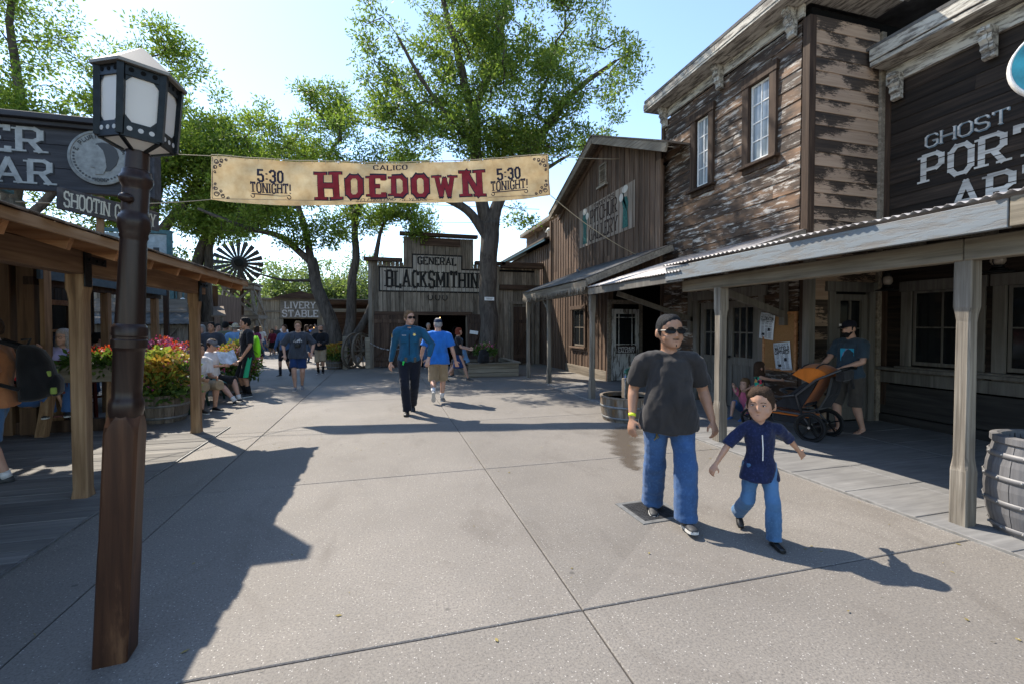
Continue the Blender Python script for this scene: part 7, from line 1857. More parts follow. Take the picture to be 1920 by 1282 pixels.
for s in (1, -1):
    hp_, kn, an = I['legs'][s]; m = MB(); fy = .1 * s
    m.prism([(-.045, -.07), (.045, -.07), (.052, .12), (.035, .20), (-.035, .20), (-.052, .12)], 0, .016, Matrix.Translation(an - V((0, 0, .082))) @ Matrix.Rotation(-fy, 4, 'Z')); m.tube([an + V((-.05, .06, -.06)), an + V((0, .09, -.012)), an + V((.05, .06, -.06))], .009, 6); m.build("sandal", M_FLIP, o)
# girl in floral dress
person("toddler girl in bright floral dress reaching for the stroller", at(1424, 7.55), fc(.98, -.1), .97, .95, .2, SK_FAIR, (H_BRN, 'bob'), ('floral', 0), None, M_SHOEW, None, hand_r=(.07, .33, .70), hand_l=(-.12, .16, .55), head=(-.1, .05), hs=1.5, vox=.009, skirt=('floral', .8), el_r=(.3, -.3, -1))
person("girl in pink sitting on the porch floor with knees drawn up", at(1402, 7.95), fc(-.75, -.66), 1.2, .95, 0, SK_FAIR, (H_LBR, 'long'), ('pink', .4), ('jeans', .5), M_SHOEBL, M_SOLE, seat=.06, hand_r=(.08, .30, .50), hand_l=(-.10, .28, .52), foot_r=(.09, .42, .055), foot_l=(-.09, .44, .055), lean=.25, hs=1.3, vox=.011, head=(.2, .1), kn_r=(.3, .3, 1), kn_l=(-.3, .3, 1))
person("toddler in blue sports shirt leaning over the water tub", (4.52, 7.78), fc(-.1, -1), .84, .95, .3, SK_FAIR, (H_BRN, 'short'), ('jersey', .5), ('darkgrey', .5), M_SHOED, M_SOLE, hand_r=(.10, .24, .47), hand_l=(-.16, .18, .48), lean=.35, hs=1.55, vox=.009, head=(0, -.35))
# officer
o, I = person("uniformed officer in teal-blue shirt and sunglasses striding down the street", (.41, 8.44), fc(.2, -.97), 1.885, 1.06, .25, SK_FAIR, (H_LBR, 'short'), ('police_blue', 1.0), ('police_navy', 1.2), M_SHOEB, M_SHOEB,
              hand_r=(.33, -.10, .93), hand_l=(-.34, .18, 1.02), foot_r=(.04, .10, .09), foot_l=(-.05, -.26, .15), toe_l=-.7, head=(-.55, .02), vox=.0105, glasses='sun', el_l=(-.9, -.4, 0), shirt_hem=.03, curl=.5, pal=((-.6, -.7, 0), (0, -1, 0)))
T = I['T']; m = MB(); c = T(.05); m.loft([ring(c - V((0, 0, .03)), V((0, 0, 1)), V((1, 0, 0)), .179, .146, 24), ring(c + V((0, 0, .03)), V((0, 0, 1)), V((1, 0, 0)), .177, .144, 24)])
m.box(c + V((.17, .03, -.04)), (.05, .07, .13)); m.box(c + V((-.10, .145, -.01)), (.045, .04, .09)); m.box(c + V((.06, .15, 0)), (.05, .035, .07)); m.build("duty_belt", M_SHOEB, o)
m = MB(); m.ell(c + V((.10, .16, -.05)), (.02, .015, .022)); m.tube([c + V((.10, .16, -.05)), c + V((.11, .165, -.10))], .012, 6); m.build("green_key_tag", plain("green_tag", (.02, .55, .08), .5), o)
m = MB(); m.prism([(cos(a) * (.034 if i % 2 else .016), sin(a) * (.034 if i % 2 else .016)) for i, a in enumerate([pi / 2 + pi + 2 * pi * i / 12 for i in range(12)])], 0, .006, face_matrix(T(.76) + V((-.09, .146, 0)), (-1, 0, 0), (0, -.15, 1))); m.build("badge", plain("gold_badge", (.55, .36, .10), .3, .5, .8), o)
m = MB(); m.box(T(.73) + V((.09, .148, 0)), (.075, .008, .022)); m.build("name_plate", M_WHITE, o)
for s in (1, -1):
    m = MB(); m.box(T(.64) + V((s * .088, .147, 0)), (.11, .012, .12)); m.box(T(.70) + V((s * .088, .150, .0)), (.115, .012, .035)); m.build("pocket", K['police_blue'], o)
m = MB(); m.bar(T(.93) + V((0, .095, 0)), T(.72) + V((0, .152, 0)), .012, .006); m.bar(T(.72) + V((0, .153, 0)), T(.12) + V((0, .157, 0)), .012, .006); m.build("button_placket", K['police_navy'], o)
m = MB(); m.loft([ring(T(.985), V((0, 0, 1)), V((1, 0, 0)), .082, .078, 20), ring(T(1.05), V((0, 0, 1)), V((1, 0, 0)), .068, .066, 20)]); m.build("collar", K['police_blue'], o, True)
a_ = I['shl'][1]; m = MB(); m.ell(a_.lerp(I['arms'][1][0], .3) + V((.07, .02, 0)), (.012, .03, .045)); m.build("shoulder_patch", plain("patch_gold", (.40, .25, .08), .8), o, True)
# man in royal blue shirt
o, I = person("man in bright blue polo, khaki shorts and cap walking away", (1.05, 9.58), fc(-.08, 1), 1.76, 1.20, .6, SK_FAIR, (H_GRY, 'short'), ('royal', .6), ('khaki', .56), M_SHOEG, M_SOLE, (M_SHOEW, .22),
              hand_l=(-.36, .02, .88), hand_r=(.37, .0, .84), foot_r=(.07, .12, .08), foot_l=(-.07, -.30, .25), toe_l=-1.0, vox=.011, cap=(plain("navy_cap", (.010, .022, .05), .9), 1), head=(-.35, 0), shirt_hem=-.2, curl=.5)
# people by the smithy
person("grey-haired man in glasses and black top standing in the smithy doorway", (1.55, 17.4), fc(.2, -1), 1.70, 1.1, .4, SK_MED, (H_GRY, 'short'), ('black', .6), ('denim_blue', 1.2), vox=.02, glasses='clear')
person("red-haired woman in black top and blue skirt walking to the right", (1.98, 12.9), fc(.97, .1), 1.54, 1.05, .2, SK_FAIR, (H_RED, 'fluffy'), ('black', .5), None, M_SHOEB, None, hand_r=(.16, .30, .92), hand_l=(-.10, .32, .95), foot_r=(.06, .30, .07), foot_l=(-.06, -.34, .14), toe_l=-.7, skirt=('navy_short', 1.12), vox=.016, female=True, el_r=(.4, -.6, -1))
person("man in light blue T-shirt and cap sitting on the tree planter", (2.40, 14.05), fc(-1, -.05), 1.66, 1.0, .2, SK_MED, (H_BLK, 'short'), ('sky', .6), ('darkgrey', .55), M_SHOED, M_SOLE, seat=.38, hand_r=(.12, .46, .92), hand_l=(-.16, .30, .55), foot_r=(.12, .42, .075), foot_l=(-.12, .45, .075), lean=.30, vox=.015, cap=(plain("blue_grey_cap", (.05, .10, .16), .9), 1), el_r=(.5, -.2, -1))
# woman with camera
o, I = person("woman in slate T-shirt and navy shorts with a camera round her neck", (-2.11, 12.36), fc(.36, -.92), 1.715, 1.20, .7, SK_FAIR, (H_LBR, 'tousled'), ('slate', .75), ('navy_short', .42), M_SHOEG, M_SOLE, None,
              hand_r=(.30, .10, .90), hand_l=(-.31, .10, .92), foot_r=(.07, .10, .08), foot_l=(-.07, -.12, .10), toe_l=-.25, vox=.0115, glasses='clear', female=True, shirt_hem=-.16, el_r=(1, -.6, -.1), el_l=(-1, -.6, -.1), pal=((0, 0, -1), (0, 0, -1)))
T = I['T']; m = MB(); m.box(T(.42) + V((0, .185, 0)), (.13, .07, .085), ch=.012); m.lathe([(.04, 0), (.04, .07), (.034, .075)], 14, M=Matrix.Translation(T(.42) + V((0, .215, -.005))) @ Matrix.Rotation(-pi / 2, 4, 'X')); cm = m.build("hanging_camera", M_IRON, o)
m = MB()
for s in (-1, 1): m.tube([T(.44) + V((s * .06, .18, .03)), T(.72) + V((s * .075, .175, 0)), T(.95) + V((s * .07, .06, 0)), T(1.02) + V((s * .03, -.06, 0))], .008, 5)
m.build("camera_strap", M_IRON, o)
m = MB(); m.prism([(-.10, -.03), (.0, -.06), (.10, -.02), (.07, .05), (.0, .02), (-.05, .05)], 0, .004, face_matrix(T(.62) + V((0, .170, 0)), (-1, 0, 0), (0, .1, 1))); m.build("shirt_print", plain("white_logo_print", (.45, .47, .5), .8), o)
# others along the street
person("bald bearded man in black sweater and khaki shorts with folded hands", (-2.10, 16.3), fc(.25, -.97), 1.62, 1.12, .4, SK_TAN, (H_BLK, 'bald'), ('black', 1.0), ('khaki', .58), M_SHOEB, M_SOLE, (M_SOCKB, .45), hand_r=(.05, .24, 1.0), hand_l=(-.05, .25, .98), foot_r=(.08, -.05, .074), foot_l=(-.09, .14, .08), head=(-.7, 0), vox=.014, beard=(H_BLK, 'full'), el_r=(1, -.3, -.4), el_l=(-1, -.3, -.4))
person("woman with long dark curls in black top and jeans facing right", (-3.28, 21.1), fc(.95, -.3), 1.62, 1.0, .1, SK_MED, (H_BRN, 'curly'), ('black', .5), ('denim_blue', 1.6), M_SHOEB, M_SOLE, vox=.022, female=True)
person("person in black leggings and denim shirt half hidden behind the camera woman", (-3.10, 15.9), fc(-.1, -1), 1.64, 1.0, .1, SK_MED, (H_BRN, 'short'), ('denim_blue', 1.0), ('black', 1.6), M_SHOEB, M_SOLE, vox=.02, foot_r=(.07, .15, .075), foot_l=(-.07, -.2, .12), toe_l=-.6)
# teenager in black with green-sided shorts
o, I = person("teenager in black T-shirt and black shorts with green side panels", (-3.03, 11.5), fc(-.62, -.78), 1.79, .95, .1, SK_MED, (H_BLK, 'short'), ('black', .6), ('black', .58), M_SHOED, M_SOLE, (M_SOCKB, .42), hand_r=(.26, .14, .90), hand_l=(-.20, .16, .92), vox=.011, head=(.15, 0), el_l=(-1, -.5, 0), foot_yaw=(.3, .2), shirt_hem=-.16)
hp_, kn, an = I['legs'][-1]; m = MB(); pts = [hp_.lerp(kn, f) for f in (.05, .35, .7, 1.08)]
m.loft([[p + V((-.095 - .012 * i, .0 + w, 0)) for w in (-.035, .045)] + [p + V((-.06 - .012 * i, w, 0)) for w in (.055, -.045)] for i, p in enumerate(pts)]); m.build("green_panel", plain("shorts_green", (.02, .33, .15), .8), o)
bp = empty("drawstring_bag", (-3.03, 11.5, 0), o.rotation_euler.z, "neon green drawstring bag on the teenager's back", "bag"); m = MB(); m.loft([ring(V((0, -.20, z)), V((0, 0, 1)), V((1, 0, 0)), rx, ry, 16) for z, rx, ry in ((.88, .10, .04), (.92, .16, .075), (1.1, .165, .08), (1.28, .12, .05), (1.36, .05, .03))]); m.build("sack", K['neon'], bp, True)
m = MB()
for s in (-1, 1): m.tube([(s * .05, -.19, 1.36), (s * .11, -.10, 1.50), (s * .12, .10, 1.42), (s * .15, .08, 1.2), (s * .15, -.17, .95)], .006, 5)
m.build("cord", M_SHOEB, bp)
# seated on the bench
o, I = person("man in white T-shirt and teal shorts reading a map on the bench", (-3.52, 10.85), fc(.92, -.25), 1.76, 1.0, .2, SK_FAIR, (H_BRN, 'short'), ('white', .6), ('black', .55), M_SHOED, M_SOLE, (M_SHOEW, .2), seat=.40, hand_r=(.10, .40, .78), hand_l=(-.14, .42, .80), foot_r=(.12, .72, .075), foot_l=(-.10, .60, .075), toe_r=.2, lean=-.08, vox=.012, head=(0, -.3), cap=(plain("grey_cap", (.14, .14, .15), .9), 1), el_r=(.6, -.4, -.8), el_l=(-.6, -.4, -.8))
hp_, kn, an = I['legs'][1]; m = MB(); chain(m, [(hp_.lerp(kn, .45), .106, .106), (hp_.lerp(kn, 1.0), .102, .104)], V((1, 0, 0)), 16, False); m.build("teal_panel", K['teal'], o, True)
mp = empty("park_map", (-3.52, 10.85, 0), o.rotation_euler.z, "folded colour map held open by the seated reader", "map"); m = MB(); m.add([(-.22, .45, .86), (0, .50, .80), (0, .40, 1.05), (-.22, .34, 1.10)], [(0, 1, 2, 3)]); m.add([(.0, .50, .80), (.2, .45, .84), (.2, .35, 1.08), (0, .40, 1.05)], [(0, 1, 2, 3)])
q = m.build("sheet", plain("map_paper", (.50, .55, .62), .7, .3, 0, 9, .5), mp); sm = q.modifiers.new("t", 'SOLIDIFY'); sm.thickness = .001
person("man in white T-shirt and khaki shorts slouching on the bench behind the porch post", (-3.50, 9.85), fc(.92, -.35), 1.74, 1.08, .3, SK_MED, (H_BLK, 'short'), ('white', .6), ('khaki', .62), M_SHOEB, M_SOLE, seat=.38, hand_r=(.16, .42, .62), hand_l=(-.14, .40, .62), foot_r=(.14, .42, .075), foot_l=(-.12, .40, .075), lean=.25, vox=.012)
rk = empty("grey_backpack", (-3.70, 9.93, .55), 0, "grey-blue backpack on the khaki-shorted man's back", "backpack"); m = MB(); m.loft([ring(V((0, 0, z)), V((0, 0, 1)), V((1, 0, 0)), rx, ry, 16, .7) for z, rx, ry in ((0, .06, .12), (.05, .10, .15), (.3, .10, .15), (.42, .08, .12), (.46, .04, .06))]); m.build("pack", C_("packblue", (.07, .12, .18)), rk, True)
m = MB(); m.tube([(.08, .1, .42), (.2, .1, .44), (.24, .1, .2)], .015, 6); m.build("strap", M_SHOEB, rk)
# background crowd, left
person("smiling man in two-tone grey T-shirt behind the flowers", at(397, 11.2), fc(.25, -.97), 1.70, 1.12, .3, SK_MED, (H_BLK, 'short'), ('slate', .6), ('jeans', 1.2), vox=.013, head=(0, 0), group="crowd on the left")
person("dark-haired child sitting low behind the coleus barrel", at(404, 11.0), fc(.4, .9), 1.35, 1.0, 0, SK_MED, (H_BLK, 'fluffy'), ('black', .5), ('black', 1.2), seat=.42, hs=1.25, vox=.016, group="crowd on the left", foot_r=(.1, .35, .06), foot_l=(-.1, .35, .06))
CR = [("woman with curly grey-blond hair beside the smiling man", 379, 12.6, (.3, -.95), 1.62, (H_GRY, 'curly'), ('lavender', .6), ('jeans', 1.2), SK_FAIR, True, None),
      ("dark-haired man in white behind the smiling man's shoulder", 408, 13.6, (.8, -.5), 1.66, (H_BLK, 'short'), ('white', .6), ('jeans', 1.2), SK_FAIR, False, None),
      ("man in olive T-shirt seen from behind, left of the sun-hat", 422, 13.2, (.1, 1), 1.72, (H_BLK, 'short'), ('olive', .6), ('darkgrey', .5), SK_DARK, False, None),
      ("man in pale blue shirt and wide tan sun-hat", 441, 13.0, (-.4, .9), 1.68, (H_GRY, 'short'), ('sky', .6), ('khaki', .5), SK_FAIR, False, (plain("tan_hat", (.42, .36, .25), .9), 'hat')),
      ("woman in plum top at the right edge of the left crowd", 481, 17.5, (.5, .8), 1.58, (H_BRN, 'long'), ('plum', .6), ('black', .55), SK_MED, True, None),
      ("strawberry-blond woman in denim overalls and white top", 489, 22.5, (.1, -1), 1.55, (H_BLD, 'long'), ('white', .5), ('denim_blue', 1.2), SK_FAIR, True, None),
      ("woman in bright teal skirt beside the overalls woman", 479, 23.2, (.2, -1), 1.55, (H_LBR, 'long'), ('white', .5), ('teal', 1.2), SK_FAIR, True, None),
      ("girl in maroon jacket and black shorts", 511, 24.0, (-.1, -1), 1.42, (H_BRN, 'long'), ('maroon', 1.0), ('black', .5), SK_MED, True, None),
      ("person in dark jacket just behind the maroon-jacketed girl", 518, 25.5, (0, -1), 1.60, (H_BLD, 'short'), ('darkgrey', 1.0), ('black', 1.2), SK_FAIR, False, None),
      ("person in bright blue T-shirt in front of the barn door", 583, 24.0, (.3, 1), 1.62, (H_BRN, 'short'), ('royal', .6), ('darkgrey', 1.2), SK_FAIR, False, None),
      ("dark-haired person in grey beyond the bald man's shoulder", 591, 26.0, (.4, -.9), 1.66, (H_BLK, 'short'), ('slate', .6), ('jeans', 1.2), SK_MED, False, None),
      ("person in white T-shirt by the far barn door's left leaf", 532, 29.0, (0, -1), 1.66, (H_BLK, 'short'), ('white', .6), ('jeans', 1.2), SK_MED, False, None),
      ("pink-shirted person beside the left porch post", 357, 15.0, (-.2, .9), 1.60, (H_LBR, 'short'), ('red', .6), ('jeans', 1.2), SK_FAIR, False, None),
      ("blond person in tan top near the sun-hat", 431, 15.6, (.3, -.9), 1.60, (H_BLD, 'bob'), ('tan', .6), ('jeans', 1.2), SK_FAIR, True, None),
      ("dark-haired man in white T-shirt at the windmill's foot", 452, 19.5, (.2, -.95), 1.68, (H_BLK, 'short'), ('white', .6), ('darkgrey', 1.2), SK_MED, False, None),
      ("woman in lavender far behind the tan-topped blond", 466, 24.5, (0, -1), 1.60, (H_LBR, 'long'), ('lavender', .6), ('jeans', 1.2), SK_FAIR, True, None),
      ("person in orange T-shirt near the barn fence", 497, 28.5, (.3, -1), 1.62, (H_BRN, 'short'), ('orange', .6), ('jeans', 1.2), SK_MED, False, None)]
for lb, px, dep, f, hh, hr_, sh_, pa_, sk_, fe, cp in CR:
    st = rnd(.05, .18); person(lb, at(px, dep), fc(*f), hh, rnd(.95, 1.1), rnd(0, .4), sk_, hr_, sh_, pa_, M_SHOED, M_SOLE, vox=.022 if dep > 16 else .018, female=fe, cap=cp, foot_r=(.07, st, .075), foot_l=(-.07, -st, .085), group="crowd on the left" if px < 470 else "crowd by the far barn")
# at the tables
o, I = person("grey-blond woman in lavender top and glasses eating at the table", at(120, 7.0), fc(.55, -.8), 1.80, 1.15, .4, SK_FAIR, (H_GRY, 'bob'), ('lavender', .5), ('jeans', 1.2), seat=.60, hand_r=(.26, .26, 1.22), hand_l=(-.24, .30, 1.05), foot_r=(.1, .40, .35), foot_l=(-.1, .40, .35), vox=.011, glasses='clear', female=True, head=(.5, 0), el_r=(.8, -.3, -1))
person("dark-haired man in navy at the table with his back half turned", at(181, 8.6), fc(.5, .85), 1.72, 1.1, .2, SK_FAIR, (H_BLK, 'short'), ('police_navy', .6), ('jeans', 1.2), seat=.56, foot_r=(.1, .35, .3), foot_l=(-.1, .35, .3), vox=.014)
person("blond woman in sunglasses drinking behind the navy-shirted man", at(199, 9.4), fc(.5, -.85), 1.70, 1.0, .1, SK_FAIR, (H_BLD, 'short'), ('black', .5), ('jeans', 1.2), seat=.56, hand_l=(-.02, .20, 1.30), hand_r=(.2, .2, .9), foot_r=(.1, .35, .3), foot_l=(-.1, .35, .3), vox=.014, glasses='sun', female=True)
person("person in red T-shirt sitting beyond the large backpack", at(52, 6.55), fc(-.2, .95), 1.66, 1.1, .3, SK_MED, (H_BRN, 'short'), ('red', .6), ('jeans', 1.2), seat=.45, lean=.25, foot_r=(.1, .35, .1), foot_l=(-.1, .35, .1), vox=.015)
o, I = person("heavy man in orange T-shirt and denim shorts at the left edge", at(-14, 4.6), fc(-.75, -.5), 1.70, 1.35, .9, SK_FAIR, (H_BRN, 'short'), ('orange', .6), ('jeans_light', .52), M_SHOED, M_SHOED, (M_SHOEW, .12), hand_r=(.34, .1, .9), hand_l=(-.34, .1, .9), vox=.011, shirt_hem=-.2, foot_r=(.10, .06, .075), foot_l=(-.10, -.10, .075))
bk = empty("large_backpack", o.location, o.rotation_euler.z, "large black backpack with lime trim on the orange-shirted man", "backpack"); m = MB()
m.loft([ring(V((0, -.30 + dy, z)), V((0, 0, 1)), V((1, 0, 0)), rx, ry, 20, .75) for z, rx, ry, dy in ((.82, .12, .08, .04), (.86, .17, .12, .0), (1.05, .18, .15, -.02), (1.22, .17, .13, .0), (1.34, .14, .10, .03), (1.40, .07, .05, .06))]); pk = m.build("pack", C_("packblack", (.012, .012, .013), amt=.3), bk, True)
m = MB(); m.loft([ring(V((0, -.46, z)), V((0, 0, 1)), V((1, 0, 0)), rx, ry, 16, .7) for z, rx, ry in ((.86, .10, .02), (.90, .13, .05), (1.02, .13, .05), (1.08, .09, .02))]); m.build("front_pocket", K["packblack"], bk, True)
LIME = plain("lime_trim", (.24, .32, .06), .7)
for s in (-1, 1):
    m = MB(); m.box((s * .125, -.46, .92), (.03, .05, .07), ch=.008); m.build("lime_trim", LIME, bk); m = MB(); m.box((s * .13, -.42, 1.10), (.025, .05, .06), ch=.008); m.build("lime_trim", LIME, bk)
m = MB(); m.tube([(0, -.24, 1.38), (0, -.27, 1.46), (0, -.20, 1.45)], .012, 6)
for s in (-1, 1): m.tube([(s * .10, -.20, 1.38), (s * .13, -.05, 1.45), (s * .15, .12, 1.35), (s * .18, .10, 1.1), (s * .16, -.22, .95)], .02, 6)
m.build("strap", K["packblack"], bk)
finish_people()
# ---------------------------------------------------------------- stroller
ax = V(cw(4.32, 6.37)); dirv = V((-.316, .918, 0)).normalized()
st = empty("jogging_stroller", ax, atan2(dirv.y, dirv.x) - pi / 2, "orange and black three-wheeled jogging stroller with big spoked rear wheels", "stroller")
def wheel(parent, c, r, name="wheel", spokes=5):
    w = bpy.data.objects.new(name, None); COL.objects.link(w); w.parent = parent; w.location = c
    M = Matrix.Rotation(pi / 2, 4, 'Y')
    m = MB(); n = 32; k = 8; tr = r * .10
    m.loft([[((M @ V(((r - tr + tr * cos(b)) * cos(a), (r - tr + tr * cos(b)) * sin(a), tr * sin(b))))) for b in [2 * pi * j / k for j in range(k)]] for a in [2 * pi * i / n for i in range(n + 1)]], False); m.build("tyre", plain("tyre_rubber", (.012, .012, .012), .8) if "tyre_rubber" not in MATS else MATS["tyre_rubber"], w, True)
    m = MB(); m.lathe([(r * .80, -.012), (r * .80, .012), (r * .72, .014), (r * .72, -.014), (r * .80, -.012)], 32, M=M, cap=False); m.lathe([(r * .16, -.03), (r * .16, .03)], 14, M=M)
    for i in range(spokes):
        a = 2 * pi * i / spokes + .3; m.bar((0, 0, 0), (0, r * .75 * cos(a), r * .75 * sin(a)), .018, r * .12, (1, 0, 0))
    m.build("rim", M_IRON, w)
    m = MB(); m.lathe([(.018, -.034), (.018, .034)], 10, M=M); m.build("hub", M_STEEL, w)
    return w
wheel(st, (-.29, 0, .205), .205); wheel(st, (.29, 0, .205), .205); wheel(st, (0, .98, .145), .145)
M_STF = plain("stroller_frame_grey", (.07, .07, .075), .4, .5, .6); M_STO = cloth("stroller_orange_cloth", (.50, .14, .018), amt=.15); M_STB = cloth("stroller_black_cloth", (.018, .018, .02), amt=.3)
m = MB()
for s in (-1, 1):
    m.tube([(s * .27, 0, .205), (s * .24, .12, .36), (s * .20, .45, .36), (s * .07, .80, .26)], .016, 8)
    m.tube([(s * .24, .12, .36), (s * .25, .20, .62), (s * .25, -.05, .86), (s * .24, -.34, 1.02)], .016, 8); m.tube([(s * .25, .22, .62), (s * .2, .5, .55)], .014, 8)
    m.tube([(s * .07, .80, .26), (s * .07, .98, .145)], .012, 8)
m.tube([(-.07, .8, .26), (.07, .8, .26)], .012, 8); m.tube([(-.27, 0, .205), (.27, 0, .205)], .014, 8); m.build("frame", M_STF, st, True)
m = MB(); m.tube([(-.24, -.34, 1.02), (0, -.38, 1.04), (.24, -.34, 1.02)], .022, 10); m.build("handle", M_IRON, st, True)
def sheet(mb, rows, th=.012):
    n = len(rows[0]); vs = [V(p) for r in rows for p in r]; vs2 = [p + V((0, 0, -th)) for p in vs]; fs = []
    for i in range(len(rows) - 1):
        for j in range(n - 1): a = i * n + j; fs.append((a, a + 1, a + n + 1, a + n)); b = a + len(vs); fs.append((b, b + n, b + n + 1, b + 1))
    mb.add(vs + vs2, fs)
m = MB(); sheet(m, [[(x, y, z) for x in (-.21, -.1, 0, .1, .21)] for y, z in ((.62, .40), (.42, .42), (.18, .44), (.10, .52), (-.02, .74), (-.10, .92))]); 
m.build("seat", M_STO, st); m = MB()
for s in (-1, 1): m.add([(s * .215, .55, .42), (s * .215, .15, .42), (s * .215, -.08, .90), (s * .215, .12, .80), (s * .215, .30, .62), (s * .205, .55, .42), (s * .205, .15, .42), (s * .205, -.08, .90), (s * .205, .12, .80), (s * .205, .30, .62)], [(0, 1, 2, 3, 4), (9, 8, 7, 6, 5)] + [(i, i + 5, (i + 1) % 5 + 5, (i + 1) % 5) for i in range(5)])
m.build("side_panel", M_STB, st)
m = MB(); m.box((0, .26, .50), (.36, .34, .07), ch=.02); m.box((0, .06, .66), (.34, .06, .34), Matrix.Rotation(.45, 3, "X"), ch=.02); m.build("seat_pad", M_STB, st)
m = MB(); m.tube([(-.22, .34, .64), (-.12, .46, .66), (.12, .46, .66), (.22, .34, .64)], .022, 8); m.build("bumper_bar", M_STB, st, True)
m = MB(); sheet(m, [[(x, y - abs(x) * .2, z) for x in (-.215, -.1, 0, .1, .215)] for y, z in ((.10, .40), (-.02, .46), (-.12, .66), (-.17, .90))]); m.build("seat_back", M_STB, st)
m = MB()
for a0, a1 in ((.5, 1.15), (1.15, 1.8), (1.8, 2.4)):
    rows = []
    for i in range(5):
        a = a0 + (a1 - a0) * i / 4; c, s_ = cos(a), sin(a); rows.append([(x * .235, .02 + .30 * c * (1 - .1 * abs(x)), .80 + .27 * s_ * (1 - .18 * x * x)) for x in (-1, -.6, 0, .6, 1)])
    sheet(m, rows)
for sx in (-1, 1):
    arc = [(sx * .233, .02 + .27 * cos(a), .80 + .22 * sin(a)) for a in [.5 + 1.9 * i / 8 for i in range(9)]]; m.add(arc + [(sx * .233, .02, .80)] + [(x - sx * .008, y, z) for x, y, z in arc] + [(sx * .225, .02, .80)], [tuple(range(10)), tuple(reversed(range(10, 20)))])
m.build("canopy", M_STO, st, True)
m = MB(); 
for a in (.5, 1.15, 1.8): m.tube([(x * .24, .02 + .30 * cos(a), .80 + .275 * sin(a) * (1 - .18 * x * x)) for x in (-1, -.5, 0, .5, 1)], .009, 6)
m.build("canopy_bow", M_STF, st, True)
m = MB(); m.box((0, .32, .26), (.34, .5, .12), ch=.03); m.build("basket", M_STB, st); m = MB(); m.box((0, .32, .325), (.36, .52, .03), ch=.01); m.build("basket_rim", M_STO, st)
m = MB(); m.box((0, -.30, .93), (.36, .10, .14), ch=.02); m.tube([(.1, -.33, .9), (.12, -.36, .75)], .018, 6); m.build("handle_pouch", M_STB, st)

# ---------------------------------------------------------------- water tub with pump
tb_ = empty("water_tub", (3.98, 6.98, 0), 0, "weathered half-barrel water tub with a green pump spout", "tub")
barrel(tb_, .40, .445, .015, .40, M_TUBW, 20, (.16, .62)); m = MB(); m.lathe([(0, .34), (.42, .34)], 28); m.build("water", M_WATER, tb_)
m = MB(); m.lathe([(.450, .385), (.455, .39), (.455, .415), (.41, .415), (.41, .385)], 36, cap=False); m.build("rim", M_BARRELW, tb_)
m = MB(); m.box((.10, .16, .50), (.16, .12, .36), ch=.01); m.build("pump_block", M_BARRELW, tb_)
m = MB(); m.tube([(.10, .16, .66), (.10, .16, .82), (.07, .10, .84), (-.02, .02, .82), (-.03, .0, .78)], .022, 10); m.tube([(.12, .18, .82), (.22, .26, .86)], .012, 6); m.build("spout", plain("green_pump_paint", (.03, .12, .09), .5, .4, 0, 20, .3), tb_, True)
m = MB(); m.tube([(-.03, 0, .78), (-.035, -.01, .34)], .006, 6); t = NT("water_stream"); t.p.inputs["Transmission Weight"].default_value = .8; m.build("water_stream", t.fin((.8, .85, .9), .08, .6), tb_, True)
# barrel bin at the right edge
bb = empty("barrel_bin", (4.80, 2.20, 0), .3, "grey wooden barrel bin with studded hoops at the right edge", "barrel")
M_GREYST = wood("pale_grey_stave", (.085, .083, .085), (.145, .14, .14), (.20, .195, .195), 'Z', 18, (.92, 1.08), .55)
barrel(bb, .285, .29, .055, .72, M_GREYST, 14, (.09, .36, .62, .86), plain("pale_grey_hoop", (.16, .155, .155), .5, .4, .1), True, .03)
m = MB(); m.lathe([(.30, .70), (.31, .71), (.31, .755), (.27, .765), (.245, .755), (.245, .70)], 40, cap=False); m.build("rim", M_GREYST, bb)
m = MB(); m.lathe([(.0, .45), (.244, .45), (.246, .74)], 30, cap=False); m.build("liner", M_SHOEB, bb, True)
m = MB()
for f in (.09, .36, .62, .86):
    rr = .2875 + .055 * 4 * f * (1 - f) + .006
    for k in range(14): a = 2 * pi * (k + .5) / 14; m.ell((rr * cos(a), rr * sin(a), .72 * f), (.011, .011, .011), 6, 4)
q = m.build("stud", M_HOOP, bb, True); q["kind"] = "stuff"
# black rucksack on the tree planter
rk = empty("black_rucksack", (2.92, 13.80, .445), .4, "black rucksack resting on the timber planter beside the seated man", "rucksack"); m = MB(); m.loft([ring(V((0, 0, z)), V((0, 0, 1)), V((1, 0, 0)), rx, ry, 16, .7) for z, rx, ry in ((0, .16, .10), (.06, .19, .12), (.28, .17, .11), (.40, .12, .08), (.44, .05, .03))]); m.build("pack", K["packblack"], rk, True); m = MB(); m.box((0, -.11, .16), (.22, .06, .18), ch=.02); m.build("front_pocket", K["packblack"], rk)
# notice on the big tree
m = MB(); m.box((3.30, 14.70, 2.47), (.32, .015, .11)); tn = m.build("tree_notice", M_WHITE); tag(tn, "small white notice nailed to the big tree trunk", "notice")
m = MB()
for z, w in ((2.49, .24), (2.455, .20)): m.box((3.30, 14.691, z), (w, .002, .014))
m.build("printed_line", M_INK, tn)
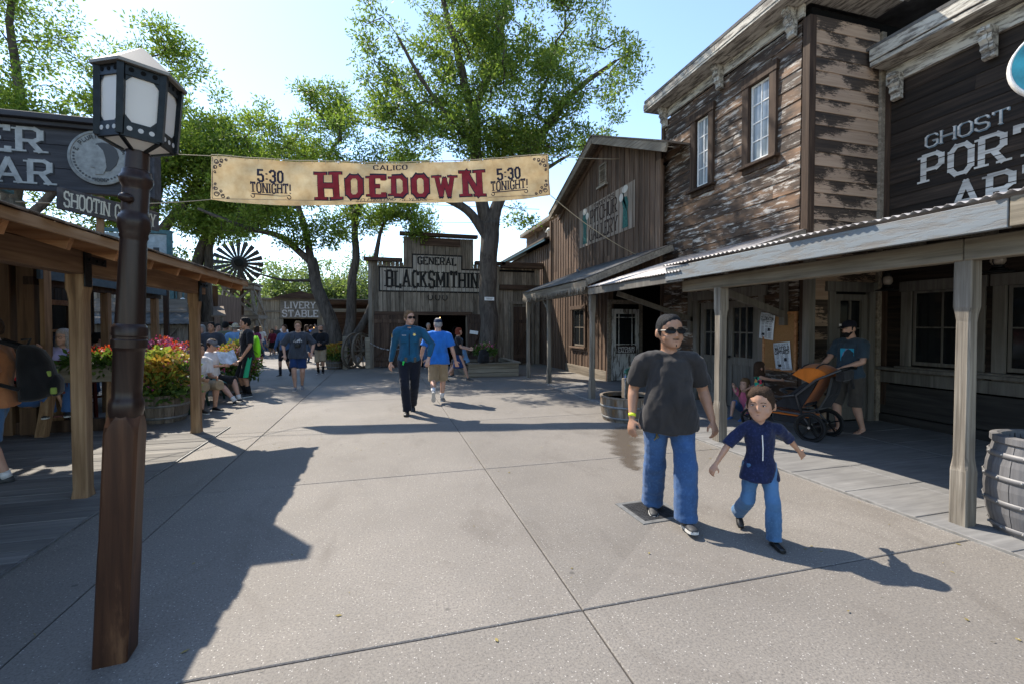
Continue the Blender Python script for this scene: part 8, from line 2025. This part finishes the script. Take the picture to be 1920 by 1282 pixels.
# wagon wheels between posts
def wagon_wheel(x, y, r, ang, label, tilt=.08):
    o = empty("wagon_wheel", (x, y, 0), ang, label, "wheel", "old wagon wheels by the smithy"); M = Matrix.Rotation(tilt, 4, 'Y') @ Matrix.Rotation(pi / 2, 4, 'Y'); M = Matrix.Translation((0, 0, r)) @ M
    m = MB(); m.lathe([(r, -.035), (r, .035), (r - .075, .035), (r - .075, -.035), (r, -.035)], 36, M=M, cap=False); m.build("rim", M_BARRELW, o)
    m = MB(); m.lathe([(.06, -.14), (.10, -.08), (.10, .08), (.06, .14)], 16, M=M); m.build("hub", M_BARRELW, o)
    for k in range(12):
        a = 2 * pi * k / 12; m = MB(); m.tube([M @ V((.09 * cos(a), .09 * sin(a), 0)), M @ V(((r - .07) * cos(a), (r - .07) * sin(a), 0))], [.026, .02], 6); m.build("spoke", M_BARRELW, o)
wagon_wheel(-1.18, 17.9, .66, radians(-32), "left one of two old wagon wheels standing between short posts"); wagon_wheel(-.86, 18.0, .66, radians(-30), "right one of two old wagon wheels standing between short posts", -.06)
for x, y, h, lb in ((-1.45, 17.75, 1.2, "short timber post left of the wagon wheels"), (-.66, 17.8, 1.15, "short timber post right of the wagon wheels")):
    tag(board("timber_post", None, M_PLANTBOX, (x, y, h / 2), (.17, .09, h)), lb, "post")
gs = empty("grindstone", (-2.35, 19.3, 0), radians(-20), "round grindstone on a stand behind the leaning tree", "grindstone"); m = MB(); m.lathe([(.62, -.05), (.62, .05)], 36, M=Matrix.Translation((0, 0, 1.0)) @ Matrix.Rotation(pi / 2, 4, 'X')); m.build("stone", plain("grind_stone", (.13, .105, .09), .9, .2, 0, 10, .3), gs); m = MB(); m.bar((-.2, .12, 0), (0, .12, 1.02), .07, .07); m.bar((.2, -.12, 0), (0, -.12, 1.02), .07, .07); m.build("stand", M_FARX, gs)
# bench
bn_ = empty("park_bench", (-3.66, 10.35, 0), 0, "green slatted bench under the two seated men", "bench"); M_BGRN = plain("bench_green", (.012, .045, .03), .5, .4)
for k in range(4): board("slat", bn_, M_BGRN, (-.12 + .11 * k, 0, .37), (.095, 2.0, .025))
for k in range(4): board("slat", bn_, M_BGRN, (-.22 - .03 * k, 0, .50 + .11 * k), (.022, 2.0, .09), (0, -.2, 0))
for y in (-.92, 0, .92):
    m = MB(); m.tube([(.24, y, 0), (.20, y, .2), (.26, y, .36), (-.16, y, .36), (-.34, y, .9)], .022, 8); m.tube([(-.16, y, .36), (-.22, y, .18), (-.30, y, 0)], .022, 8); m.tube([(.25, y, .36), (.27, y, .56), (.1, y, .62), (-.24, y, .60)], .018, 8); m.build("leg_frame", M_BGRN, bn_, True)
# grey pram canopy in the crowd
pr = empty("grey_pram", at(434, 11.9), .4, "grey-hooded pram parked behind the coleus barrel", "pram"); m = MB(); m.loft([[(.30 * cos(a) * r, .30 * sin(a) * r, z) for a in [2 * pi * i / 18 for i in range(18)]] for z, r in ((.75, 1.0), (.9, 1.0), (1.02, .82), (1.10, .5), (1.13, .1))]); m.build("hood", cloth("pram_grey", (.13, .16, .19)), pr, True)
m = MB(); m.box((0, 0, .58), (.44, .6, .3), ch=.06); m.build("body", M_STB, pr); 
for x in (-.24, .24):
    for y in (-.3, .3): wheel(pr, (x, y, .14), .14)
m = MB()
for x in (-.22, .22): m.bar((x, -.3, .14), (x, .25, .5), .03, .03); m.bar((x, .3, .14), (x, -.3, .7), .03, .03)
m.build("frame", M_STF, pr)
# table and chairs
M_REDW = wood("dark_red_chair", (.035, .006, .005), (.085, .014, .010), (.14, .03, .02), 'Z', 16, (.9, 1.1), .4)
tt = empty("high_table", (-4.75, 8.80, 0), .1, "dark high table in front of the eating woman", "table"); m = MB(); m.box((0, 0, .98), (.8, .8, .04), ch=.006); m.build("table_top", M_DARKW, tt); m = MB(); m.tube([(0, 0, .03), (0, 0, .96)], .045, 10); m.build("leg", M_IRON, tt); m = MB(); m.lathe([(.28, 0), (.28, .02), (.06, .05)], 20); m.build("foot", M_IRON, tt)
gl = MB(); gl.lathe([(.04, 0), (.05, .16), (.047, .16), (.038, .01)], 16, (-4.78, 8.70, 1.002)); t = NT("drink_glass"); t.p.inputs["Transmission Weight"].default_value = .6; g_ = gl.build("drink_glass", t.fin((.16, .15, .16), .1, .6), None, True); tag(g_, "tumbler of dark drink on the high table", "glass")
def chair(x, y, a, label):
    o = empty("high_chair", (x, y, 0), a, label, "chair", "dark red high chairs"); m = MB(); m.box((0, 0, .62), (.42, .42, .04), ch=.008); m.build("seat", M_REDW, o)
    for sx in (-1, 1):
        m = MB(); m.bar((sx * .20, .20, 0), (sx * .17, .17, .62), .04, .04); m.build("leg", M_REDW, o); m = MB(); m.bar((sx * .20, -.22, 0), (sx * .18, -.20, 1.08), .04, .04); m.build("leg", M_REDW, o)
    for k in range(5): m = MB(); m.tube([(-.12 + .06 * k, -.2, .64), (-.12 + .06 * k, -.22, .98)], .012, 6); m.build("spindle", M_REDW, o)
    m = MB(); m.box((0, -.215, 1.03), (.44, .03, .13), ch=.008); m.build("top_rail", M_REDW, o); m = MB(); m.bar((-.19, .19, .25), (.19, .19, .25), .025, .025); m.bar((-.19, -.21, .28), (.19, -.21, .28), .025, .025); m.build("stretcher", M_REDW, o)
chair(-4.62, 8.62 - .45 + .18, .25, "dark red high chair nearest the trestle flower box"); chair(-5.1, 9.35, 2.6, "dark red high chair under the eating woman"); chair(-5.3, 10.3, .6, "dark red high chair under the navy-shirted man"); chair(-5.6, 11.2, 2.4, "dark red high chair under the drinking woman")
b = MB(); b.lathe([(.03, 0), (.036, .15), (.03, .15), (.026, .01)], 14, (-5.28, 11.05, 1.26)); tag(b.build("beer_glass", plain("amber_beer", (.45, .20, .03), .2, .5), None, True), "glass of amber beer raised by the drinking woman", "glass")
